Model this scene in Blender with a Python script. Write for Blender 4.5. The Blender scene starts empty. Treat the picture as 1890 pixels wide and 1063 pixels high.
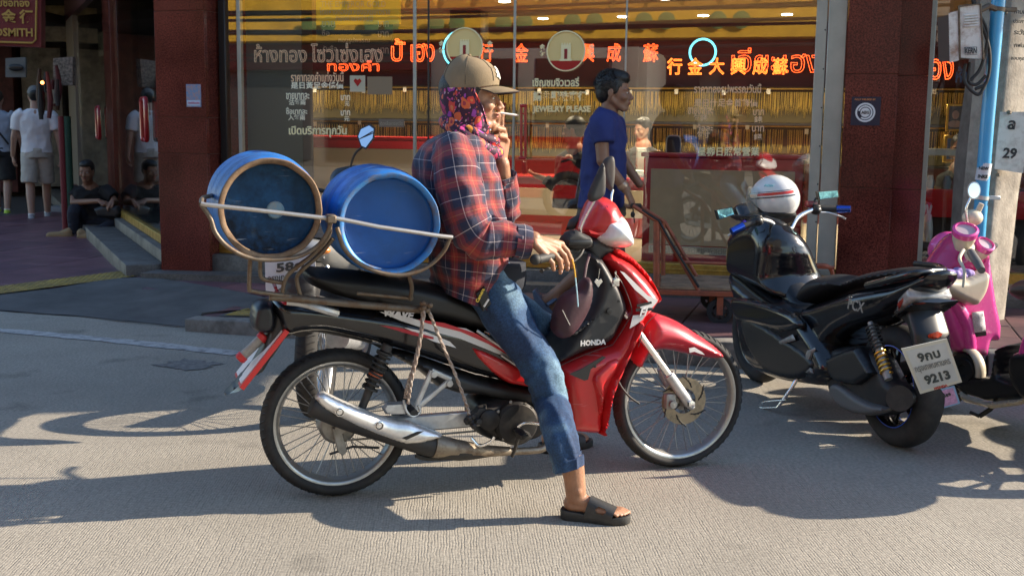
import bpy, bmesh, math, random
import numpy as np
from math import radians as RAD, pi, sin, cos, sqrt, atan2
from mathutils import Vector as V, Matrix, noise, geometry

random.seed(7)
SC = bpy.context.scene
COL = SC.collection
# ------------------------------------------------------------------ camera
F = 2150.0; CX = 945.0; CY = 531.5; CAMH = 1.4
PITCH = math.atan((531.5-228)/F); ROLL = 0.012
cam = bpy.data.objects.new('camera', bpy.data.cameras.new('camera'))
COL.objects.link(cam); SC.camera = cam
cam.data.sensor_width = 36; cam.data.lens = F/1890*36
cam.data.clip_start = .05; cam.data.clip_end = 600
CM = Matrix.Rotation(pi/2-PITCH, 3, 'X') @ Matrix.Rotation(ROLL, 3, 'Z')
cam.matrix_world = Matrix.Translation((0, 0, CAMH)) @ CM.to_4x4()
cam.data.dof.use_dof = True; cam.data.dof.focus_distance = 4.6; cam.data.dof.aperture_fstop = 9
# ------------------------------------------------------------------ world + sun
SUN_EL = RAD(25); SUN_AZ = RAD(9)      # elevation; azimuth measured from +X towards +Y
w = bpy.data.worlds.new('World'); SC.world = w; w.use_nodes = True
nt = w.node_tree
sky = nt.nodes.new('ShaderNodeTexSky'); sky.sky_type = 'NISHITA'; sky.sun_disc = False
sky.sun_elevation = SUN_EL; sky.sun_rotation = pi/2-SUN_AZ
sky.air_density = 1.2; sky.dust_density = .5; sky.ozone_density = 2.5
nt.links.new(sky.outputs[0], nt.nodes['Background'].inputs[0])
nt.nodes['Background'].inputs[1].default_value = 0.14
sd = V((cos(SUN_EL)*cos(SUN_AZ), cos(SUN_EL)*sin(SUN_AZ), sin(SUN_EL)))
sl = bpy.data.lights.new('sun', 'SUN'); sl.energy = 5.0; sl.angle = RAD(.55); sl.color = (1, .865, .69)
so = bpy.data.objects.new('sun', sl); COL.objects.link(so); so.rotation_euler = sd.to_track_quat('Z', 'Y').to_euler()
SC.view_settings.view_transform = 'Standard'; SC.view_settings.look = 'None'
SC.view_settings.gamma = 1; SC.view_settings.use_curve_mapping = False
SC.view_settings.exposure = 1.18
SC.cycles.max_bounces = 7; SC.cycles.transparent_max_bounces = 12
SC.cycles.sample_clamp_indirect = 6; SC.cycles.use_denoising = True
SC.cycles.caustics_reflective = False; SC.cycles.caustics_refractive = False

# ------------------------------------------------------------------ pixel geometry
def ray(px, py):
    return (CM @ V(((px-CX)/F, -(py-CY)/F, -1)))
CO = V((0, 0, CAMH))
def G(px, py, z=0.0):
    d = ray(px, py); return CO + d*((z-CAMH)/d.z)
def PY(px, py, Y):
    d = ray(px, py); return CO + d*(Y/d.y)
def hit(px, py, o, n):
    d = ray(px, py); return CO + d*((V(o)-CO).dot(n)/d.dot(n))
class Frame:
    """local x along heading, y to its left, z up"""
    def __init__(s, o, ang):
        s.o = V(o); s.a = ang
        s.X = V((cos(ang), sin(ang), 0)); s.Y = V((-sin(ang), cos(ang), 0)); s.Z = V((0, 0, 1))
    def loc(s, P):
        d = P-s.o; return V((d.dot(s.X), d.dot(s.Y), d.z))
    def world(s, p):
        return s.o + s.X*p[0] + s.Y*p[1] + s.Z*p[2]
    def p(s, px, py, w=0.0):
        return s.loc(hit(px, py, s.o+s.Y*w, s.Y))
    def q(s, px, py, x=0.0):      # on the plane local x = const
        return s.loc(hit(px, py, s.o+s.X*x, s.X))
    def g(s, px, py, z=0.0):
        return s.loc(G(px, py, z))
WORLD = Frame((0, 0, 0), 0)

# ------------------------------------------------------------------ tagging
def tag(o, label=None, cat=None, group=None, kind=None):
    if label: o['label'] = label
    if cat: o['category'] = cat
    if group: o['group'] = group
    if kind: o['kind'] = kind
    return o
def empty(name, fr=WORLD, label=None, cat=None, group=None, kind=None, loc=None, parent=None):
    o = bpy.data.objects.new(name, None); COL.objects.link(o); o.empty_display_size = .1
    if parent is None:
        o.location = fr.o; o.rotation_euler = (0, 0, fr.a)
    else:
        o.parent = parent
        if loc is not None: o.location = loc
    return tag(o, label, cat, group, kind)
def copy_tree(o, parent=None):
    c = o.copy(); COL.objects.link(c)
    if parent is not None:
        c.parent = parent
    for ch in [x for x in COL.objects if x.parent == o]:
        copy_tree(ch, c)
    return c

# ------------------------------------------------------------------ mesh builder
def catmull(pts, n=6, closed=False):
    pts = [V(p) for p in pts]; N = len(pts); out = []
    rng = range(N) if closed else range(N-1)
    for i in rng:
        p1 = pts[i]; p2 = pts[(i+1) % N]
        p0 = pts[i-1] if (closed or i > 0) else p1*2-p2
        p3 = pts[(i+2) % N] if (closed or i+2 < N) else p2*2-p1
        for k in range(n):
            t = k/n
            out.append(.5*((2*p1)+(p2-p0)*t+(2*p0-5*p1+4*p2-p3)*t*t+(3*p1-p0-3*p2+p3)*t**3))
    if not closed: out.append(pts[-1].copy())
    return out
def lerps(vals, n):
    """resample list of floats like catmull(n) does (linear)"""
    out = []
    for i in range(len(vals)-1):
        for k in range(n): out.append(vals[i]+(vals[i+1]-vals[i])*(k/n))
    out.append(vals[-1]); return out
class MB:
    def __init__(s):
        s.v = []; s.f = []; s.m = []; s.uv = {}; s.cur = 0
    def add(s, vs, fs, uvs=None):
        b = len(s.v); s.v.extend([tuple(v) for v in vs])
        for i, f in enumerate(fs):
            if uvs is not None: s.uv[len(s.f)] = uvs[i]
            s.f.append(tuple(b+k for k in f)); s.m.append(s.cur)
        return s
    def box(s, x0, x1, y0, y1, z0, z1, c=0.0, M=None):
        if c > 0:
            c = min(c, (x1-x0)*.45, (y1-y0)*.45, (z1-z0)*.45)
            bm = bmesh.new(); bmesh.ops.create_cube(bm, size=1)
            for v in bm.verts: v.co = V(((x0+x1)/2+v.co.x*(x1-x0), (y0+y1)/2+v.co.y*(y1-y0), (z0+z1)/2+v.co.z*(z1-z0)))
            bmesh.ops.bevel(bm, geom=bm.edges[:], offset=c, segments=2 if c > .006 else 1, affect='EDGES', profile=.5)
            return s.addbm(bm, M)
        vs = [V((x, y, z)) for x in (x0, x1) for y in (y0, y1) for z in (z0, z1)]
        if M is not None: vs = [M @ v for v in vs]
        return s.add(vs, [(0, 1, 3, 2), (4, 6, 7, 5), (0, 4, 5, 1), (2, 3, 7, 6), (0, 2, 6, 4), (1, 5, 7, 3)])
    def addbm(s, bm, M=None):
        bm.verts.ensure_lookup_table(); bm.verts.index_update()
        s.add([(M @ v.co if M is not None else v.co) for v in bm.verts], [[v.index for v in f.verts] for f in bm.faces]); bm.free()
        return s
    def quad(s, a, b, c, d): return s.add([a, b, c, d], [(0, 1, 2, 3)])
    def tube(s, pts, r, n=10, closed=False, smooth=0, caps=True, flat=None, ups=None, uvs=None):
        """tube through pts; r number or list; flat=(a,b) scales the section; uvs=(ulen) keep uv"""
        pts = [V(p) for p in pts]
        rs = list(r) if isinstance(r, (list, tuple)) else [r]*len(pts)
        if smooth:
            if closed: rs = rs+[rs[0]]; rs = lerps(rs, smooth)[:-1]
            else: rs = lerps(rs, smooth)
            pts = catmull(pts, smooth, closed)
        N = len(pts); rings = []
        t0 = (pts[1]-pts[0]).normalized()
        up = V(ups) if ups is not None else (V((0, 0, 1)) if abs(t0.z) < .9 else V((1, 0, 0)))
        a = (up-t0*up.dot(t0)).normalized()
        L = 0
        for i, p in enumerate(pts):
            if closed: t = (pts[(i+1) % N]-pts[i-1]).normalized()
            else: t = (pts[min(i+1, N-1)]-pts[max(i-1, 0)]).normalized()
            a = (a-t*a.dot(t)).normalized(); b = t.cross(a)
            fa, fb = flat if flat else (1, 1)
            rings.append([p+a*(cos(2*pi*k/n)*rs[i]*fa)+b*(sin(2*pi*k/n)*rs[i]*fb) for k in range(n)])
        return s.rings(rings, closed, caps)
    def rings(s, rings, closed=False, caps=True, ring_closed=True, uv=False, ulen=None):
        n = len(rings[0]); vs = [v for R in rings for v in R]; fs = []; us = []
        cum = [0.0]
        for i in range(1, len(rings)):
            cum.append(cum[-1]+sum((V(rings[i][k])-V(rings[i-1][k])).length for k in range(0, n, max(1, n//6)))/len(range(0, n, max(1, n//6))))
        NR = len(rings)
        for i in range(NR if closed else NR-1):
            j = (i+1) % NR
            for k in range(n if ring_closed else n-1):
                k2 = (k+1) % n
                fs.append((i*n+k, i*n+k2, j*n+k2, j*n+k))
                if uv:
                    UL = ulen or 1.0
                    us.append(((k/n*UL, cum[i]), ((k+1)/n*UL, cum[i]), ((k+1)/n*UL, cum[j]), (k/n*UL, cum[j])))
        if caps and not closed and ring_closed:
            fs.append(tuple(range(n-1, -1, -1))); fs.append(tuple((NR-1)*n+k for k in range(n)))
            if uv: us.append(tuple((0, 0) for _ in range(n))); us.append(tuple((0, 0) for _ in range(n)))
        return s.add(vs, fs, us if uv else None)
    def capsule(s, a, b, ra, rb, n=12, flat=None, ups=None):
        a = V(a); b = V(b); d = (b-a); L = d.length; d = d/L if L > 1e-6 else V((0, 0, 1))
        pts = []; rs = []
        for k in (0, 25, 50, 72): pts.append(a-d*ra*cos(RAD(k))); rs.append(max(ra*sin(RAD(k)), 1e-4))
        for k in range(5): pts.append(a+(b-a)*(k/4)); rs.append(ra+(rb-ra)*k/4)
        for k in (72, 50, 25, 0): pts.append(b+d*rb*cos(RAD(k))); rs.append(max(rb*sin(RAD(k)), 1e-4))
        return s.tube(pts, rs, n, flat=flat, ups=ups)
    def ball(s, c, r, M=None, seg=16, rg=10):
        c = V(c); R = r if isinstance(r, (tuple, list)) else (r, r, r)
        vs = []; fs = []
        for i in range(1, rg):
            th = pi*i/rg
            for k in range(seg):
                v = V((R[0]*sin(th)*cos(2*pi*k/seg), R[1]*sin(th)*sin(2*pi*k/seg), R[2]*cos(th)))
                vs.append(c+(M @ v if M is not None else v))
        t = V((0, 0, R[2])); b_ = V((0, 0, -R[2]))
        vs.append(c+(M @ t if M is not None else t)); vs.append(c+(M @ b_ if M is not None else b_))
        T = len(vs)-2
        for i in range(rg-2):
            for k in range(seg):
                k2 = (k+1) % seg; fs.append((i*seg+k, (i+1)*seg+k, (i+1)*seg+k2, i*seg+k2))
        for k in range(seg):
            k2 = (k+1) % seg; fs.append((T, k, k2)); fs.append((T+1, (rg-2)*seg+k2, (rg-2)*seg+k))
        return s.add(vs, fs)
    def lathe(s, prof, c, axis, n=32, closed=False, up=None, scale=None):
        """prof: (radius, height) list round axis at c"""
        c = V(c); ax = V(axis).normalized(); u = V(up) if up else (V((0, 0, 1)) if abs(ax.z) < .9 else V((1, 0, 0)))
        a = (u-ax*u.dot(ax)).normalized(); b = ax.cross(a)
        sa, sb = scale if scale else (1, 1)
        rings = []
        for (r, h) in prof:
            rings.append([c+ax*h+a*(cos(2*pi*k/n)*r*sa)+b*(sin(2*pi*k/n)*r*sb) for k in range(n)])
        return s.rings(rings, closed=closed, caps=not closed)
    def inflate(s, outline, w0, w1, R=.02, g=.012, axes=None, hw=None, hole=None, prof=2.0, both=True):
        """outline: list of (x,z) (local side view). The near side is w0, the far side w1 (local y); edges rounded over R"""
        P = [V((p[0], p[1])) for p in outline]
        if sum(P[i].x*P[(i+1) % len(P)].y-P[(i+1) % len(P)].x*P[i].y for i in range(len(P))) < 0: P.reverse()
        # resample the boundary
        B = []
        for i in range(len(P)):
            a = P[i]; b = P[(i+1) % len(P)]; L = (b-a).length
            k = max(1, int(L/(g*1.2)))
            for j in range(k): B.append(a+(b-a)*(j/k))
        PA = np.array([(p.x, p.y) for p in P]); PB = np.roll(PA, -1, 0)
        xs = np.arange(PA[:, 0].min()+g*.3, PA[:, 0].max(), g); zs = np.arange(PA[:, 1].min()+g*.3, PA[:, 1].max(), g*.866)
        pts = np.array([(x+(.5*g if j % 2 else 0), z) for j, z in enumerate(zs) for x in xs]) if len(xs) and len(zs) else np.zeros((0, 2))
        def dist(Q):
            d = np.full(len(Q), 1e9)
            for a, b in zip(PA, PB):
                ab = b-a; L2 = max((ab**2).sum(), 1e-12)
                t = np.clip(((Q-a)@ab)/L2, 0, 1); d = np.minimum(d, np.hypot(*(Q-(a+t[:, None]*ab)).T))
            return d
        def inside(Q):
            c = np.zeros(len(Q), bool)
            for a, b in zip(PA, PB):
                cond = ((a[1] > Q[:, 1]) != (b[1] > Q[:, 1]))
                with np.errstate(divide='ignore', invalid='ignore'):
                    xi = (b[0]-a[0])*(Q[:, 1]-a[1])/(b[1]-a[1])+a[0]
                c ^= cond & (Q[:, 0] < xi)
            return c
        if len(pts):
            pts = pts[inside(pts)]; pts = pts[dist(pts) > g*.45] if len(pts) else pts
        allp = B+[V((x, z)) for x, z in pts]
        nb = len(B)
        r = geometry.delaunay_2d_cdt(allp, [], [list(range(nb))], 1, 1e-6)
        vo, _, fo = r[0], r[1], r[2]
        Q = np.array([(v.x, v.y) for v in vo]); d = dist(Q)
        rr = np.clip(d/R, 0, 1); t = (1-(1-rr)**prof)**(1/prof); t[d < 1e-5] = 0
        n = len(vo); vs = []
        mid = (w0+w1)/2; h = (w1-w0)/2
        for side in (-1, 1):
            for i in range(n):
                hh = h*t[i]; m_ = mid
                if hw is not None:
                    sc = hw(Q[i][0], Q[i][1])
                    if isinstance(sc, tuple): m_ = mid+sc[1]; sc = sc[0]
                    hh *= sc
                vs.append((Q[i][0], m_+side*hh, Q[i][1]))
        fs = []
        bd = set(np.nonzero(d < 1e-5)[0].tolist())
        mp = lambda i: i if i in bd else n+i
        for f in fo:
            fs.append(tuple(f)); 
            g2 = tuple(mp(i) for i in reversed(f))
            if both and not all(i in bd for i in f): fs.append(g2)
            elif both: fs.append(tuple(n+i for i in reversed(f)))
        if axes is not None: vs = [axes(*v) for v in vs]
        return s.add(vs, fs)
    def prism(s, outline, w0, w1, axes=None, c=0.0):
        """flat plate from an (x,z) outline with thickness w0..w1 and a small chamfer c"""
        P = [V((p[0], p[1])) for p in outline]
        if sum(P[i].x*P[(i+1) % len(P)].y-P[(i+1) % len(P)].x*P[i].y for i in range(len(P))) < 0: P.reverse()
        n = len(P)
        if c > 0:
            I = []
            for i in range(n):
                a = (P[i]-P[i-1]).normalized(); b = (P[(i+1) % n]-P[i]).normalized()
                na = V((-a.y, a.x)); nb_ = V((-b.y, b.x)); m = (na+nb_); 
                m = m.normalized()*min(c/max(m.normalized().dot(na), .35), 2*c) if m.length > 1e-4 else na*c
                I.append(P[i]+m)
            layers = [(I, w0), (P, w0+c), (P, w1-c), (I, w1)]
        else: layers = [(P, w0), (P, w1)]
        vs = []
        for L, w_ in layers: vs += [(p.x, w_, p.y) for p in L]
        fs = []
        for l in range(len(layers)-1):
            for k in range(n): k2 = (k+1) % n; fs.append((l*n+k, l*n+k2, (l+1)*n+k2, (l+1)*n+k))
        tri = geometry.tessellate_polygon([[V((p.x, p.y, 0)) for p in layers[0][0]]])
        for t in tri: fs.append((t[0], t[1], t[2])); fs.append(tuple((len(layers)-1)*n+k for k in reversed(t)))
        if axes is not None: vs = [axes(*v) for v in vs]
        return s.add(vs, fs)
    def mesh(s, name, mats, sharp=38, fix=True):
        me = bpy.data.meshes.new(name); me.from_pydata(s.v, [], s.f)
        mats = mats if isinstance(mats, (list, tuple)) else [mats]
        for m in mats: me.materials.append(m)
        if any(s.m): me.polygons.foreach_set('material_index', s.m)
        if s.uv:
            ul = me.uv_layers.new(name='UVMap').data; arr = np.zeros(len(me.loops)*2, np.float32)
            for i, p in enumerate(me.polygons):
                u = s.uv.get(i)
                if u is not None:
                    for k, li in enumerate(p.loop_indices): arr[li*2:li*2+2] = u[k]
            ul.foreach_set('uv', arr)
        if fix:
            bm = bmesh.new(); bm.from_mesh(me); bmesh.ops.recalc_face_normals(bm, faces=bm.faces); bm.to_mesh(me); bm.free()
        me.shade_smooth()
        if sharp: me.set_sharp_from_angle(angle=RAD(sharp))
        me.update(); return me
    def build(s, name, mats, parent=None, label=None, sharp=38, fix=True, **kw):
        me = s.mesh(name, mats, sharp, fix)
        o = bpy.data.objects.new(name, me); COL.objects.link(o); o.parent = parent
        return tag(o, label, **kw) if (label or kw) else o
def obj(name, me, parent=None, M=None):
    o = bpy.data.objects.new(name, me); COL.objects.link(o); o.parent = parent
    if M is not None: o.matrix_local = M
    return o
def remesh(mb, vox, smooth=2, disp=None):
    """voxel-union of everything in mb -> new MB-like mesh data (one continuous skin)"""
    me = mb.mesh('tmp', MAT_TMP, sharp=0)
    o = bpy.data.objects.new('tmp', me); COL.objects.link(o)
    md = o.modifiers.new('r', 'REMESH'); md.mode = 'VOXEL'; md.voxel_size = vox; md.adaptivity = 0
    if smooth:
        ms = o.modifiers.new('s', 'SMOOTH'); ms.factor = .5; ms.iterations = smooth
    dg = bpy.context.evaluated_depsgraph_get(); dg.update()
    m2 = bpy.data.meshes.new_from_object(o.evaluated_get(dg))
    bpy.data.objects.remove(o); bpy.data.meshes.remove(me)
    if disp is not None:
        n = len(m2.vertices); co = np.empty(n*3); m2.vertices.foreach_get('co', co); co = co.reshape(-1, 3)
        no = np.empty(n*3); m2.vertices.foreach_get('normal', no); no = no.reshape(-1, 3)
        d = np.array([disp(V(c), V(q)) for c, q in zip(co, no)])
        co = co+no*d[:, None]; m2.vertices.foreach_set('co', co.ravel())
    m2.shade_smooth(); m2.update()
    return m2
def remesh_obj(name, mb, vox, mat, parent=None, smooth=2, disp=None, label=None, **kw):
    m = remesh(mb, vox, smooth, disp); m.materials.clear(); m.materials.append(mat); m.name = name
    o = obj(name, m, parent)
    return tag(o, label, **kw) if (label or kw) else o

# ------------------------------------------------------------------ materials
def srgb(h):
    h = h.lstrip('#'); c = [int(h[i:i+2], 16)/255 for i in (0, 2, 4)]
    return tuple((x/12.92 if x <= .04045 else ((x+.055)/1.055)**2.4) for x in c)
MAT = {}
def nn(nt, t, **kw):
    n = nt.nodes.new(t)
    for k, v in kw.items():
        if k.startswith('i_'):
            n.inputs[k[2:].replace('_', ' ')].default_value = v
        else: setattr(n, k, v)
    return n
def mat(name, col, rough=.5, metal=0, coat=0, spec=.5, var=0, vscale=8, var_col=None, bump=0, bscale=200, emit=None, estr=1, dirt=0, dscale=6, dcol=(.05, .04, .03), sub=0, sheen=0, coords='Object', alpha=1, rvar=0, scratch=0, anis=0):
    m = bpy.data.materials.new(name); m.use_nodes = True; nt = m.node_tree; b = nt.nodes['Principled BSDF']; L = nt.links
    col = srgb(col) if isinstance(col, str) else col
    b.inputs['Base Color'].default_value = (*col, 1); b.inputs['Roughness'].default_value = rough
    b.inputs['Metallic'].default_value = metal; b.inputs['Coat Weight'].default_value = coat; b.inputs['Coat Roughness'].default_value = .06
    b.inputs['Specular IOR Level'].default_value = spec; b.inputs['Alpha'].default_value = alpha
    if sub: b.inputs['Subsurface Weight'].default_value = sub; b.inputs['Subsurface Radius'].default_value = (.012, .005, .003); b.inputs['Subsurface Scale'].default_value = 1
    if sheen: b.inputs['Sheen Weight'].default_value = sheen
    if emit: b.inputs['Emission Color'].default_value = (*(srgb(emit) if isinstance(emit, str) else emit), 1); b.inputs['Emission Strength'].default_value = estr
    tc = nn(nt, 'ShaderNodeTexCoord'); src = tc.outputs[coords]; cur = None
    if var:
        n = nn(nt, 'ShaderNodeTexNoise', i_Scale=vscale, i_Detail=6, i_Roughness=.6); L.new(src, n.inputs['Vector'])
        r = nn(nt, 'ShaderNodeValToRGB'); r.color_ramp.elements[0].position = .3; r.color_ramp.elements[1].position = .7
        c2 = (srgb(var_col) if isinstance(var_col, str) else var_col) if var_col else tuple(min(1, c*(1-var)) for c in col)
        c1 = col if var_col else tuple(min(1, c*(1+var)) for c in col)
        r.color_ramp.elements[0].color = (*c2, 1); r.color_ramp.elements[1].color = (*c1, 1)
        L.new(n.outputs[0], r.inputs[0]); cur = r.outputs[0]
    if dirt:
        n = nn(nt, 'ShaderNodeTexNoise', i_Scale=dscale, i_Detail=8, i_Roughness=.7); L.new(src, n.inputs['Vector'])
        r = nn(nt, 'ShaderNodeValToRGB'); r.color_ramp.elements[0].position = .46; r.color_ramp.elements[1].position = .64
        L.new(n.outputs[0], r.inputs[0])
        mu = nn(nt, 'ShaderNodeMath', operation='MULTIPLY'); mu.inputs[1].default_value = dirt; L.new(r.outputs[0], mu.inputs[0])
        mx = nn(nt, 'ShaderNodeMix', data_type='RGBA'); L.new(mu.outputs[0], mx.inputs[0])
        if cur: L.new(cur, mx.inputs[6])
        else: mx.inputs[6].default_value = (*col, 1)
        mx.inputs[7].default_value = (*dcol, 1); cur = mx.outputs[2]
        ra = nn(nt, 'ShaderNodeMapRange'); ra.inputs[3].default_value = rough; ra.inputs[4].default_value = min(1, rough+.35)
        L.new(mu.outputs[0], ra.inputs[0]); L.new(ra.outputs[0], b.inputs['Roughness'])
    if scratch:
        mp = nn(nt, 'ShaderNodeMapping'); mp.inputs['Scale'].default_value = (9, 9, 130); mp.inputs['Rotation'].default_value = (.5, .35, .2); L.new(src, mp.inputs[0])
        n = nn(nt, 'ShaderNodeTexNoise', i_Scale=1, i_Detail=3); L.new(mp.outputs[0], n.inputs[0])
        n_ = nn(nt, 'ShaderNodeTexNoise', i_Scale=7, i_Detail=2); L.new(src, n_.inputs[0])
        r = nn(nt, 'ShaderNodeMapRange'); r.inputs[1].default_value = .66; r.inputs[2].default_value = .70; L.new(n.outputs[0], r.inputs[0])
        r_ = nn(nt, 'ShaderNodeMapRange'); r_.inputs[1].default_value = .5; r_.inputs[2].default_value = .6; r_.inputs[4].default_value = scratch; L.new(n_.outputs[0], r_.inputs[0])
        mu = nn(nt, 'ShaderNodeMath', operation='MULTIPLY'); L.new(r.outputs[0], mu.inputs[0]); L.new(r_.outputs[0], mu.inputs[1])
        mx = nn(nt, 'ShaderNodeMix', data_type='RGBA'); L.new(mu.outputs[0], mx.inputs[0])
        if cur: L.new(cur, mx.inputs[6])
        else: mx.inputs[6].default_value = (*col, 1)
        mx.inputs[7].default_value = (*[min(.8, c*.4+.3) for c in col], 1); cur = mx.outputs[2]
    if cur: L.new(cur, b.inputs['Base Color'])
    if rvar:
        n = nn(nt, 'ShaderNodeTexNoise', i_Scale=vscale*2, i_Detail=5); L.new(src, n.inputs['Vector'])
        ra = nn(nt, 'ShaderNodeMapRange'); ra.inputs[1].default_value = .3; ra.inputs[2].default_value = .7; ra.inputs[3].default_value = max(.02, rough-rvar); ra.inputs[4].default_value = rough+rvar
        L.new(n.outputs[0], ra.inputs[0]); L.new(ra.outputs[0], b.inputs['Roughness'])
    if bump:
        n = nn(nt, 'ShaderNodeTexNoise', i_Scale=bscale, i_Detail=4); L.new(src, n.inputs['Vector'])
        bp = nn(nt, 'ShaderNodeBump', i_Strength=min(1, bump), i_Distance=.001 if bump <= 1 else .003); L.new(n.outputs[0], bp.inputs['Height']); L.new(bp.outputs[0], b.inputs['Normal'])
    MAT[name] = m; return m
MAT_TMP = mat('temporary', (.5, .5, .5))
def node_mat(name):
    m = bpy.data.materials.new(name); m.use_nodes = True; MAT[name] = m
    return m, m.node_tree, m.node_tree.nodes['Principled BSDF'], m.node_tree.links
def glass_mat(name, tint=(.93, .95, .93), ior=1.9, rough=0.0, dirt=.0):
    m = bpy.data.materials.new(name); m.use_nodes = True; nt = m.node_tree; L = nt.links; nt.nodes.clear()
    out = nn(nt, 'ShaderNodeOutputMaterial'); tr = nn(nt, 'ShaderNodeBsdfTransparent'); tr.inputs[0].default_value = (*tint, 1)
    gl = nn(nt, 'ShaderNodeBsdfGlossy'); gl.inputs['Roughness'].default_value = rough; gl.inputs[0].default_value = (1, 1, 1, 1)
    fr = nn(nt, 'ShaderNodeFresnel', i_IOR=ior); mx = nn(nt, 'ShaderNodeMixShader')
    ge = nn(nt, 'ShaderNodeNewGeometry'); mr = nn(nt, 'ShaderNodeMapRange'); mr.inputs[3].default_value = ior; mr.inputs[4].default_value = 1/ior   # a pane reflects the same from both sides
    L.new(ge.outputs['Backfacing'], mr.inputs[0]); L.new(mr.outputs[0], fr.inputs['IOR'])
    L.new(fr.outputs[0], mx.inputs[0]); L.new(tr.outputs[0], mx.inputs[1]); L.new(gl.outputs[0], mx.inputs[2]); last = mx.outputs[0]
    if dirt:
        df = nn(nt, 'ShaderNodeBsdfDiffuse'); df.inputs[0].default_value = (.5, .48, .42, 1); m2 = nn(nt, 'ShaderNodeMixShader'); m2.inputs[0].default_value = dirt
        L.new(last, m2.inputs[1]); L.new(df.outputs[0], m2.inputs[2]); last = m2.outputs[0]
    L.new(last, out.inputs[0]); MAT[name] = m; return m

# ------------------------------------------------------------------ lettering
def text_mesh(body, outline=0.0, extrude=.0008, bold=0.0, res=2):
    c = bpy.data.curves.new('t', 'FONT'); c.body = body; c.size = 1; c.resolution_u = res; c.align_x = 'CENTER'
    if outline: c.fill_mode = 'NONE'; c.bevel_depth = outline; c.bevel_resolution = 1
    else: c.extrude = extrude; c.offset = bold
    o = bpy.data.objects.new('t', c); COL.objects.link(o)
    dg = bpy.context.evaluated_depsgraph_get(); dg.update()
    m = bpy.data.meshes.new_from_object(o.evaluated_get(dg)); bpy.data.objects.remove(o); bpy.data.curves.remove(c)
    return m
def lettering(name, body, centre, right, up, width, mt, parent=None, height=None, outline=0.0, ext=.0012, bold=0.0, skew=0.0, label=None):
    """flat letters centred at a local point; real width/height in metres"""
    m = text_mesh(body, outline, .5, bold)
    n = len(m.vertices); co = np.empty(n*3); m.vertices.foreach_get('co', co); co = co.reshape(-1, 3)
    mn, mx = co.min(0), co.max(0); sz = mx-mn; cc = (mn+mx)/2
    sx = width/sz[0]; sy = (height/sz[1]) if height else sx
    X = V(right).normalized(); U = V(up).normalized(); N = X.cross(U)
    q = (co-cc); xx = q[:, 0]*sx+q[:, 1]*sy*skew; yy = q[:, 1]*sy; zz = q[:, 2]*(sx if outline else 2*ext/max(sz[2], 1e-6))
    C = np.array(V(centre)); res = C+np.outer(xx, np.array(X))+np.outer(yy, np.array(U))+np.outer(zz, np.array(N))
    m.vertices.foreach_set('co', res.ravel()); m.materials.clear(); m.materials.append(mt); m.name = name; m.update()
    o = obj(name, m, parent)
    if label: o['label'] = label
    return o
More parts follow.
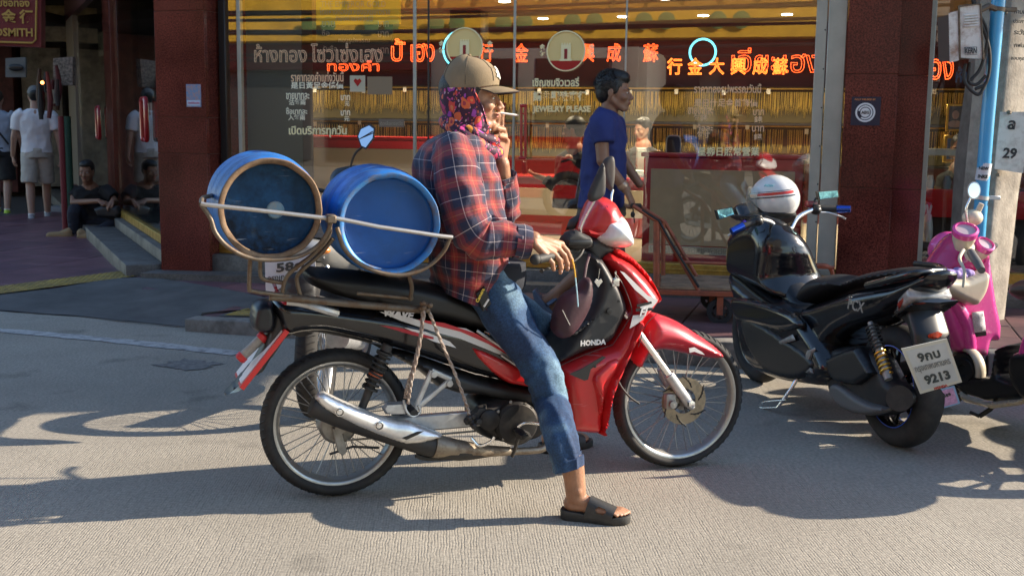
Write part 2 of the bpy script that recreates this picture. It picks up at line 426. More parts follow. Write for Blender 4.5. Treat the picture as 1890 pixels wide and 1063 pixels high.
# ================================================================== materials of the place
def road_mat():
    m, nt, b, L = node_mat('brushed_concrete')
    tc = nn(nt, 'ShaderNodeTexCoord'); mp = nn(nt, 'ShaderNodeMapping'); mp.inputs['Rotation'].default_value = (0, 0, RAD(-3)); L.new(tc.outputs['Object'], mp.inputs[0])
    big = nn(nt, 'ShaderNodeTexNoise', i_Scale=.9, i_Detail=9, i_Roughness=.62); L.new(tc.outputs['Object'], big.inputs[0])
    fine = nn(nt, 'ShaderNodeTexNoise', i_Scale=70, i_Detail=6, i_Roughness=.7); L.new(tc.outputs['Object'], fine.inputs[0])
    dis = nn(nt, 'ShaderNodeTexNoise', i_Scale=14, i_Detail=4, i_Roughness=.6); L.new(tc.outputs['Object'], dis.inputs[0])
    wob = nn(nt, 'ShaderNodeMix', data_type='RGBA'); wob.blend_type = 'LINEAR_LIGHT'; wob.inputs[0].default_value = .008
    L.new(mp.outputs[0], wob.inputs[6]); L.new(dis.outputs['Color'], wob.inputs[7])
    wv = nn(nt, 'ShaderNodeTexWave', wave_type='BANDS', bands_direction='X', wave_profile='SIN'); wv.inputs['Scale'].default_value = 31; wv.inputs['Distortion'].default_value = 1.2; wv.inputs['Detail'].default_value = 4; wv.inputs['Detail Scale'].default_value = 9
    L.new(wob.outputs[2], wv.inputs[0])
    # grooves worn away in places
    gm = nn(nt, 'ShaderNodeMath', operation='MULTIPLY'); pw = nn(nt, 'ShaderNodeMath', operation='POWER'); pw.inputs[1].default_value = 1.6
    mps = nn(nt, 'ShaderNodeMapping'); mps.inputs['Scale'].default_value = (100, 7, 1); L.new(wob.outputs[2], mps.inputs[0])
    sn = nn(nt, 'ShaderNodeTexNoise', i_Scale=1, i_Detail=4, i_Roughness=.6); L.new(mps.outputs[0], sn.inputs[0])
    sr = nn(nt, 'ShaderNodeMapRange'); sr.inputs[1].default_value = .38; sr.inputs[2].default_value = .62; L.new(sn.outputs[0], sr.inputs[0])
    mw = nn(nt, 'ShaderNodeMath', operation='MULTIPLY'); L.new(wv.outputs['Fac'], mw.inputs[0]); L.new(sr.outputs[0], mw.inputs[1])
    ma = nn(nt, 'ShaderNodeMath', operation='MULTIPLY_ADD'); ma.inputs[1].default_value = .75; L.new(mw.outputs[0], ma.inputs[0])
    mb_ = nn(nt, 'ShaderNodeMath', operation='MULTIPLY'); mb_.inputs[1].default_value = .3; L.new(wv.outputs['Fac'], mb_.inputs[0]); L.new(mb_.outputs[0], ma.inputs[2])
    L.new(ma.outputs[0], pw.inputs[0])
    wr = nn(nt, 'ShaderNodeMapRange'); wr.inputs[1].default_value = .35; wr.inputs[2].default_value = .6; wr.inputs[3].default_value = .35; wr.inputs[4].default_value = 1; L.new(big.outputs[0], wr.inputs[0])
    L.new(pw.outputs[0], gm.inputs[0]); L.new(wr.outputs[0], gm.inputs[1])
    r = nn(nt, 'ShaderNodeValToRGB'); r.color_ramp.elements[0].position = .28; r.color_ramp.elements[1].position = .74
    r.color_ramp.elements[0].color = (.255, .233, .198, 1); r.color_ramp.elements[1].color = (.395, .364, .312, 1); L.new(big.outputs[0], r.inputs[0])
    r2 = nn(nt, 'ShaderNodeValToRGB'); r2.color_ramp.elements[0].position = .3; r2.color_ramp.elements[1].position = .72
    r2.color_ramp.elements[0].color = (.55, .55, .56, 1); r2.color_ramp.elements[1].color = (1.25, 1.24, 1.2, 1); L.new(fine.outputs[0], r2.inputs[0])
    m1 = nn(nt, 'ShaderNodeMix', data_type='RGBA', blend_type='MULTIPLY'); m1.inputs[0].default_value = 1; L.new(r.outputs[0], m1.inputs[6]); L.new(r2.outputs[0], m1.inputs[7])
    gr = nn(nt, 'ShaderNodeMapRange'); gr.inputs[3].default_value = 1.04; gr.inputs[4].default_value = .78; L.new(gm.outputs[0], gr.inputs[0])
    m2 = nn(nt, 'ShaderNodeMix', data_type='RGBA', blend_type='MULTIPLY'); m2.inputs[0].default_value = 1; L.new(m1.outputs[2], m2.inputs[6]); L.new(gr.outputs[0], m2.inputs[7])
    # oil spots
    vo = nn(nt, 'ShaderNodeTexNoise', i_Scale=2.3, i_Detail=3); L.new(tc.outputs['Object'], vo.inputs[0])
    vr = nn(nt, 'ShaderNodeMapRange'); vr.inputs[1].default_value = .62; vr.inputs[2].default_value = .75; vr.inputs[3].default_value = 1; vr.inputs[4].default_value = .6; L.new(vo.outputs[0], vr.inputs[0])
    m3 = nn(nt, 'ShaderNodeMix', data_type='RGBA', blend_type='MULTIPLY'); m3.inputs[0].default_value = 1; L.new(m2.outputs[2], m3.inputs[6]); L.new(vr.outputs[0], m3.inputs[7])
    # pale specks of grit
    vs = nn(nt, 'ShaderNodeTexVoronoi', i_Scale=19); L.new(tc.outputs['Object'], vs.inputs['Vector'])
    vt = nn(nt, 'ShaderNodeMath', operation='LESS_THAN'); vt.inputs[1].default_value = .05; L.new(vs.outputs['Distance'], vt.inputs[0])
    m4 = nn(nt, 'ShaderNodeMix', data_type='RGBA'); m4.inputs[7].default_value = (.52, .48, .42, 1); L.new(vt.outputs[0], m4.inputs[0]); L.new(m3.outputs[2], m4.inputs[6])
    L.new(m4.outputs[2], b.inputs['Base Color']); b.inputs['Roughness'].default_value = .88; b.inputs['Specular IOR Level'].default_value = .3
    ad = nn(nt, 'ShaderNodeMath', operation='MULTIPLY_ADD'); ad.inputs[1].default_value = -1.0; L.new(gm.outputs[0], ad.inputs[0])
    fs = nn(nt, 'ShaderNodeMath', operation='MULTIPLY'); fs.inputs[1].default_value = .9; L.new(fine.outputs[0], fs.inputs[0]); L.new(fs.outputs[0], ad.inputs[2])
    bp = nn(nt, 'ShaderNodeBump', i_Strength=.6, i_Distance=.0024); L.new(ad.outputs[0], bp.inputs['Height']); L.new(bp.outputs[0], b.inputs['Normal'])
    return m
M_road = road_mat()
M_asph = mat('patched_asphalt', (.1, .098, .096), .9, var=.28, vscale=3, bump=.9, bscale=140, spec=.3)
M_white = mat('worn_white_paint', (.42, .41, .40), .8, dirt=.75, dscale=14, dcol=(.14, .135, .13))
M_granite = mat('grey_granite', (.115, .105, .095), .5, var=.35, vscale=60, dirt=.5, dscale=4, bump=.3)
M_curb = mat('curb_concrete', (.2, .185, .165), .9, var=.35, vscale=9, dirt=.6, dscale=5, bump=1, bscale=60)
M_yellow = mat('tactile_yellow', (.32, .215, .045), .75, var=.3, vscale=6, dirt=.6, dscale=9, dcol=(.1, .085, .06))
def tile_mat(name, c1, c2, rough=.55):
    m, nt, b, L = node_mat(name)
    oi = nn(nt, 'ShaderNodeObjectInfo'); mx = nn(nt, 'ShaderNodeMix', data_type='RGBA'); mx.inputs[6].default_value = (*c1, 1); mx.inputs[7].default_value = (*c2, 1); L.new(oi.outputs['Random'], mx.inputs[0])
    tc = nn(nt, 'ShaderNodeTexCoord'); ge = nn(nt, 'ShaderNodeNewGeometry'); n = nn(nt, 'ShaderNodeTexNoise', i_Scale=3, i_Detail=9, i_Roughness=.7); L.new(ge.outputs['Position'], n.inputs[0])
    r = nn(nt, 'ShaderNodeValToRGB'); r.color_ramp.elements[0].position = .3; r.color_ramp.elements[1].position = .7; r.color_ramp.elements[0].color = (.5, .5, .5, 1); r.color_ramp.elements[1].color = (1.25, 1.22, 1.2, 1); L.new(n.outputs[0], r.inputs[0])
    m2 = nn(nt, 'ShaderNodeMix', data_type='RGBA', blend_type='MULTIPLY'); m2.inputs[0].default_value = 1; L.new(mx.outputs[2], m2.inputs[6]); L.new(r.outputs[0], m2.inputs[7])
    L.new(m2.outputs[2], b.inputs['Base Color']); b.inputs['Roughness'].default_value = rough
    n2 = nn(nt, 'ShaderNodeTexNoise', i_Scale=90, i_Detail=4); L.new(ge.outputs['Position'], n2.inputs[0]); bp = nn(nt, 'ShaderNodeBump', i_Strength=.4, i_Distance=.002); L.new(n2.outputs[0], bp.inputs['Height']); L.new(bp.outputs[0], b.inputs['Normal'])
    return m
M_tile = tile_mat('red_pavement_tile', (.17, .085, .085), (.115, .06, .068))
M_slab = tile_mat('purple_pavement_slab', (.21, .095, .115), (.145, .07, .092), .42)
def redgranite():
    m, nt, b, L = node_mat('polished_red_granite')
    ge = nn(nt, 'ShaderNodeTexCoord'); n = nn(nt, 'ShaderNodeTexNoise', i_Scale=90, i_Detail=8, i_Roughness=.8); L.new(ge.outputs['Object'], n.inputs[0])
    r = nn(nt, 'ShaderNodeValToRGB'); e = r.color_ramp.elements; e[0].position = .4; e[0].color = (.035, .009, .007, 1); e[1].position = .62; e[1].color = (.22, .05, .034, 1)
    L.new(n.outputs[0], r.inputs[0])
    n2 = nn(nt, 'ShaderNodeTexNoise', i_Scale=2.2, i_Detail=5); L.new(ge.outputs['Object'], n2.inputs[0]); r2 = nn(nt, 'ShaderNodeMapRange'); r2.inputs[1].default_value = .3; r2.inputs[2].default_value = .75; r2.inputs[3].default_value = .65; r2.inputs[4].default_value = 1.5; L.new(n2.outputs[0], r2.inputs[0])
    m2 = nn(nt, 'ShaderNodeMix', data_type='RGBA', blend_type='MULTIPLY'); m2.inputs[0].default_value = 1; L.new(r.outputs[0], m2.inputs[6]); L.new(r2.outputs[0], m2.inputs[7]); L.new(m2.outputs[2], b.inputs['Base Color'])
    b.inputs['Roughness'].default_value = .16; r3 = nn(nt, 'ShaderNodeMapRange'); r3.inputs[3].default_value = .08; r3.inputs[4].default_value = .22; b.inputs['Specular IOR Level'].default_value = .24; L.new(n2.outputs[0], r3.inputs[0]); L.new(r3.outputs[0], b.inputs['Roughness'])
    return m
M_rg = redgranite()
M_gold = mat('brushed_gold', (.62, .4, .09), .32, metal=.85, dirt=.4, dscale=10)
M_alu = mat('grey_aluminium', (.42, .44, .39), .42, metal=.35, var=.12, vscale=5)
M_dark = mat('dark_interior_paint', (.018, .014, .013), .6)
M_maroon = mat('maroon_wall_panel', (.07, .010, .012), .5)
M_red = mat('glossy_red_lacquer', (.42, .012, .018), .25, coat=.4)
M_cream = mat('cream_panel', (.5, .43, .31), .5)
M_brownp = mat('brown_cardboard_panel', (.52, .34, .19), .7, var=.15, vscale=4)
M_chain = mat('gold_chain', (.78, .60, .20), .28, metal=.75, emit=(.9, .6, .08), estr=.0)
M_beige = mat('pale_floor_tile', (.3, .26, .2), .3)
M_lampglow = mat('lamp_glow', (1, 1, 1), .5, emit=(1, .93, .8), estr=14)
M_neon = mat('orange_neon_tube', (1, .2, .05), .4, emit=(1, .085, .015), estr=3.0)
M_neon2 = mat('bright_orange_neon', (1, .3, .05), .4, emit=(1, .20, .025), estr=2.4)
M_cyan = mat('cyan_neon_tube', (.2, .8, .9), .4, emit=(.12, .62, .75), estr=1.6)
M_goldpaint = mat('gold_leaf_letter', (.95, .86, .5), .5)
M_goldout = mat('gold_outline_letter', (.9, .62, .38), .5)
M_black = mat('black_paint', (.012, .012, .013), .4)
M_shopglass = glass_mat('shopfront_glass', (.93, .95, .92), 2.25)
M_caseglass = glass_mat('display_case_glass', (.93, .97, .95), 1.5)

# ================================================================== ground
SA = RAD(-16)
S = Frame((0.0, 9.35, 0.0), SA)
TILT = .02; Z0 = .115
def zs(x): return max(.03, Z0+TILT*x)
SN = (S.Z - S.X*TILT).normalized(); SO = S.o+V((0, 0, Z0))
def GSl(px, py, dz=0.0):          # pixel -> S-local point on the (tilted) pavement
    return S.loc(hit(px, py, SO+V((0, 0, dz)), SN))
mb = MB(); mb.quad((-150, -150, 0), (150, -150, 0), (150, 150, 0), (-150, 150, 0))
mb.build('road', M_road, kind='structure')
# horizon filler blocks far off are not in view; sky only above
CURB_Y = S.loc(G(800, 622, 0.0)).y
cA = S.loc(G(366, 604, 0.0)); cB = S.loc(G(1335, 690, 0.0)); CURB_Y = (cA.y+cB.y)/2
CX0 = GSl(364, 582).x
pave = empty('pavement', S, kind='structure')
_h = [GSl(-80, 556, .006), GSl(90, 535, .006), GSl(270, 514, .006), V((CX0+.35, CURB_Y+.75, 0))]
def ramp_y(x):
    for a, b in zip(_h[:-1], _h[1:]):
        if a.x <= x <= b.x: return a.y+(b.y-a.y)*(x-a.x)/(b.x-a.x)
    return _h[0].y if x < _h[0].x else _h[-1].y
RB1 = max(p.y for p in _h)+.02
mb = MB()   # bed under the tiles
for (x0, x1, y0, y1) in ((CX0+.02, 12, CURB_Y+.14, .6), (-4.25, CX0+.02, RB1, 12), (-14, -4.25, RB1, 14)):
    mb.add([(x0, y0, zs(x0)-.02), (x1, y0, zs(x1)-.02), (x1, y1, zs(x1)-.02), (x0, y1, zs(x0)-.02)], [(0, 1, 2, 3)])
mb.build('bed', mat('pavement_bed', (.06, .05, .05), .9), pave)
def tile_mesh(sx, sy, mt, h=.03, c=.004):
    b = MB(); b.box(-sx/2+.003, sx/2-.003, -sy/2+.003, sy/2-.003, -h, 0, c); return b.mesh('tile', mt, 30, False)
tm = tile_mesh(.4, .4, M_tile); n_t = 0
ang = -math.atan(TILT)
for i in range(-1, 14):
    for j in range(0, 6):
        x = CX0+.23+i*.4; y = CURB_Y+.36+j*.4
        if i < 0 or y > -.55: continue
        o = obj('tile', tm, pave); o.location = (x, y, zs(x)+random.uniform(-.0015, .0015)); o.rotation_euler = (0, ang, 0); n_t += 1
sm = tile_mesh(.6, .6, M_slab)
for i in range(0, 13):
    for j in range(0, 15):
        x = CX0-.28-i*.6; y = -1.25+j*.6
        px_ok = (x > -8.6)
        if not px_ok or (x > -2.75 and y > -.5) : continue
        if y-.3 < ramp_y(x+.3)-.02: continue
        if j > 1 and x > -2.9-(y)*.15: continue
        o = obj('tile', sm, pave); o.location = (x, y, zs(x)+random.uniform(-.0015, .0015)); o.rotation_euler = (0, ang if x > -4.25 else 0, 0); n_t += 1
# kerb stones
km = MB(); km.box(0, .985, 0, .15, -.2, 0, .012); km = km.mesh('kerb_stone', M_curb, 30)
for i in range(9):
    o = obj('kerb_stone', km, pave); x = CX0+i*1.0; o.location = (x, CURB_Y, zs(x)+.002); o.rotation_euler = (0, ang, random.uniform(-.003, .003))
# ramp of dark asphalt in front of the side street
AP = [(-9.0, CURB_Y-.25, .004), (CX0-1.6, CURB_Y-.06, .004), (CX0-.02, CURB_Y+.03, .004)]
g0 = S.loc(G(-80, 568, .004)); g1 = S.loc(G(150, 584, .004)); g2 = S.loc(G(362, 604, .004))
h0 = GSl(-80, 556, .006); h1 = GSl(90, 535, .006); h2 = GSl(270, 514, .006)
mb = MB(); ring0 = [g0, (g0+g1)/2, g1, (g1+g2)/2, g2]
zb = lambda p: V((p.x, p.y, zs(p.x)+.014))
top = [zb(h0), zb(h1), zb(h2), zb(V((CX0+.35, CURB_Y+.75, 0))), zb(V((CX0+.02, CURB_Y+.2, 0)))]
rr = []
for k in range(9):
    t = k/8; row = []
    for a, b in zip(ring0, top):
        p = a.lerp(b, t); p.z = a.z+(b.z-a.z)*(3*t*t-2*t**3)+ (0.003*noise.noise(p*3) if 0 < k < 8 else 0); row.append(p)
    rr.append(catmull(row, 8))
mb.rings(rr, caps=False, ring_closed=False)
mb.build('asphalt_ramp', M_asph, pave)
# asphalt strip along the pavement inside the kerb
mb = MB(); xa, xb = CX0+.16, CX0+1.75; ya, yb = CURB_Y+.15, CURB_Y+1.0
mb.add([(xa, ya, zs(xa)+.004), (xb, ya, zs(xb)+.004), (xb, yb, zs(xb)+.004), (xa, yb, zs(xa)+.004)], [(0, 1, 2, 3)]); mb.build('asphalt_patch', M_asph, pave)
# tactile strips
def tactile(a, b, wd, parent, zz=.010):
    a = V(a); b = V(b); d = (b-a); L = d.length; d = d/L; nrm = V((-d.y, d.x, 0))
    m = MB(); P = lambda s_, t_, h: (lambda q: (q.x, q.y, zs(q.x)+zz+h))(a+d*s_+nrm*t_)
    m.add([P(0, 0, 0), P(L, 0, 0), P(L, wd, 0), P(0, wd, 0)], [(0, 1, 2, 3)])
    m.build('tactile_paving', M_yellow, parent)
    m = MB(); k = int(L/.06); q = int(wd/.06)
    for i in range(k):
        for j in range(q):
            c = P(.03+i*.06, .03+j*.06, 0); m.lathe([(.019, 0), (.014, .004), (0.004, .0055)], c, (0, 0, 1), 8)
    m.build('tactile_dome', M_yellow, parent, kind='stuff')
t0 = GSl(-60, 552); t1 = GSl(300, 505)
tactile(t0, t1, .42, pave)
t2 = GSl(398, 574); t3 = GSl(620, 594); tactile(V((CX0+.2, CURB_Y+.17, 0)), V((CX0+2.4, CURB_Y+.17, 0)), .3, pave)
# painted line, seam, repair patch
def strip(pix, wpx, mt, name, z=.004, jag=.0):
    L_ = [G(x, y, z) for x, y in pix]; L_ = catmull(L_, 8); m = MB(); rr = []
    for i, p in enumerate(L_):
        t = (L_[min(i+1, len(L_)-1)]-L_[max(i-1, 0)]).normalized(); n_ = V((-t.y, t.x, 0)); wd = wpx*(1+jag*noise.noise(p*9)); rr.append([p+n_*wd/2+V((0, 0, 0)), p-n_*wd/2])
    m.rings(rr, caps=False, ring_closed=False); return m.build(name, mt, kind='structure')
strip([(-60, 604), (60, 614), (180, 625), (300, 637), (440, 652)], .13, M_white, 'painted_line', .004, .35)
strip([(-60, 566), (60, 577), (150, 583), (260, 596), (362, 604), (420, 609)], .018, M_black, 'road_seam', .008, 1.0)
mb = MB(); c0 = G(352, 672, .004)
mb.add([c0+V((.16*cos(a)*(1+.9*noise.noise(V((cos(a)*3, sin(a)*3, 4)))), .13*sin(a)*(1+.9*noise.noise(V((cos(a)*3, sin(a)*3, 1)))), 0)) for a in [2*pi*k/30 for k in range(30)]], [tuple(range(30))])
mb.build('road_patch', mat('worn_patch', (.17, .16, .15), .9, var=.4, vscale=30), kind='structure')

# ================================================================== the gold shop
shop = empty('gold_shop', S, 'gold shop with red granite pillars, a lettered glass front and orange neon signs', 'shop')
FZ = .27                                     # shop floor / step top
xL = S.p(408, 400, 0).x; xR = S.p(1553, 300, 0).x      # glazing limits
px0 = S.p(316, 300, 0).x; px1 = xL
rx0 = xR; rx1 = S.p(1648, 300, 0).x; rx2 = S.p(1700, 300, .25).x
# steps
mb = MB(); mb.box(px0+.0, 5.5, -.16, .02, -.1, FZ-.012, .008); mb.build('step', M_granite, shop)
mb = MB(); xa_, xb_ = px0-.05, 5.5; c8 = [(x, y, z) for x in (xa_, xb_) for y in (-.44, -.155) for z in (-.1, zs(x)+.055)]; mb.add(c8, [(0, 1, 3, 2), (4, 6, 7, 5), (0, 4, 5, 1), (2, 3, 7, 6), (0, 2, 6, 4), (1, 5, 7, 3)]); mb.build('ledge', M_granite, shop)
M_joint = mat('stone_joint', (.22, .12, .09), .8)
# corner geometry: the side front runs away from the pillar's left edge
cx = px0; SD = V((-.42, .907, 0)); SDl = V((SD.dot(S.X), SD.dot(S.Y), 0)).normalized(); SNl = V((-SDl.y, SDl.x, 0))   # towards the alley
if SNl.x > 0: SNl = -SNl
def granite_pillar(x0, x1, y0, y1, z0, z1, joints):
    p = None
    zz = [z0]+joints+[z1]
    first = MB(); first.box(x0+.01, x1-.01, y0+.01, y1, z0, z1)
    p = first.build('pillar', M_joint, shop)
    m_ = {}
    for a, b in zip(zz[:-1], zz[1:]):
        q = MB(); q.box(x0, x1, y0, y0+.03, a+.002, b-.002, .002); q.build('stone_panel', M_rg, p)
        q = MB(); q.box(x0-.0, x0+.012, y0+.031, y1, a+.002, b-.002, .002); q.build('stone_panel', M_rg, p)
        q = MB(); q.box(x1-.012, x1, y0+.031, y1, a+.002, b-.002, .002); q.build('stone_panel', M_rg, p)
    return p
jz = lambda px, py, w: S.p(px, py, w).z
granite_pillar(px0, px1, -.2, .5, .1, 3.4, [jz(360, 284, -.2), jz(360, 217, -.2), jz(360, 20, -.2)])
granite_pillar(rx0, rx1, -.12, .1, FZ-.01, 3.4, [jz(1600, 347, -.12), jz(1600, 137, -.12)])
granite_pillar(rx1+.003, rx2, .0, .45, FZ-.01, 3.4, [jz(1670, 350, 0), jz(1670, 140, 0)])
# fascia above the glass
mb = MB(); mb.box(xL, xR, -.1, .35, 2.95, 3.7, .01); mb.build('fascia', M_maroon, shop)
mb = MB(); mb.box(px0, 5.5, -.1, 7, 3.7, 9, .02); mb.build('upper_wall', mat('upper_facade', (.42, .38, .32), .8, var=.2, vscale=1), shop)
# frames
def upright(pxa, pxb, mt, y0=-.02, y1=.06, z0=FZ, z1=2.95, name='frame'):
    a = S.p(pxa, 250, 0).x; b = S.p(pxb, 250, 0).x
    m = MB(); m.box(a, b, y0, y1, z0, z1, .004); return m.build(name, mt, shop)
upright(409, 421, M_black); upright(440, 447, M_alu, 0, .05)
upright(763, 768, M_alu, -.012, .02); upright(789, 792, M_black, -.006, .012)
upright(946, 950, M_alu, -.012, .015); upright(1150, 1153, M_alu, -.010, .012)
upright(1497, 1517, M_alu, -.03, .05); upright(1519, 1553, M_alu, -.05, .05)
for zz in [FZ+.15+.28*i for i in range(9)]:
    m = MB(); x_ = S.p(1514, 250, 0).x; m.lathe([(.006, 0), (.006, .003), (.001, .004)], (x_, -.03, zz), (0, -1, 0), 8); m.build('screw', M_black, shop)
m = MB(); m.box(xL, xR, -.05, .08, FZ-.012, FZ+.075, .006); m.build('gold_sill', M_gold, shop)
m = MB(); m.box(xL, xR, -.06, -.045, FZ+.025, FZ+.035, .002); m.build('gold_sill', M_gold, shop)
# panes
cuts = [421, 440], [447, 763], [768, 789], [792, 946], [950, 1150], [1153, 1497]
panes = []
for a, b in cuts:
    xa = S.p(a, 250, 0).x; xb = S.p(b, 250, 0).x
    m = MB(); m.quad((xa, 0.0, FZ+.07), (xb, 0.0, FZ+.07), (xb, 0.0, 2.95), (xa, 0.0, 2.95))
    panes.append(m.build('window_pane', M_shopglass, shop, fix=False))
# pull handles
def pull(px, py0, py1, fr, w, parent, dep=.07):
    a = fr.p(px, py0, w); b = fr.p(px, py1, w); m = MB(); r = .011
    for s_ in (-1, 1):
        o1 = V((s_*.017, 0, 0)); m.tube([a+o1, b+o1], r, 10)
    m.box(a.x-.03, a.x+.03, w-.012, w+.012, a.z-.012, a.z+.014, .008); m.box(a.x-.03, a.x+.03, w-.012, w+.012, b.z-.014, b.z+.012, .008)
    for z_ in (a.z-.06, b.z+.06): m.tube([(a.x, w, z_), (a.x, w+dep, z_)], .008, 8)
    return m.build('door_handle', M_red, parent)
pull(966, 196, 292, S, -.08, shop); pull(927, 193, 280, S, .08, shop, -.08)

# ---- inside
room = MB(); IY = 5.2
x0, x1 = px0+.25, 5.45
def wallq(m, a, b, z0, z1): m.quad((a[0], a[1], z0), (b[0], b[1], z0), (b[0], b[1], z1), (a[0], a[1], z1))
m = MB(); m.box(x0-3.6, x1, IY, IY+.1, FZ, 3.4); m.build('back_wall', M_maroon, shop)
m = MB(); m.box(x1, x1+.1, .05, IY, FZ, 3.4); m.build('side_wall', M_maroon, shop)
m = MB(); m.add([(x0, .02, FZ-.006), (x1, .02, FZ-.006), (x1, IY, FZ-.006), (x0-3.4, IY, FZ-.006)], [(0, 1, 2, 3)]); m.build('shop_floor', M_beige, shop)
CEIL = 2.60
m = MB(); c8 = [(a_, b_, z_) for z_ in (CEIL, CEIL+.1) for a_, b_ in ((x0, .36), (x1, .36), (x1, IY), (x0-3.4, IY))]; m.add(c8, [(0, 1, 2, 3), (4, 5, 6, 7), (0, 1, 5, 4), (1, 2, 6, 5), (2, 3, 7, 6), (3, 0, 4, 7)]); m.build('ceiling', mat('ceiling_paint', (.16, .1, .05), .6), shop)
m = MB(); m.box(x0+1.2, x0+1.55, 3.2, 3.5, FZ, 2.9, .01); m.build('interior_column', mat('brown_veneer', (.12, .05, .025), .4), shop)
# lamps in the ceiling
lamps = [(-4.2, 4.3), (-3.0, 4.2), (-1.9, 4.2), (-.9, 4.3), (.05, 4.2), (.95, 4.2), (1.85, 4.2), (2.8, 4.2), (-2.4, 2.6), (-.8, 2.4), (.8, 2.4), (2.3, 2.4), (5.2, 2.6)]
for i, (lx, ly) in enumerate(lamps):
    m = MB(); m.lathe([(.06, 0), (.052, -.006), (.0005, -.008)], (lx, ly, CEIL-.002), (0, 0, 1), 16)
    lo = m.build('downlight', M_lampglow, shop)
    if i % 1 == 0:
        ld = bpy.data.lights.new('spot', 'SPOT'); ld.energy = 150; ld.spot_size = RAD(115); ld.spot_blend = .8; ld.color = (1, .82, .55); ld.shadow_soft_size = .06
        l_ = bpy.data.objects.new('downlight_lamp', ld); COL.objects.link(l_); l_.parent = shop; l_.location = (lx, ly, CEIL-.03)

# necklace displays on the back wall
def display(xa, xb, ztop, zbot, step, rowname, ydep=IY-.1, dens=1.0, backc=None):
    t = empty('necklace_display', S, 'row of gold chains hanging on the %s of the back wall inside the shop' % rowname, 'jewellery display')
    m = MB(); m.box(xa, xb, ydep, ydep+.05, zbot-.05, ztop+.06, .003); m.build('backing_board', backc or mat('olive_velvet', (.05, .038, .012), .9), t)
    m = MB(); m.box(xa, xb, ydep-.16, ydep+.04, zbot-.08, zbot-.055, .002); m.build('shelf', M_black, t)
    m = MB(); m.box(xa, xb, ydep-.03, ydep, ztop+.03, ztop+.045, .002); m.build('rail', M_gold, t)
    m = MB(); x = xa+.02
    while x < xb-.02:
        if random.random() < dens:
            h = random.uniform(.72, 1)*(ztop-zbot); wd = random.uniform(.008, .02)
            pts = [(x-wd, ydep-.012, ztop), (x-wd*.8, ydep-.014, ztop-h*.6), (x, ydep-.02, ztop-h), (x+wd*.8, ydep-.014, ztop-h*.6), (x+wd, ydep-.012, ztop)]
            m.tube(pts, random.choice((.0028, .0035, .005)), 4, smooth=0, caps=False)
        x += step*random.uniform(.6, 1.4)
    m.build('gold_chain', M_chain, t, kind='stuff')
    pm = MB(); pm.box(-.022, .022, -.003, 0, -.03, .03, 0); pm = pm.mesh('price_tag', mat('white_card', (.7, .68, .6), .6))
    x = xa+.3
    while x < xb-.2:
        o = obj('price_tag', pm, t); o.location = (x, ydep-.035, ztop+random.uniform(-.02, .03)); x += random.uniform(.5, .7)
    return t
zt = S.p(1300, 170, IY-.1).z; zb_ = S.p(1300, 218, IY-.1).z; zt2 = S.p(1300, 238, IY-.1).z; zb2 = S.p(1300, 290, IY-.1).z
display(x0-1.6, x0+6.9, zt, zb_, .022, 'upper half')
display(x0-1.6, x0+6.9, zt2, zb2, .026, 'lower half', dens=.85)

# counters
def counter(name, label, xa, xb, ya, yb, z0, z1, panel, key=True):
    t = empty(name, S, label, 'counter')
    m = MB(); m.box(xa, xb, ya, yb, z0, z1, .01); m.build('body', M_red, t)
    m = MB(); m.box(xa-.02, xb+.02, ya-.02, yb+.02, z1+.001, z1+.035, .008); m.build('top', M_red, t)
    m = MB(); m.box(xa+.06, xb-.06, ya-.012, ya+.004, z0+.2, z1-.09, .003); m.build('front_panel', panel, t)
    if key:
        m = MB(); m.box(xa+.06, xb-.06, ya-.016, ya+.004, z0+.135, z0+.192, .002); m.build('key_band', M_cream, t)
        m = MB(); x = xa+.07; zc = z0+.163
        while x < xb-.12:
            for (a, b, c, d) in ((0, .045, .018, .023), (.04, .045, -.018, .023), (.012, .045, -.018, -.013), (.012, .017, -.018, .008), (.012, .034, .003, .008), (0, .005, -.022, .023)):
                m.box(x+a, x+b, ya-.0185, ya-.0155, zc+c, zc+d)
            x += .052
        m.build('greek_key', mat('key_grey', (.22, .2, .16), .6), t)
    return t
ca = S.p(1186, 380, .12); cb = S.p(1480, 380, .12)
zt_ = S.p(1300, 292, .12).z; zb_ = S.p(1250, 492, .12).z
counter('display_counter', 'red display counter with brown panel and greek key band close behind the right-hand glass', ca.x, cb.x, .12, .75, FZ, zt_, M_brownp)
a = S.p(528, 300, 2.4); b = S.p(905, 300, 2.4)
counter('sales_counter', 'long red and cream sales counter deeper inside the shop behind the left-hand glass', a.x, b.x, 2.4, 2.95, FZ, S.p(650, 258, 2.4).z, M_cream)
a = S.p(940, 300, 2.6); b = S.p(1200, 300, 2.6)
counter('glass_counter', 'low red counter with bright glass case between the customer and the saleswoman', a.x, b.x, 2.6, 3.1, FZ, S.p(1150, 335, 2.6).z, M_cream, False)
# glass case on it
t = empty('display_case', S, 'lit glass display case on the low counter beside the saleswoman', 'display case')
a = S.p(1120, 330, 2.62); zc = S.p(1150, 334, 2.6).z+.04
m = MB(); m.box(a.x, b.x, 2.62, 3.08, zc, zc+.26, .004); m.build('glass', M_caseglass, t)
m = MB(); m.box(a.x+.05, b.x-.08, 2.7, 2.95, zc+.01, zc+.06, .004); m.build('tray', mat('pale_green_tray', (.5, .6, .52), .4, emit=(.5, .6, .5), estr=.25), t)
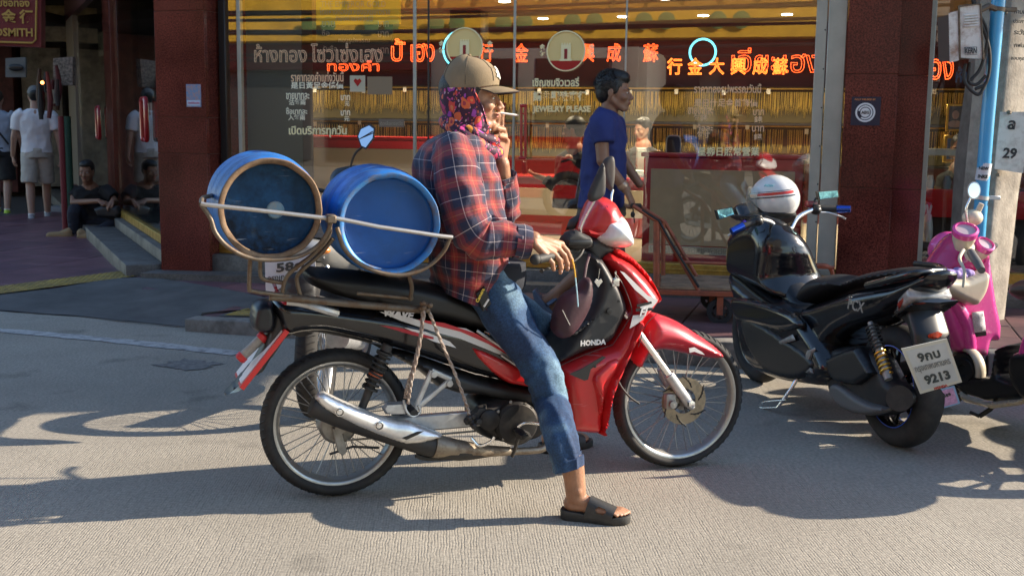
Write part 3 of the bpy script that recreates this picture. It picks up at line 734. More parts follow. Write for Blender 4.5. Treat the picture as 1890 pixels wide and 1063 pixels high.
# mirror on counter
t = empty('table_mirror', S, 'small framed table mirror standing on the red display counter', 'mirror')
a = S.p(1243, 272, .5); m = MB(); ro = []
for k in range(40):
    an = 2*pi*k/40; c_, s_ = cos(an), sin(an); ex = lambda v: math.copysign(abs(v)**.45, v)
    ro.append((a.x+ex(c_)*.058, .5, a.z+ex(s_)*.092))
m.tube(ro, .006, 8, closed=True); m.build('frame', M_alu, t)
m = MB(); m.prism([(p[0], p[2]) for p in ro], .498, .504); m.build('mirror_plate', M_black, t)
m = MB(); m.tube([(a.x, .51, a.z-.09), (a.x, .54, zt_+.036)], .008, 8); m.build('stand', M_alu, t)
# red banner/soffit strips and yellow ceiling drapes inside, boards
m = MB(); a = S.p(583, 20, .5); b = S.p(738, 20, .5); z0 = S.p(650, 46, .5).z
m.box(a.x, b.x, .5, .53, z0, z0+.75, .004); bd = m.build('sign_board', mat('mustard_board', (.55, .35, .02), .5, emit=(.5, .3, .01), estr=.12), shop)
m = MB(); z1_ = S.p(650, 115, .5).z; m.box(a.x, b.x-.07, .5, .53, z1_, z0-.003, .004); bd2 = m.build('sign_board', mat('dark_green_board', (.018, .026, .02), .5), shop)
XR = (1, 0, 0); ZU = (0, 0, 1)
def on_glass(txt, x0_, x1_, y, mt, hpx, w=-.006, parent=None, **kw):
    a = S.p(x0_, y, w); b = S.p(x1_, y, w); t_ = S.p((x0_+x1_)/2, y-hpx/2, w).z; u_ = S.p((x0_+x1_)/2, y+hpx/2, w).z
    if parent is None:
        parent = panes[0]
        for p_, (ca_, cb_) in zip(panes, cuts):
            if ca_ <= (x0_+x1_)/2 <= cb_: parent = p_
    name = kw.pop('name', 'lettering')
    return lettering(name, txt, (a+b)/2, (b-a), ZU, (b-a).length, mt, parent, height=t_-u_, **kw)
M_paleletter = mat('pale_gold_letter', (.9, .86, .66), .5)
on_glass('THE EMPEROR GOLD', 592, 712, 8, M_cream, 11, .49, bd)
on_glass('โดยห้างทองโซวเซ่งเฮงเยาวราช', 590, 720, 21, M_cream, 14, .49, bd)
on_glass('ทองคำแท่งวันนี้', 620, 688, 33, M_cream, 14, .49, bd)
for (t_, xa, xb, y) in (('ขาย', 594, 618, 45), ('บาท', 698, 717, 45), ('ซื้อ', 594, 608, 61), ('บาท', 698, 717, 64), ('ทองรูปพรรณ', 625, 682, 76), ('รับซื้อ', 596, 622, 90), ('บาท', 698, 717, 94)):
    on_glass(t_, xa, xb, y, M_cream, 11, .49, bd2)
# window lettering, left
on_glass('ห้างทอง', 469, 566, 99, M_goldout, 34, -.008, outline=.018)
on_glass('โซวเซ่งเฮง', 574, 706, 98, M_goldout, 36, -.008, outline=.018)
on_glass('ราคาทองคำแท่งวันนี้', 537, 634, 142, M_goldout, 19, bold=.012)
on_glass('是日黃足金條價', 537, 634, 158, M_paleletter, 13, bold=.02)
for (t_, xa, xb, y, h_) in (('ขายบาทละ', 528, 571, 178, 12), ('沽每兩', 533, 564, 189, 11), ('บาท', 629, 646, 181, 10), ('元', 636, 645, 192, 9), ('ซื้อบาทละ', 528, 567, 205, 13), ('入每兩', 532, 563, 217, 11), ('บาท', 629, 646, 209, 10), ('元', 635, 645, 220, 9)):
    on_glass(t_, xa, xb, y, M_paleletter, h_, bold=.015)
on_glass('เปิดบริการทุกวัน', 533, 640, 243, M_goldpaint, 22, bold=.025)
# doors
on_glass('เชิญชมจิวเวลรี่', 983, 1069, 153, M_goldpaint, 21, bold=.03)
on_glass('請參觀珠寶行', 984, 1083, 178, M_goldpaint, 19, bold=.035)
on_glass('JEWELRY PLEASE', 983, 1090, 203, M_goldpaint, 15, bold=.035)
# right price table
on_glass('ราคาทองรูปพรรณวันนี้', 1281, 1405, 166, M_goldout, 22, bold=.012)
on_glass('是日什足金首飾價', 1281, 1399, 190, M_goldout, 15, bold=.012)
for (t_, xa, xb, y, h_) in (('ขายบาทละ', 1270, 1316, 205, 13), ('每錢', 1280, 1305, 218, 13), ('บาท', 1390, 1410, 208, 11), ('錢', 1392, 1407, 221, 12), ('ซื้อละ', 1286, 1316, 236, 13), ('每寸', 1286, 1310, 249, 12), ('บาท', 1388, 1410, 238, 11), ('錢', 1391, 1406, 253, 12)):
    on_glass(t_, xa, xb, y, M_goldout, h_, bold=.012)
on_glass('星期日照常營業', 1288, 1402, 280, M_goldpaint, 17, bold=.02)
# neon
M_letterfill = mat('red_letter_fill', (.5, .05, .02), .5, emit=(.8, .05, .01), estr=.5)
on_glass('ทองคำ', 604, 700, 122, M_neon, 20, .06, outline=.010, name='neon_lettering')
on_glass('ปั้', 722, 748, 93, M_neon, 42, .06, outline=.012, name='neon_lettering')
on_glass('เฮง', 758, 802, 98, M_neon, 34, .06, outline=.012, name='neon_lettering')
for ch, x, hw_ in (('行', 897, 13), ('金', 962, 13), ('興', 1085, 12), ('成', 1133, 13), ('蘇', 1201, 14)):
    on_glass(ch, x-hw_, x+hw_, 98, M_neon, 34, .06, outline=.012, name='neon_lettering')
on_glass('大', 1031, 1057, 98, M_neon, 34, .06, outline=.012, name='neon_lettering')
for ch, x in (('行', 1245), ('金', 1283), ('大', 1323), ('興', 1363), ('成', 1403), ('蘇', 1440)):
    on_glass(ch, x-14, x+14, 123, M_letterfill, 31, .036, bold=.03); on_glass(ch, x-14, x+14, 123, M_neon2, 31, .03, outline=.016, name='neon_lettering')
on_glass('เจียะเฮง', 1350, 1515, 112, M_neon, 46, .10, outline=.008, name='neon_lettering')
def neon_ring(px, py, rpx, mt, w=.09):
    c = S.p(px, py, w); r = abs(S.p(px+rpx, py, w).x-c.x); m = MB()
    m.tube([(c.x+r*cos(2*pi*k/40), w, c.z+r*sin(2*pi*k/40)) for k in range(40)], .008, 8, closed=True); return m.build('neon_ring', mt, shop)
neon_ring(1297, 97, 24, M_cyan); neon_ring(850, 92, 32, M_cyan)
# round emblems
def emblem(px, py, rpx):
    c = S.p(px, py, -.02); r = abs(S.p(px+rpx, py, -.02).x-c.x)
    t = empty('round_emblem', S, loc=(0, 0, 0), parent=shop)
    t.location = (0, 0, 0)
    m = MB(); m.lathe([(r, 0), (r, -.012), (.001, -.012)], (c.x, -.012, c.z), (0, 1, 0), 40); m.lathe([(r, .002), (.001, .002)], (c.x, -.012, c.z), (0, 1, 0), 40)
    m.build('disc', mat('emblem_gold', (.85, .66, .28), .45), t)
    m = MB(); m.tube([(c.x+r*cos(2*pi*k/40), -.028, c.z+r*sin(2*pi*k/40)) for k in range(40)], .006, 8, closed=True); m.build('rim', M_goldpaint, t)
    zc = -.5*r; a0 = math.asin(-.5); pts = [(c.x+.97*r*cos(a0+(-pi-2*a0)*k/24), c.z+.97*r*sin(a0+(-pi-2*a0)*k/24)) for k in range(25)]
    m = MB(); m.prism(pts, -.031, -.0265); m.build('red_base', M_red, t)
    m = MB(); u = r/10
    m.box(c.x-2.6*u, c.x+2.6*u, -.032, -.0265, c.z+zc*1, c.z+3.2*u); 
    for k in (-2, -.7, .7, 2): m.box(c.x+(k-.35)*u, c.x+(k+.35)*u, -.032, -.0265, c.z+3.2*u+.0005, c.z+4.1*u)
    m.box(c.x-3.2*u, c.x+3.2*u, -.033, -.0322, c.z+zc, c.z+zc+u)
    m.build('gate', M_goldpaint, t)
    m = MB(); m.box(c.x-.8*u, c.x+.8*u, -.034, -.0322, c.z+zc+u*1.02, c.z+1.1*u); m.build('gate_door', mat('gate_red', (.3, .02, .02), .5), t)
emblem(858, 88, 33); emblem(1045, 95, 35)
for (x, y) in ((815, 87), (904, 87), (1001, 93), (1092, 93)):
    on_glass('金', x-5, x+5, y-6, M_goldpaint, 11, bold=.04); on_glass('行', x-5, x+5, y+6, M_goldpaint, 11, bold=.04)
# stickers on the glass
def sticker(name, xa, xb, ya, yb, mt, fr=S, w=-.004, parent=None, th=.002):
    a = fr.p(xa, (ya+yb)/2, w); b = fr.p(xb, (ya+yb)/2, w); z0 = fr.p((xa+xb)/2, yb, w).z; z1 = fr.p((xa+xb)/2, ya, w).z
    m = MB(); m.box(a.x, b.x, w-th/2, w+th/2, z0, z1); return m.build(name, mt, parent)
st = sticker('sticker', 646, 674, 140, 170, mat('cream_sticker', (.55, .5, .36), .6), parent=shop)
c = S.p(660, 150, -.006); m = MB(); m.prism([(c.x, c.z-.045), (c.x-.035, c.z), (c.x-.02, c.z+.02), (c.x, c.z+.008), (c.x+.02, c.z+.02), (c.x+.035, c.z)], -.0085, -.006); m.build('heart', M_red, st)
sticker('sticker', 678, 724, 142, 175, mat('faded_brown_paper', (.28, .2, .12), .7), parent=shop)
s3 = sticker('sticker', 699, 746, 220, 235, mat('grey_brown_sticker', (.2, .15, .11), .6), parent=shop)
on_glass('ติดกล้องวงจรปิด', 702, 743, 228, M_cream, 8, -.007, s3)
s4 = sticker('sticker', 904, 920, 155, 173, mat('yellow_warning', (.6, .45, .05), .6), parent=shop)
sticker('yellow_arrow', 1095, 1115, 173, 187, mat('yellow_sign', (.8, .5, .02), .5), w=.3, parent=shop)
# badge on left pillar and round-logo sticker on right pillar
M_stickblue = mat('blue_photo_sticker', (.05, .25, .5), .45, var=.6, vscale=40, var_col=(.45, .25, .2))
sb = sticker('poster', 344, 371, 156, 198, M_stickblue, w=-.204, parent=shop, th=.003)
a = S.p(345.5, 191, -.2065); b = S.p(369.5, 191, -.2065); m = MB(); m.box(a.x, b.x, -.2075, -.206, a.z-.02, a.z+.025); m.build('text_band', mat('pale_band', (.45, .55, .7), .5), sb)
lettering('lettering', 'ยินดีต้อนรับ', S.p(357.5, 190, -.209), XR, ZU, (b-a).length*.85, mat('pink_print', (.6, .1, .2), .5), sb)
sa = sticker('poster', 1571, 1625, 179, 232, mat('navy_sticker', (.015, .018, .045), .35), w=-.124, parent=shop, th=.003)
M_whitep = mat('white_print', (.8, .8, .8), .5)
def ring_flat(cx_, cz_, r0, r1, y, mt, parent, a0=0, a1=2*pi, name='logo_ring'):
    m = MB(); n_ = 36; P0 = []; 
    for k in range(n_+1):
        an = a0+(a1-a0)*k/n_; P0.append([(cx_+r0*cos(an), y, cz_+r0*sin(an)), (cx_+r1*cos(an), y, cz_+r1*sin(an))])
    m.rings(P0, caps=False, ring_closed=False); return m.build(name, mt, parent)
c = S.p(1597, 208, -.1265); px_m = abs(S.p(1598, 208, -.1265).x-c.x)
ring_flat(c.x, c.z, 15*px_m, 18.5*px_m, -.1265, M_whitep, sa); ring_flat(c.x, c.z, 10.5*px_m, 13.5*px_m, -.1265, M_whitep, sa, -2.2, 2.9)
ring_flat(c.x, c.z, 0.1*px_m, 9*px_m, -.1265, M_whitep, sa)
lettering('lettering', 'AEG', c+V((0, -.001, 0)), XR, ZU, 15*px_m, M_black, sa, height=6*px_m, bold=.03)
lettering('lettering', 'FULLY INSURED BY', S.p(1597, 184, -.127), XR, ZU, 38*px_m, mat('orange_print', (.8, .3, .1), .5), sa, bold=.02)
# right-hand window of the shop beyond the pillar
xe = 5.3
m = MB(); m.box(rx2+.012, rx2+.05, .28, .34, FZ, 2.95, .004); m.build('frame', M_alu, shop)
m = MB(); m.quad((rx2+.05, .3, FZ+.07), (xe, .3, FZ+.07), (xe, .3, 2.95), (rx2+.05, .3, 2.95)); pr = m.build('window_pane', M_shopglass, shop, fix=False)
m = MB(); m.box(rx2, xe, .27, .36, FZ-.012, FZ+.075, .006); m.build('gold_sill', M_gold, shop)
on_glass('เฮง', 1706, 1760, 128, M_neon, 40, .33, pr, outline=.012, name='neon_lettering')
on_glass('ห้าง', 1764, 1800, 138, mat('blue_letter', (.05, .1, .2), .4), 30, .31, pr, bold=.02)
def incabinet():
    t = empty('wall_cabinet', S, 'red cabinet with dark glazed upper shelf inside the far right window', 'cabinet')
    a = S.p(1698, 300, 1.0); b = S.p(1900, 300, 1.0)
    z0 = S.p(1750, 402, 1.0).z; z1 = S.p(1750, 350, 1.0).z; z2 = S.p(1750, 288, 1.0).z
    m = MB(); m.box(a.x, b.x+2, 1.0, 1.5, z0, z1, .01); m.build('red_front', M_red, t)
    m = MB(); m.box(a.x, b.x+2, 1.1, 1.5, FZ, z0-.002, .01); m.build('base', M_dark, t)
    m = MB(); m.box(a.x, b.x+2, 1.01, 1.5, z1+.001, z2, .004); m.build('glass_front', M_caseglass, t)
    m = MB(); m.box(a.x, b.x+2, 1.0, 1.5, z2+.001, z2+.05, .004); m.build('top', M_alu, t)
    for i in range(7):
        m = MB(); x = a.x+.1+i*.13; m.lathe([(.03, 0), (.035, .05), (.02, .1), (.001, .1)], (x, 1.2, z1+.002), (0, 0, 1), 10); m.build('cup', mat('cup%d' % i, random.choice([(.4, .1, .15), (.15, .2, .25), (.3, .3, .3)]), .4), t)
    for (ya, yb, xa, xb) in ((192, 243, 1744, 1782), (250, 300, 1739, 1790)):
        p0 = S.p(xa, yb, 2.0); p1 = S.p(xb, ya, 2.0); m = MB(); m.box(p0.x, p1.x, 1.97, 2.0, p0.z, p1.z, .006)
        f = empty('picture_frame', S, 'gold framed portrait photo %s' % ('hanging above the dark car reflection, showing a bald man' if ya < 200 else 'below the bald man portrait, showing blue'), 'picture')
        m.build('frame', M_gold, f)
        m = MB(); e = (p1.x-p0.x)*.14; m.box(p0.x+e, p1.x-e, 1.962, 1.9695, p0.z+e, p1.z-e); m.build('photo', mat('photo_%d' % ya, (.10, .11, .12) if ya < 200 else (.1, .2, .35), .4), f)
        cx_ = (p0.x+p1.x)/2; hh = p1.z-p0.z; m = MB(); m.ball((cx_, 1.962, p0.z+hh*.6), (hh*.12, .004, hh*.16)); m.ball((cx_, 1.962, p0.z+hh*.27), (hh*.25, .003, hh*.13)); m.build('portrait', mat('portrait_skin_%d' % ya, (.42, .3, .24), .6), f)
incabinet()
def plastic_bag(px, py0, py1, wpx, lab, mt):
    w = .9; a = S.p(px-wpx/2, py1, w); b = S.p(px+wpx/2, py0, w); t = empty('plastic_bag', S, lab, 'bag')
    m = MB(); rr = []
    cx_ = (a.x+b.x)/2; W = (b.x-a.x)/2; H_ = b.z-a.z
    for k in range(9):
        z = a.z+H_*.7*k/8; s_ = (.75, .95, 1, 1, .97, .92, .85, .75, .6)[k]
        rr.append([V((cx_+W*s_*cos(q)*(1+.12*noise.noise(V((q*2, z*8, 1)))), w+.08*s_*sin(q)*(1+.3*noise.noise(V((q*2, z*8, 5)))), z)) for q in [2*pi*j/20 for j in range(20)]])
    m.rings(rr); m.build('sack', mt, t)
    for s_ in (-1, 1):
        m = MB(); m.tube([(cx_+s_*W*.5-.02, w, a.z+H_*.66), (cx_+s_*W*.45, w, a.z+H_*.95), (cx_+s_*W*.1, w, a.z+H_*.66)], .008, 6, smooth=5, flat=(1, .3)); m.build('loop_handle', mt, t)
M_bagw = mat('translucent_plastic', (.5, .5, .48), .35, sub=.2)
plastic_bag(1713, 375, 445, 24, 'white plastic carrier bag with loop handles hanging in the far right window', M_bagw)

# ---- side front on the alley
SF = Frame(S.world((px0, -.0, 0)), atan2(-SD.y, -SD.x))      # local x runs towards the pillar, so -x is away; local y points to ... inside
# orientation: X towards camera end; Y = left of it
side = shop
fs = empty('side_shopfront', SF, 'dark glazed side entrance of the gold shop with red pull handles and gold sill', 'shopfront')
inside = 1 if SF.Y.dot(S.X) > 0 else -1
def sbox(name, xa, xb, ya, yb, z0, z1, mt, c=.004, parent=None):
    ya, yb = sorted((ya*inside, yb*inside)); m = MB(); m.box(xa, xb, ya, yb, z0, z1, c); return m.build(name, mt, parent or fs)
sx = lambda px, w=0.0: SF.p(px, 250, w).x
sbox('glass_door', sx(217), sx(311), .0, .012, FZ+.08, 3.0, M_shopglass, 0)
sbox('post', sx(203), sx(216), -.04, .2, FZ, 3.4, M_rg)
sbox('glass_door', sx(148), sx(202), .0, .012, FZ+.08, 3.0, M_shopglass, 0)
sbox('post', sx(134), sx(147), -.04, .2, FZ, 3.4, mat('pale_post', (.25, .2, .15), .5))
sbox('gold_sill', sx(150), sx(311), -.03, .05, FZ-.01, FZ+.07, M_gold)
sbox('backing_wall', sx(60), sx(311), 1.2, 1.3, FZ, 3.4, mat('dim_lobby_wall', (.05, .03, .025), .5))
sbox('lintel', sx(134), -.002, -.05, .3, 3.0, 3.9, M_maroon)
sbox('plinth', sx(60), -.01, -.10, 1.2, -.1, FZ-.014, M_granite, .008)
sbox('step', sx(60), .1, -.42, -.102, -.1, .155, M_granite, .01)
for (xx, y0, y1) in ((265, 183, 258), (180, 198, 255)):
    a = SF.p(xx, y0, -.06*inside); b = SF.p(xx, y1, -.06*inside)
    m = MB(); hw_ = .15
    pts = [(a.x-hw_, -.06*inside, a.z-.03), (a.x-hw_+.02, -.06*inside, a.z), (a.x+hw_-.02, -.06*inside, a.z), (a.x+hw_, -.06*inside, a.z-.03), (a.x+hw_, -.06*inside, b.z+.03), (a.x+hw_-.02, -.06*inside, b.z), (a.x-hw_+.02, -.06*inside, b.z), (a.x-hw_, -.06*inside, b.z+.03)]
    m.tube(pts, .024, 8, closed=True); m.build('door_handle', M_red, fs)
sbox('leaflet', sx(150), sx(165), .3, .31, 2.35, 2.7, M_cream)
# ================================================================== vehicle materials
M_tyre = mat('tyre_rubber', (.022, .022, .023), .75, dirt=.5, dscale=10, dcol=(.07, .065, .058), spec=.35)
M_rim = mat('worn_alloy_rim', (.42, .42, .41), .36, metal=.9, dirt=.35, dscale=12, dcol=(.2, .18, .15))
M_spoke = mat('dull_spoke', (.3, .3, .3), .4, metal=.8)
M_chrome = mat('chrome', (.9, .9, .9), .24, metal=1, dirt=.25, dscale=16, dcol=(.35, .33, .3))
M_alloy = mat('cast_alloy', (.5, .51, .52), .42, metal=.7, var=.2, vscale=20)
M_dirtalloy = mat('dirty_alloy', (.3, .29, .27), .5, metal=.6, var=.3, vscale=25)
M_bred = mat('red_fairing_paint', (.62, .018, .022), .3, coat=.6, dirt=.3, dscale=7, dcol=(.36, .05, .04), scratch=.6)
M_bred2 = mat('faded_red_fender', (.50, .022, .04), .36, coat=.4, dirt=.25, dscale=7, dcol=(.35, .06, .07), scratch=.5)
M_bplas = mat('grey_black_plastic', (.022, .022, .024), .45, dirt=.4, dscale=7, dcol=(.07, .065, .06))
M_bgloss = mat('gloss_black_paint', (.006, .006, .008), .17, coat=.5, dirt=.1, dscale=4, dcol=(.02, .02, .02))
M_seat = mat('black_vinyl', (.012, .012, .013), .5, bump=.5, bscale=260)
M_engine = mat('black_engine_castings', (.018, .018, .02), .45, metal=.3, dirt=.5, dscale=14, dcol=(.07, .06, .05))
M_exh = mat('heat_stained_steel', (.30, .25, .19), .45, metal=.6, dirt=.6, dscale=16, dcol=(.10, .05, .03))
M_matblk = mat('matt_black_steel', (.03, .03, .032), .55, metal=.2, dirt=.3, dscale=10, dcol=(.1, .08, .06))
M_rust = mat('rusty_steel_tube', (.15, .12, .09), .5, metal=.55, dirt=.65, dscale=22, dcol=(.12, .055, .025))
M_barsteel = mat('bare_steel_rod', (.5, .48, .45), .38, metal=.8, dirt=.3, dscale=15, dcol=(.2, .12, .08))
M_lensred = mat('red_lens', (.5, .01, .01), .15, coat=.5)
M_lens = mat('clear_headlamp', (.92, .91, .88), .18, coat=.6, var=.08, vscale=20)
M_silverdecal = mat('silver_decal', (.55, .55, .57), .3, metal=.4)
M_whitedecal = mat('white_decal', (.72, .7, .68), .35)
M_rubber = mat('black_rubber', (.02, .02, .02), .65)
M_rope = mat('braided_rope', (.2, .12, .09), .85, var=.8, vscale=90, var_col=(.45, .4, .35))
M_mirror = mat('mirror_glass', (.9, .92, .95), .02, metal=1)
M_key = mat('silver_key', (.7, .69, .65), .25, metal=.9)

def wheel(parent, c, R, tw, rimr, fr_axis=(0, 1, 0), tread=True, spokes=True, rimmat=None, mirrorless=False, bead=.0):
    """wheel whose axle is the local y axis; returns the part"""
    wl = empty('wheel', parent=parent, loc=c)
    hs = tw/2
    m = MB(); prof = []
    sec = [(rimr, -hs*.62), (rimr+.010, -hs*.9), (rimr+(R-rimr)*.35, -hs*1.02), (rimr+(R-rimr)*.62, -hs*.97), (R-.010, -hs*.62), (R-.003, -hs*.3), (R, 0), (R-.003, hs*.3), (R-.010, hs*.62), (rimr+(R-rimr)*.62, hs*.97), (rimr+(R-rimr)*.35, hs*1.02), (rimr+.010, hs*.9), (rimr, hs*.62)]
    m.lathe(sec, (0, 0, 0), (0, 1, 0), 72, closed=False)
    m.f.pop(); m.f.pop(); m.m.pop(); m.m.pop()
    ty = m.build('tyre', M_tyre, wl, sharp=60)
    if tread:
        m = MB(); n = 56
        for k in range(n):
            for s_ in (-1, 1):
                a = 2*pi*(k+(.5 if s_ > 0 else 0))/n
                pts = []
                for (rr, hh, da) in ((R-.014, .86, 0), (R-.0075, .62, .018), (R-.0028, .3, .05), (R-.0014, .08, .075)):
                    pts.append((rr*cos(a+da), s_*hs*hh, rr*sin(a+da)))
                m.tube(pts, .0022, 4)
        m.build('tread', M_rubber, ty, kind='stuff')
    m = MB(); prof = [(rimr+.004, -hs*.66), (rimr+.006, -hs*.75), (rimr-.002, -hs*.76), (rimr-.010, -hs*.62), (rimr-.014, -hs*.35), (rimr-.022, 0), (rimr-.014, hs*.35), (rimr-.010, hs*.62), (rimr-.002, hs*.76), (rimr+.006, hs*.75), (rimr+.004, hs*.66)]
    m.lathe(prof, (0, 0, 0), (0, 1, 0), 72); m.f.pop(); m.f.pop(); m.m.pop(); m.m.pop()
    m.build('rim', rimmat or M_rim, wl, sharp=50)
    if spokes:
        hr = .038
        for s_ in (-1, 1):
            for cr in (-1, 1):
                q = MB(); a0 = 0; aR = cr*RAD(38)
                q.tube([(hr*cos(a0), s_*.028, hr*sin(a0)), ((rimr-.018)*cos(a0+aR*.55+0), s_*.006, (rimr-.018)*sin(a0+aR*.55))], .0020, 6)
                q.tube([((rimr-.034)*cos(a0+aR*.55), s_*.007, (rimr-.034)*sin(a0+aR*.55)), ((rimr-.018)*cos(a0+aR*.55), s_*.006, (rimr-.018)*sin(a0+aR*.55))], .003, 6)
                me = q.mesh('spoke', M_spoke)
                for k in range(9):
                    o = obj('spoke', me, wl); o.rotation_euler = (0, 2*pi*(k+(.25 if s_ > 0 else 0)+(.5 if cr > 0 else 0))/9, 0)
    return wl

# ================================================================== the red underbone motorcycle
bR = G(622, 913); bF = G(1248, 860)
B = Frame((bR.x, bR.y, 0), atan2(bF.y-bR.y, bF.x-bR.x))
WB = (bF-bR).length
bike = empty('motorcycle', B, 'red and black underbone motorcycle ridden by the smoking man, barrels racked on its tail', 'motorcycle')
def bp(pts, w, sm=0, closed=True):
    q = [B.p(x, y, w) for x, y in pts]
    if sm: q = catmull(q, sm, closed)
    return [(v.x, v.z) for v in q]
def bt(pts): return [B.p(x, y, w) for x, y, w in pts]
def binf(name, pts, w, W, mt, R=.03, g=.012, sm=0, parent=None, hw=None, w1=None, **kw):
    m = MB(); m.inflate(bp(pts, w, sm), -W, W if w1 is None else w1, R, g, hw=hw); return m.build(name, mt, parent or bike, sharp=55, **kw)
def btube(name, pts, r, mt, n=8, smooth=0, parent=None, **kw):
    m = MB(); m.tube(bt(pts), r, n, smooth=smooth, **kw); return m.build(name, mt, parent or bike)
Rr = (B.p(769, 772, -.03).x-B.p(479, 772, -.03).x)/2*.965
Rf = (B.p(1373, 745, -.03).x-B.p(1125, 745, -.03).x)/2*.955
rimr = Rr*.82
rw = wheel(bike, (0, 0, Rr), Rr, .082, rimr)
fw = wheel(bike, (WB, 0, Rf), Rf, .074, Rf*.845, rimmat=M_rim)
RC = V((0, 0, Rr)); FC = V((WB, 0, Rf))
# hubs
m = MB(); m.lathe([(.02, -.10), (.02, -.062), (.062, -.058), (.072, -.045), (.072, .045), (.062, .058), (.02, .062), (.012, .1)], (0, 0, 0), (0, 1, 0), 28); m.build('hub', M_dirtalloy, rw)
m = MB(); m.lathe([(.018, -.085), (.022, -.05), (.04, -.045), (.034, -.03), (.034, .03), (.04, .045), (.02, .05), (.018, .085)], (0, 0, 0), (0, 1, 0), 24); m.build('hub', M_dirtalloy, fw)
# brake disc with slots
m = MB(); r0, r1 = .052, .098
m.lathe([(r0, -.052), (r1, -.052), (r1, -.048), (r0, -.048)], (0, 0, 0), (0, 1, 0), 48, closed=True); dsc = m.build('brake_disc', mat('disc_steel', (.32, .27, .2), .3, metal=.8, dirt=.4, dscale=30), fw)
m = MB()
for k in range(6):
    for j in range(4):
        a = 2*pi*k/6+j*.14; ra = r0+.012+j*.009
        m.tube([(ra*cos(a), -.0535, ra*sin(a)), ((ra+.006)*cos(a+.12), -.0535, (ra+.006)*sin(a+.12)), ((ra+.016)*cos(a+.2), -.0535, (ra+.016)*sin(a+.2))], .0028, 6)
m.build('disc_slot', M_black, dsc, kind='stuff')
m = MB()
for k in range(5):
    a = 2*pi*k/5; m.box(.02, .062, -.051, -.047, -.006, .006, .001, Matrix.Rotation(-a, 4, 'Y'))
m.build('disc_carrier', M_matblk, dsc)
# caliper
c = FC+V((-.07, -.062, .01)); m = MB(); m.box(c.x-.022, c.x+.025, c.y-.018, c.y+.02, c.z-.035, c.z+.03, .008); m.lathe([(.016, 0), (.016, -.02), (.001, -.022)], (c.x+.005, c.y-.012, c.z-.012), (0, 1, 0), 16); m.build('brake_caliper', M_dirtalloy, bike)
btube('brake_hose', [(1180, 745, -.085), (1158, 728, -.1), (1140, 700, -.09), (1132, 655, -.08), (1136, 600, -.05)], .0045, M_rubber, smooth=6)
# forks
def fork(w, top, up):
    m = MB(); a = FC+V((0.006, w, 0)); t = B.p(*top, w)
    d = (t-a).normalized(); m.tube([a-d*.03, a, a+d*.05, a+(t-a)*.55], [.012, .02, .021, .022], 16); f = m.build('fork_leg', M_alloy, bike)
    m = MB(); m.tube([a+(t-a)*.5, t+d*.35], .0145, 14); m.build('fork_tube', M_chrome, f)
    m = MB(); m.lathe([(.017, 0), (.015, -.012), (.002, -.014)], a+V((0, -.02 if w < 0 else .02, 0)), (0, 1, 0), 6); m.build('axle_nut', M_chrome, f)
fork(-.082, (1203, 648), 0); fork(.082, (1207, 640), 0)
# front fender
fpts = [(1207, 580), (1237, 587), (1262, 598), (1283, 611), (1303, 623), (1320, 635), (1334, 647), (1342, 657), (1341, 664), (1320, 665), (1296, 661), (1271, 656), (1245, 650), (1222, 649), (1205, 656), (1195, 671), (1188, 683), (1173, 675), (1173, 658), (1180, 640), (1192, 600)]
binf('front_fender', fpts, -.06, .098, M_bred2, R=.075, g=.008, sm=3)
m = MB(); m.prism(bp([(1270, 642), (1280, 640), (1293, 648), (1299, 654), (1290, 652), (1280, 648), (1271, 650)], -.09), -.0995, -.0975); m.build('worn_sticker', M_whitedecal, bike)
# leg shield outer (red)
ls = [(1119, 481), (1135, 466), (1160, 474), (1180, 487), (1202, 510), (1220, 535), (1229, 551), (1226, 561), (1212, 580), (1200, 592), (1190, 612), (1178, 640), (1160, 680), (1145, 712), (1132, 750), (1124, 800), (1119, 811), (1090, 809), (1062, 805), (1052, 770), (1043, 735), (1036, 700), (1031, 676), (1075, 656), (1131, 636), (1148, 610), (1160, 588), (1166, 570), (1160, 550), (1150, 526), (1136, 503)]
def hwl(x, z):
    t = min(1, max(0, (z-.25)/.75)); return .75+.25*sin(pi*min(1, t*1.1))
shield = binf('leg_shield', ls, -.13, .16, M_bred, R=.06, g=.009, hw=hwl)
# crease overlay panels
def decal(name, pts, w, mt, parent, th=.0018, c=0):
    m = MB(); m.prism(bp(pts, w), w-th, w, c=c); return m.build(name, mt, parent)
decal('vent', [(1050, 690), (1072, 681), (1112, 657), (1118, 659), (1090, 681), (1085, 700), (1078, 702)], -.162, M_black, shield, .003)
binf('lower_cowl', [(1086, 702), (1092, 684), (1118, 660), (1140, 652), (1150, 662), (1140, 690), (1122, 712), (1118, 760), (1112, 790), (1106, 770), (1096, 730)], -.15, .175, M_bred, R=.03, g=.01)
m = MB(); c = B.p(1058, 788, -.165); m.lathe([(.010, 0), (.009, -.008), (.001, -.009)], c, (0, 1, 0), 14); m.build('bolt', M_black, shield)
binf('shield_edge', [(1121, 800), (1117, 770), (1117, 730), (1126, 700), (1150, 650), (1176, 590), (1186, 592), (1192, 598), (1172, 640), (1150, 690), (1134, 730), (1128, 770), (1126, 808), (1118, 811)], -.15, .185, M_bred, R=.02, g=.008, sm=2)
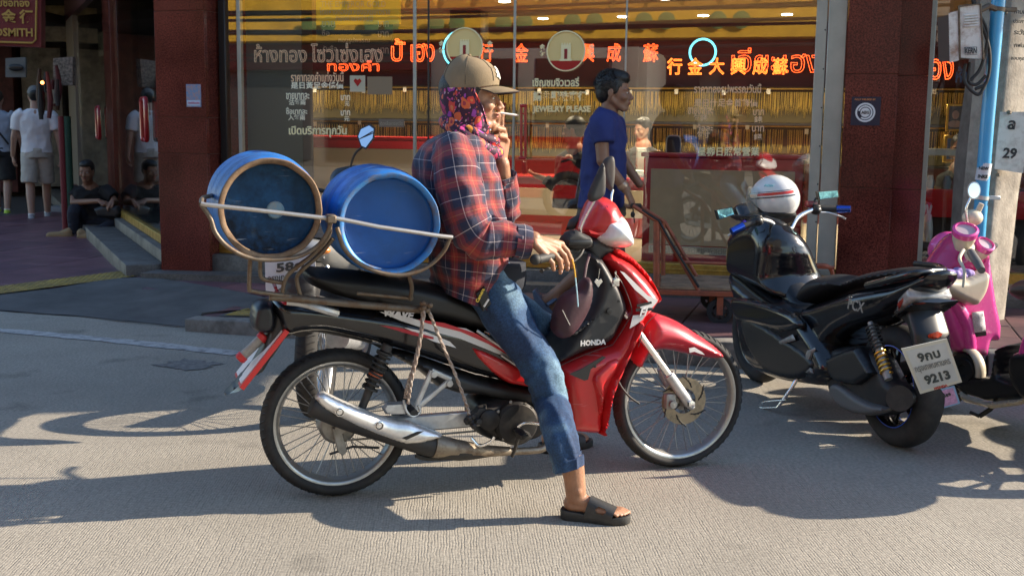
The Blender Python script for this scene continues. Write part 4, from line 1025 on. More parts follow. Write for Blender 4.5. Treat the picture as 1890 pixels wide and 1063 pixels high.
# white / silver wing decals
decal('decal', [(1144, 500), (1152, 503), (1170, 520), (1195, 545), (1214, 553), (1212, 558), (1200, 572), (1188, 578), (1180, 565), (1200, 560), (1190, 550), (1172, 535)], -.163, M_whitedecal, shield)
decal('decal', [(1175, 562), (1202, 556), (1203, 560), (1176, 567)], -.1655, M_black, shield)
decal('decal', [(1174, 569), (1205, 568), (1204, 573), (1173, 575)], -.1655, M_black, shield)
decal('decal', [(1168, 582), (1192, 580), (1186, 590), (1172, 600), (1162, 606)], -.163, M_silverdecal, shield)
lettering('lettering', 'FI', B.p(1188, 576, -.168), (1, 0, 0.05), ZU, .026, M_whitedecal, shield, bold=.03, skew=.3)
# upper nose highlight panel
binf('front_nose', [(1138, 464), (1150, 462), (1168, 468), (1192, 490), (1212, 515), (1228, 545), (1231, 556), (1222, 566), (1210, 540), (1190, 515), (1165, 490), (1145, 480)], -.1, .12, M_bred, R=.05, g=.009, sm=2)
for gp_ in ([(1031, 676, -.155), (1075, 656, -.162), (1131, 636, -.163)], [(1134, 503, -.150), (1150, 526, -.158), (1166, 570, -.160), (1160, 590, -.162), (1131, 636, -.163)], [(1212, 580, -.12), (1192, 600, -.15), (1178, 640, -.155)]):
    m = MB(); m.tube(bt(gp_), .0016, 5, smooth=4); m.build('panel_gap', M_black, shield)
for x_, y_ in ((1098, 676), (1046, 720), (1128, 690), (1142, 556)):
    m = MB(); m.lathe([(.006, 0), (.005, -.004), (.001, -.004)], B.p(x_, y_, -.163), (0, 1, 0), 8); m.build('screw', M_black, shield)
# inner black cover
inner = binf('inner_cover', [(1090, 462), (1118, 475), (1137, 502), (1151, 526), (1161, 550), (1167, 570), (1161, 588), (1149, 611), (1132, 638), (1080, 657), (1031, 680), (1022, 668), (1042, 630), (1066, 596), (1086, 565), (1098, 530), (1092, 498), (1082, 470)], -.12, .14, M_bplas, R=.05, g=.01, sm=2)
lettering('lettering', 'HONDA', B.p(1095, 632, -.142), (1, 0, 0.02), ZU, .105, M_whitedecal, inner, bold=.05)
binf('storage_ridge', [(1050, 615), (1085, 590), (1122, 570), (1128, 575), (1100, 592), (1060, 625)], -.14, .147, M_matblk, R=.01, g=.01)
m = MB(); c = B.p(1124, 574, -.148); m.lathe([(.012, 0), (.011, -.006), (.001, -.007)], c, (0, 1, 0), 16); m.build('knob', M_black, inner)
# steering column / handlebar cover
binf('handlebar_cover', [(1078, 440), (1105, 433), (1120, 440), (1140, 458), (1135, 470), (1120, 480), (1100, 500), (1085, 480), (1076, 460)], -.06, .07, M_bplas, R=.04, g=.01, sm=3)
# head cowl
cowl = binf('head_cowl', [(1075, 418), (1086, 392), (1097, 370), (1110, 365), (1126, 366), (1140, 375), (1150, 392), (1158, 405), (1158, 425), (1130, 440), (1104, 446), (1085, 436), (1074, 428)], -.05, .12, M_bred, R=.10, g=.008, sm=3)
lamp = binf('headlight', [(1117, 407), (1135, 401), (1152, 397), (1163, 406), (1171, 424), (1176, 444), (1174, 455), (1165, 461), (1148, 462), (1130, 459), (1113, 451), (1107, 441), (1112, 425)], -.10, .165, M_lens, R=.07, g=.008, sm=3)
decal('cowl_crease', [(1086, 424), (1104, 430), (1118, 428), (1108, 434), (1090, 431)], -.118, M_bred, cowl, .004)
lettering('lettering', 'GW', B.p(1117, 382, -.118), (1, 0, .2), ZU, .03, mat('purple_ink', (.3, .02, .1), .5), cowl, outline=.03)
binf('windscreen', [(1043, 425), (1050, 405), (1075, 390), (1085, 385), (1072, 412), (1058, 424)], .05, -.02, M_matblk, R=.02, g=.01, w1=.07)
# handlebar and controls
btube('handlebar', [(1100, 455, .0), (1085, 452, -.1), (1050, 465, -.22), (1000, 478, -.34)], .011, M_matblk, smooth=4)
gr = btube('grip', [(1046, 466, -.235), (992, 479, -.355)], .0165, M_rubber, n=14)
m = MB(); c = B.p(988, 479, -.36); m.ball(c, (.02, .02, .02)); m.build('bar_end', M_rubber, bike)
btube('handlebar', [(1100, 455, .0), (1092, 445, .12), (1060, 430, .25), (1045, 432, .34)], .011, M_matblk, smooth=4)
m = MB(); m.inflate(bp([(1034, 442), (1045, 430), (1062, 424), (1075, 430), (1092, 440), (1088, 455), (1070, 462), (1048, 460), (1037, 455)], -.2, 3), -.235, -.16, .02, .008); m.build('switch_housing', M_rubber, bike)
m = MB(); c0 = B.p(1066, 447, -.22); m.box(c0.x-.045, c0.x+.05, -.245, -.16, c0.z-.012, c0.z+.012, .008); m.build('brake_reservoir', M_black, bike)
btube('brake_lever', [(1078, 455, -.18), (1070, 472, -.2), (1052, 486, -.22), (1026, 492, -.26), (1003, 498, -.30), (999, 501, -.31)], [.006, .006, .0045, .0045, .005, .008], M_matblk, smooth=4)
# mirrors
def bmirror(stem, plate, w0, w1, glassmat=None):
    btube('mirror_stem', stem, .005, M_chrome, smooth=5)
    m = MB(); m.inflate(bp(plate, (w0+w1)/2, 4), w0, w1, .02, .006); mm = m.build('mirror', M_matblk, bike); return mm
bmirror([(1071, 436, -.2), (1073, 418, -.21), (1084, 395, -.22), (1100, 366, -.24)], [(1089, 372), (1084, 362), (1092, 340), (1104, 314), (1112, 301), (1117, 312), (1118, 345), (1114, 362), (1100, 371)], -.262, -.225)
bmirror([(1110, 425, .16), (1127, 400, .17), (1128, 368, .18), (1131, 350, .19)], [(1110, 316), (1112, 300), (1120, 291), (1131, 289), (1135, 300), (1135, 325), (1132, 346), (1127, 352), (1116, 342)], .17, .2)
# seat
seat = binf('seat', [(564, 508), (580, 498), (640, 502), (700, 509), (760, 518), (820, 532), (870, 552), (905, 575), (935, 600), (940, 618), (920, 622), (880, 612), (830, 598), (780, 588), (720, 574), (660, 560), (610, 545), (575, 528)], -.1, .125, M_seat, R=.045, g=.01, sm=3)
# body panels
body = binf('side_cover', [(506, 556), (560, 552), (640, 562), (720, 574), (790, 588), (850, 600), (900, 616), (945, 640), (1000, 672), (1040, 690), (1036, 715), (990, 722), (930, 708), (880, 696), (820, 676), (760, 656), (700, 640), (650, 628), (600, 618), (560, 620), (525, 625), (510, 590)], -.11, .125, M_bgloss, R=.05, g=.01, sm=2)
decal('decal', [(700, 575), (745, 583), (800, 598), (860, 606), (905, 630), (960, 665), (958, 669), (900, 645), (850, 625), (800, 612), (740, 592)], -.127, M_silverdecal, body, .002)
decal('decal', [(770, 589), (820, 596), (880, 616), (950, 658), (957, 666), (900, 634), (850, 612), (790, 597)], -.1295, mat('red_decal', (.5, .02, .03), .35), body, .002)
decal('decal', [(745, 604), (785, 612), (830, 630), (842, 642), (800, 630), (770, 616)], -.127, M_whitedecal, body, .002)
decal('decal', [(700, 600), (735, 604), (800, 622), (800, 626), (760, 618)], -.1285, mat('red_decal2', (.4, .015, .03), .35), body, .002)
lettering('lettering', 'WAVE', B.p(735, 579, -.130), (1, 0, -.17), ZU, .115, M_silverdecal, body, bold=.05, skew=.3)
binf('red_side_panel', [(856, 630), (900, 645), (950, 668), (1000, 690), (1045, 705), (1050, 730), (990, 722), (940, 712), (905, 690), (880, 665)], -.13, .140, M_bred, R=.02, g=.01)
btube('grab_trim', [(880, 610, -.135), (925, 640, -.14), (960, 668, -.14), (958, 676, -.14), (925, 655, -.138)], .006, M_alloy, smooth=5)
binf('under_tray', [(690, 640), (760, 655), (830, 680), (890, 700), (1000, 722), (1010, 760), (950, 750), (890, 735), (850, 732), (815, 720), (780, 690), (740, 668)], -.09, .09, M_bplas, R=.03, g=.012)
# rear fender and tail
binf('rear_fender', [(508, 560), (560, 575), (640, 590), (700, 618), (690, 640), (640, 628), (600, 620), (555, 616), (530, 630), (512, 655), (490, 690), (455, 712), (418, 737), (416, 731), (440, 705), (468, 672), (486, 640), (498, 600)], -.07, .08, M_bplas, R=.03, g=.01)
decal('sticker', [(424, 726), (448, 706), (458, 700), (462, 704), (440, 722)], -.0815, mat('pale_blue_sticker', (.3, .45, .55), .5), bike)
binf('tail_light', [(512, 546), (520, 541), (547, 560), (552, 572), (545, 577), (520, 576), (514, 562)], -.1, .11, M_lensred, R=.03, g=.008)
binf('reflector', [(503, 520), (512, 523), (520, 545), (515, 548)], -.1, .05, M_lensred, R=.01, g=.008)
binf('tail_box', [(466, 575), (472, 562), (490, 556), (506, 560), (512, 585), (508, 610), (490, 618), (470, 612), (463, 598)], -.06, .09, mat('navy_black_box', (.01, .012, .018), .35), R=.025, g=.008, sm=2)
# number plate holder seen edge-on, and the tube on it
m = MB(); a = B.p(522, 600, 0); b_ = B.p(440, 704, 0); d = (b_-a); L_ = d.length; d = d/L_; n_ = V((-d.z, 0, d.x))
if n_.x > 0: n_ = -n_
def plate_box(m, s0, s1, w0, w1, t0, t1):
    vs = [a+d*s+V((0, ww, 0))+n_*t for s in (s0, s1) for ww in (w0, w1) for t in (t0, t1)]
    m.add(vs, [(0, 1, 3, 2), (4, 6, 7, 5), (0, 4, 5, 1), (2, 3, 7, 6), (0, 2, 6, 4), (1, 5, 7, 3)])
M_platered = mat('red_plate_frame', (.6, .03, .03), .35)
plate_box(m, 0, L_, -.115, .115, -.012, .006); pf = m.build('plate_frame', M_platered, bike)
m = MB(); plate_box(m, .012, L_-.012, -.10, .10, .0065, .009); m.build('number_plate', M_whitep, pf)
q0 = B.p(485, 622, -.03); q1 = B.p(445, 660, -.03); m = MB(); m.tube([q0, q1], .0175, 16); tb = m.build('light_tube', mat('dusty_clear_tube', (.4, .36, .3), .3, dirt=.4), bike)
for q, s_ in ((q0, 1), (q1, -1)):
    m = MB(); dd = (q0-q1).normalized()*s_; m.tube([q-dd*.012, q+dd*.006, q+dd*.012], [.0215, .0215, .014], 16); m.build('end_cap', M_platered, tb)
# rear suspension
def shock(w):
    a = B.p(716, 636, w); c = B.p(668, 752, w); d = (c-a); L = d.length; d /= L
    m = MB(); m.tube([a, a+d*L*.1, a+d*L*.12, a+d*L*.62], [.02, .022, .016, .016], 14); m.tube([a+d*L*.62, c], [.017, .015], 14); s_ = m.build('shock_absorber', M_matblk, bike)
    m = MB(); u = d.cross(V((0, 1, 0))).normalized(); v = V((0, 1, 0)); pts = []
    for k in range(150):
        t = k/149; an = t*2*pi*7.5; pts.append(a+d*L*(.12+.55*t)+u*cos(an)*.026+v*sin(an)*.026)
    m.tube(pts, .0048, 6); m.build('coil_spring', M_rubber, s_)
    m = MB(); m.tube([a+d*L*.44, a+d*L*.50], .0262, 14); m.build('label_band', mat('orange_label', (.45, .1, .04), .5), s_)
    for t in (.12, .68):
        m = MB(); m.tube([a+d*L*t, a+d*L*(t+.03)], .031, 16); m.build('collar', M_rubber, s_)
shock(-.115); shock(.115)
# swingarm
m = MB(); m.prism(bp([(640, 770), (745, 768), (886, 757), (892, 784), (750, 796), (640, 792)], -.09), -.105, -.07, c=.004); m.build('swingarm', M_alloy, bike)
m = MB(); m.prism(bp([(640, 770), (745, 768), (886, 757), (892, 784), (750, 796), (640, 792)], .09), .07, .105, c=.004); m.build('swingarm', M_alloy, bike)
# chain guard far side + rear brake arm
btube('brake_rod', [(640, 812, -.075), (720, 806, -.08), (800, 802, -.08), (880, 795, -.08)], .004, M_dirtalloy)
m = MB(); m.prism(bp([(612, 788), (628, 784), (640, 830), (632, 838), (622, 832)], -.07), -.09, -.07, c=.003); m.build('brake_arm', M_dirtalloy, bike)
btube('brake_arm', [(608, 838, -.085), (650, 824, -.085), (700, 826, -.085)], .005, M_matblk)
# footpeg bracket
m = MB()
for (p, q) in (((797, 684), (765, 757)), ((832, 700), (765, 757)), ((797, 684), (832, 700))):
    a, c = B.p(*p, -.13), B.p(*q, -.13); m.tube([a, c], .0105, 8, flat=(1, .7))
for p in ((800, 690), (829, 707)): m.lathe([(.013, 0), (.012, -.014), (.001, -.015)], B.p(*p, -.13), (0, 1, 0), 12)
m.build('footpeg_bracket', M_alloy, bike)
m = MB(); a = B.p(765, 758, -.14); m.tube([a+V((-.02, .02, .01)), a+V((-.01, -.04, 0))], .016, 10); m.build('footpeg', M_rubber, bike)
m = MB(); m.inflate(bp([(704, 752), (712, 742), (745, 740), (752, 748), (748, 765), (712, 764)], -.15), -.17, -.13, .01, .008); m.build('footpeg', M_alloy, bike)
# engine
eng = MB(); c = B.p(945, 772, -.1)
eng.inflate(bp([(880, 745), (905, 738), (940, 735), (985, 745), (1010, 765), (1010, 800), (985, 818), (930, 822), (890, 808), (876, 780)], -.1, 3), -.12, .12, .04, .01); eng.build('crankcase', M_engine, bike)
m = MB(); m.lathe([(.085, 0), (.085, -.03), (.075, -.042), (.05, -.046), (.001, -.047)], (B.p(950, 778, -.11)), (0, 1, 0), 32); ec = m.build('engine_cover', M_engine, bike)
m = MB()
for k in range(8):
    an = 2*pi*k/8+.2; cc = B.p(950, 778, -.15); m.lathe([(.006, 0), (.006, -.006), (.001, -.007)], cc+V((.078*cos(an), .008, .078*sin(an))), (0, 1, 0), 8)
m.build('cover_bolt', M_dirtalloy, ec)
m = MB(); cc = B.p(900, 772, -.12); m.lathe([(.04, 0), (.04, -.03), (.03, -.036), (.001, -.037)], cc, (0, 1, 0), 24); m.build('clutch_cover', M_engine, bike)
m = MB()
for k in range(9):
    a0 = B.p(1000+k*5, 762, 0); m.box(a0.x-.002, a0.x+.003, -.075, .075, a0.z-.06, a0.z+.05, .0)
m.box(B.p(995, 760, 0).x, B.p(1050, 760, 0).x, -.05, .05, B.p(1000, 780, 0).z, B.p(1000, 735, 0).z, .01); m.build('cylinder', M_engine, bike)
btube('kick_rod', [(955, 788, -.165), (970, 780, -.17), (1000, 783, -.17)], .006, M_chrome, smooth=5)
m = MB(); m.inflate(bp([(950, 795), (962, 790), (976, 797), (974, 804), (955, 808)], -.2), -.26, -.15, .008, .008); m.build('footrest', M_rubber, bike)
btube('footrest_bar', [(957, 805, -.2), (950, 830, -.17), (945, 842, -.16)], .007, M_matblk, smooth=3)
btube('brake_pedal', [(870, 808, -.15), (885, 822, -.16), (905, 815, -.17), (912, 806, -.17)], .006, M_chrome, smooth=5)
# master cylinder cluster behind the engine with rope knot
m = MB(); m.inflate(bp([(860, 770), (880, 750), (898, 745), (900, 765), (890, 780), (870, 790)], -.12), -.14, -.09, .01, .008); m.lathe([(.011, 0), (.011, -.02), (.001, -.021)], B.p(882, 776, -.15), (0, 1, 0), 12); m.build('pedal_bracket', M_matblk, bike)
# exhaust
muf = MB(); pts = bt([(575, 746, -.135), (585, 750, -.135), (640, 771, -.135), (720, 797, -.135), (790, 820, -.13), (850, 832, -.125), (905, 833, -.12)])
muf.tube(pts, [.034, .042, .045, .045, .044, .037, .02], 20, smooth=4); mf = muf.build('muffler', M_matblk, bike)
m = MB(); m.tube(bt([(800, 822, -.132), (850, 829, -.127), (905, 832, -.12), (940, 832, -.11)]), [.046, .036, .022, .017], 16, smooth=4); m.build('exhaust_collector', M_exh, mf)
m = MB(); m.tube(bt([(925, 833, -.11), (970, 832, -.1), (1000, 828, -.09), (1010, 815, -.07), (1012, 790, -.03)]), .0145, 12, smooth=6); m.build('exhaust_pipe', M_exh, mf)
m = MB(); pts2 = [V(p) for p in bt([(590, 746, -.16), (640, 765, -.16), (700, 785, -.16), (760, 800, -.16), (800, 808, -.155), (817, 806, -.15)])]
hs_ = MB(); hs_.inflate(bp([(582, 735), (588, 726), (600, 724), (622, 735), (660, 752), (700, 768), (735, 778), (757, 779), (780, 788), (806, 797), (819, 803), (817, 809), (800, 815), (775, 821), (750, 822), (735, 818), (700, 806), (660, 790), (620, 770), (600, 758), (588, 747)], -.18), -.192, -.12, .035, .007)
hsd = hs_.build('heat_shield', mat('polished_heat_shield', (.86, .85, .83), .3, metal=.65, dirt=.4, dscale=18, dcol=(.42, .40, .37), scratch=.5), mf, sharp=60)
decal('slot', [(742, 808), (770, 796), (782, 795), (770, 802), (750, 811)], -.1925, M_black, hsd, .003)
for p in ((627, 760), (700, 785)):
    m = MB(); c = B.p(*p, -.192); m.lathe([(.0165, .004), (.0165, -.003), (.013, -.004), (.012, -.001), (.007, -.001), (.007, -.006), (.001, -.006)], c, (0, 1, 0), 18); m.build('shield_bolt', M_chrome, mf)
    m = MB(); m.tube([c+V((.0125*cos(t*pi/8), -.0035, .0125*sin(t*pi/8))) for t in range(16)], .0018, 5, closed=True); m.build('bolt_groove', M_black, mf)
# centre stand
btube('centre_stand', [(880, 830, -.08), (850, 842, -.1), (790, 846, -.12), (768, 840, -.13)], .009, M_matblk, smooth=3)
# keys in the lock and charms
m = MB(); c = B.p(1128, 512, -.1); m.tube([c+V((0, -.045, .03)), c+V((0, -.045, -.0))], .003, 6); m.box(c.x-.016, c.x+.016, -.15, -.143, c.z-.03, c.z+.0, .003); m.lathe([(.016, 0), (.012, -.005), (.001, -.006)], c+V((0, -.048, -.01)), (0, 1, 0), 12); m.build('key_charm', M_key, bike)
m = MB(); c = B.p(1104, 520, -.145); m.prism([(c.x, c.z-.022), (c.x-.017, c.z), (c.x-.01, c.z+.012), (c.x, c.z+.006), (c.x+.01, c.z+.012), (c.x+.017, c.z)], -.149, -.145, c=.001); m.tube([c+V((0, -.002, .01)), c+V((.005, -.002, .05))], .0015, 5); m.build('key_charm', M_key, bike)

# ---- rack (welded to the bike)
rack = btube('rack', [(497, 548, -.2), (560, 552, -.2), (640, 560, -.2), (780, 572, -.2)], .0135, M_rust, n=12)
for w_ in (-.2, .2):
    if w_ > 0: btube('rack_bar', [(497, 548, .2), (560, 552, .2), (640, 560, .2), (780, 572, .2)], .012, M_rust, parent=rack)
for z_, pts in enumerate([
    [(659, 541, -.2), (762, 551, -.2)],
    [(462, 470, -.26), (460, 530, -.24), (466, 537, -.23), (492, 541, -.22), (540, 547, -.2)],
    [(480, 478, -.24), (481, 508, -.23), (492, 517, -.22), (522, 522, -.21)],
    [(520, 545, -.2), (527, 515, -.22), (545, 495, -.24), (580, 468, -.27), (607, 435, -.3), (608, 410, -.31)],
    [(555, 548, -.19), (548, 515, -.2), (558, 498, -.22), (590, 470, -.25), (615, 440, -.29)],
    [(371, 377, -.33), (388, 402, -.33), (398, 430, -.33), (420, 455, -.33), (455, 474, -.32), (500, 480, -.31), (550, 474, -.31), (585, 455, -.31), (604, 430, -.32), (612, 405, -.33)],
    [(622, 420, -.32), (635, 458, -.32), (662, 485, -.31), (705, 504, -.31), (750, 507, -.31), (790, 492, -.31), (818, 465, -.32), (830, 441, -.33)],
    [(754, 506, -.3), (760, 530, -.24), (757, 553, -.2)],
    [(371, 377, -.33), (374, 366, -.28), (388, 362, -.2), (392, 360, .1)],
    [(830, 440, -.33), (826, 448, -.25), (822, 455, 0.1)],
    [(612, 405, -.33), (618, 410, -.2), (618, 415, .2)],
    [(520, 545, -.2), (520, 545, .2)], [(700, 562, -.2), (700, 562, .2)],
    [(462, 470, -.26), (470, 476, .2)], [(754, 506, -.3), (752, 507, .2)],
]):
    m = MB(); m.tube(bt(pts), .0076, 10, smooth=5 if len(pts) > 2 else 0); m.build('rack_bar', M_rust, rack)
for pts in ([(371, 376, -.335), (378, 378, -.338), (500, 391, -.338), (612, 404, -.338)], [(610, 401, -.345), (700, 419, -.345), (815, 436, -.345), (835, 438, -.34)]):
    m = MB(); m.tube(bt(pts), .0075, 10); m.build('cross_rod', M_barsteel, rack)
m = MB(); c = B.p(611, 404, -.34); m.box(c.x-.016, c.x+.016, -.36, -.31, c.z-.014, c.z+.014, .004); m.build('clamp', M_rust, rack)
btube('grab_rail', [(530, 556, -.16), (560, 560, -.17), (600, 572, -.17), (622, 578, -.15)], .015, M_alloy, smooth=4)
# ropes
M_r = M_rope
for i, pts in enumerate([[(781, 566, -.225), (776, 620, -.23), (765, 670, -.22), (752, 712, -.2), (748, 735, -.18)], [(784, 568, -.235), (774, 640, -.235), (760, 700, -.215), (753, 745, -.19)], [(790, 570, -.225), (812, 625, -.21), (840, 690, -.19), (862, 750, -.17), (868, 775, -.16)]]):
    P_ = catmull(bt(pts), 14); m = MB()
    for s_ in range(2):
        q = []
        for k, p in enumerate(P_): q.append(p+V((cos(k*.9+s_*pi)*.0032, sin(k*.9+s_*pi)*.0032, 0)))
        m.tube(q, .0042, 6)
    t = m.build('rope', M_r); 
    t.location = B.o; t.rotation_euler = (0, 0, B.a)
    tag(t, ['brown braided rope hanging from the rack to the footpeg bracket, thicker pair', 'brown braided rope running beside the thicker pair to the hook', 'long diagonal braided rope tied from the rack end down to the engine'][i], 'rope', 'ropes tied to the motorcycle rack')
m = MB(); c = B.p(787, 566, -.235)
random.seed(3)
for k in range(7): m.ball(c+V((random.uniform(-.018, .018), random.uniform(-.01, .01), random.uniform(-.016, .016))), (.012, .01, .01))
m.build('rope_knot', M_rust, rack)
m = MB(); c = B.p(868, 778, -.165)
for k in range(7): m.ball(c+V((random.uniform(-.016, .016), random.uniform(-.01, .01), random.uniform(-.022, .022))), (.011, .01, .012))
m.build('rope_knot', M_matblk, bike)
btube('hook', [(745, 738, -.18), (750, 758, -.18), (762, 768, -.175), (775, 760, -.17), (772, 748, -.17)], .005, M_alloy, smooth=5)

# ---- barrels
def barrel_mat(name, c_in, c_edge, rust):
    return mat(name, c_in, .4, var=.35, vscale=4, dirt=rust, dscale=6, dcol=c_edge, coat=.1)
M_bblue = mat('bright_blue_drum', (.015, .155, .50), .36, var=.3, vscale=6, dirt=.6, dscale=11, dcol=(.06, .07, .10), bump=1, bscale=30)
M_bhead1 = mat('stained_blue_head', (.008, .05, .125), .45, var=.8, vscale=8, dirt=.9, dscale=4.5, dcol=(.010, .009, .008), scratch=.7, spec=.2)
M_bhead2 = mat('blue_drum_head', (.012, .10, .36), .36, spec=.35, var=.3, vscale=3, dirt=.5, dscale=6, dcol=(.02, .05, .11), scratch=.6)
M_ring1 = mat('rusty_ring', (.21, .135, .08), .75, metal=.15, dirt=.65, dscale=16, dcol=(.09, .05, .03), var=.4, vscale=10, bump=.6)
M_ring2 = mat('paint_worn_ring', (.045, .20, .50), .45, metal=.4, dirt=.8, dscale=12, dcol=(.16, .12, .09))
def barrel(px, py, rpx, w0, L, tiltz, headm, ringm, lab, dent=False):
    c = B.p(px, py, w0); r = (B.p(px+rpx, py, w0)-B.p(px-rpx, py, w0)).length/2
    t = empty('blue_barrel', Frame(B.world(c), B.a+tiltz), lab, 'barrel', 'blue barrels on the motorcycle rack')
    prof = [(r*.96, .018), (r*1.0, .03), (r*1.035, .06), (r*1.055, .1), (r*1.055, L*.3), (r*1.09, L*.33), (r*1.055, L*.36), (r*1.055, L*.64), (r*1.09, L*.67), (r*1.055, L*.7), (r*1.055, L-.1), (r*1.0, L-.02), (r*.9, L)]
    m = MB(); m.lathe(prof, (0, 0, 0), (0, 1, 0), 64); m.f = m.f[:-2]; m.m = m.m[:-2]; m.build('shell', M_bblue, t, sharp=50)
    m = MB(); ri = r*.885
    m.lathe([(ri*.995, .02), (ri, .045), (ri*.93, .052), (ri*.5, .050), (.001, .049)], (0, 0, 0), (0, 1, 0), 64); m.f = m.f[:-2]; m.m = m.m[:-2]; hd = m.build('head', headm, t, sharp=60)
    m = MB(); n = 96; rings = []
    for k in range(n):
        a = 2*pi*k/n; wob = 1+.014*noise.noise(V((cos(a)*4, sin(a)*4, px))) ; cc = V((cos(a), 0, sin(a)))
        row = []
        for (dr, dy) in ((.96*r/r, .0), (.902, .004), (.885, .02), (.93, .022), (1.0, .02), (1.005, .008), (.985, .0)):
            row.append(cc*(r*dr*wob)+V((0, dy-.004, 0)))
        rings.append(row)
    m.rings(rings, closed=True); m.build('rim_ring', ringm, t, sharp=60)
    m = MB(); m.lathe([(r*.9, L), (.001, L)], (0, 0, 0), (0, 1, 0), 48); m.build('rear_head', headm, t)
    if dent:
        m = MB(); m.lathe([(.03, .047), (.026, .043), (.012, .042), (.001, .042)], (.02, 0, -.005), (0, 1, 0), 20); m.build('bung', mat('pale_blue_bung', (.12, .22, .3), .5, dirt=.6, dscale=30, dcol=(.3, .26, .2)), hd)
    return t
barrel(500, 387, 96, -.30, .62, RAD(0), M_bhead1, M_ring1, 'blue barrel with rusty brown rim and dark stained head, rearmost on the rack', True)
barrel(720, 414, 93, -.30, .62, RAD(-2), M_bhead2, M_ring2, 'blue barrel with pale worn rim and clean blue head, against the rider\'s back')
# ---- hanging bag and lanyard
m = MB()
bagpts = [(1015, 608), (1014, 595), (1020, 570), (1030, 548), (1045, 535), (1062, 527), (1074, 512), (1086, 513), (1090, 530), (1088, 555), (1078, 580), (1062, 606), (1048, 620), (1030, 622)]
m.inflate(bp(bagpts, -.19, 3), -.26, -.15, .055, .009)
M_bagc = mat('maroon_nylon', (.045, .014, .022), .6, var=.4, vscale=14, bump=1, bscale=45)
bg = empty('drawstring_bag', B, 'dark maroon nylon bag hanging behind the leg shield of the red motorcycle', 'bag')
bb = m.build('sack', M_bagc, bg, sharp=60)
m = MB(); m.tube(bt([(1078, 515, -.2), (1082, 490, -.17), (1088, 470, -.12)]), .006, 8, smooth=4); m.build('strap', M_bagc, bg)
m = MB(); m.tube(bt([(1038, 572, -.262), (1052, 600, -.262)]), .0018, 5); m.build('zip', M_chrome, bg)
ly = empty('lanyard', B, 'thin yellow and pale blue cord dangling from the handlebar beside the hand', 'cord')
m = MB(); m.tube(bt([(1056, 478, -.27), (1060, 495, -.275), (1062, 512, -.275)]), .003, 6, smooth=3); m.build('yellow_half', mat('yellow_cord', (.7, .4, .04), .6), ly)
m = MB(); m.tube(bt([(1062, 512, -.275), (1065, 540, -.275), (1067, 566, -.275)]), .0028, 6, smooth=3); m.build('blue_half', mat('pale_blue_cord', (.35, .55, .65), .6), ly)
# ================================================================== people helpers
M_skin = mat('tanned_skin', (.36, .185, .11), .5, sub=.12, var=.2, vscale=14, spec=.4, bump=.8, bscale=120)
M_skin2 = mat('brown_skin', (.27, .14, .085), .5, sub=.1, var=.12, vscale=9, spec=.4)
M_skin3 = mat('fair_skin', (.42, .25, .18), .5, sub=.1, var=.1, vscale=9)
M_hair = mat('black_hair', (.008, .007, .006), .45, bump=1.5, bscale=160)
M_eye = mat('eye_white', (.6, .57, .52), .2); M_iris = mat('dark_iris', (.02, .01, .006), .1)
M_lip = mat('lips', (.30, .10, .08), .45, sub=.1)
M_nail = mat('finger_nail', (.5, .3, .24), .3)
def HM(o, yaw=0, pitch=0, roll=0, s=1.0):
    return Matrix.Translation(o) @ Matrix.Rotation(yaw, 4, 'Z') @ Matrix.Rotation(pitch, 4, 'Y') @ Matrix.Rotation(roll, 4, 'X') @ Matrix.Scale(s, 4)
def mball(m, M, c, r, R=None, seg=18, rg=12):
    R4 = (R.to_4x4() if R is not None else Matrix.Identity(4))
    b = MB(); b.ball((0, 0, 0), r, seg=seg, rg=rg); T = M @ Matrix.Translation(c) @ R4
    m.add([T @ V(v) for v in b.v], b.f)
def mcap(m, M, a, b, ra, rb, n=12, **k):
    s = M.to_scale().x; m.capsule(M @ V(a), M @ V(b), ra*s, rb*s, n, **k)
def head_shape(m, M, ears=True):
    mball(m, M, (-.012, 0, .145), (.098, .077, .088))          # skull
    mball(m, M, (.022, 0, .115), (.068, .066, .085))
    mball(m, M, (.030, 0, .075), (.062, .057, .070))
    mcap(m, M, (-.005, .052, .065), (.062, .018, .012), .022, .020); mcap(m, M, (-.005, -.052, .065), (.062, -.018, .012), .022, .020)
    mball(m, M, (.074, 0, .014), (.022, .022, .019))           # chin
    mball(m, M, (.055, 0, .04), (.038, .036, .035))
    mcap(m, M, (.087, 0, .118), (.111, 0, .078), .0075, .0105)  # nose bridge
    mball(m, M, (.113, 0, .074), (.0115, .0105, .010)); mball(m, M, (.102, .013, .070), (.011, .008, .008)); mball(m, M, (.102, -.013, .070), (.011, .008, .008))
    for s in (-1, 1):
        mball(m, M, (.074, s*.030, .125), (.018, .024, .009))  # brow
        mball(m, M, (.066, s*.040, .078), (.024, .022, .020))  # cheek
        if ears: mball(m, M, (-.006, s*.076, .098), (.018, .008, .031), Matrix.Rotation(s*.25, 3, 'Z')); mball(m, M, (-.004, s*.074, .075), (.010, .007, .012))
        mball(m, M, (.081, s*.031, .106), (.010, .0155, .0075)) # lid mass
    mball(m, M, (.092, 0, .050), (.012, .024, .0062)); mball(m, M, (.090, 0, .038), (.012, .021, .0070))
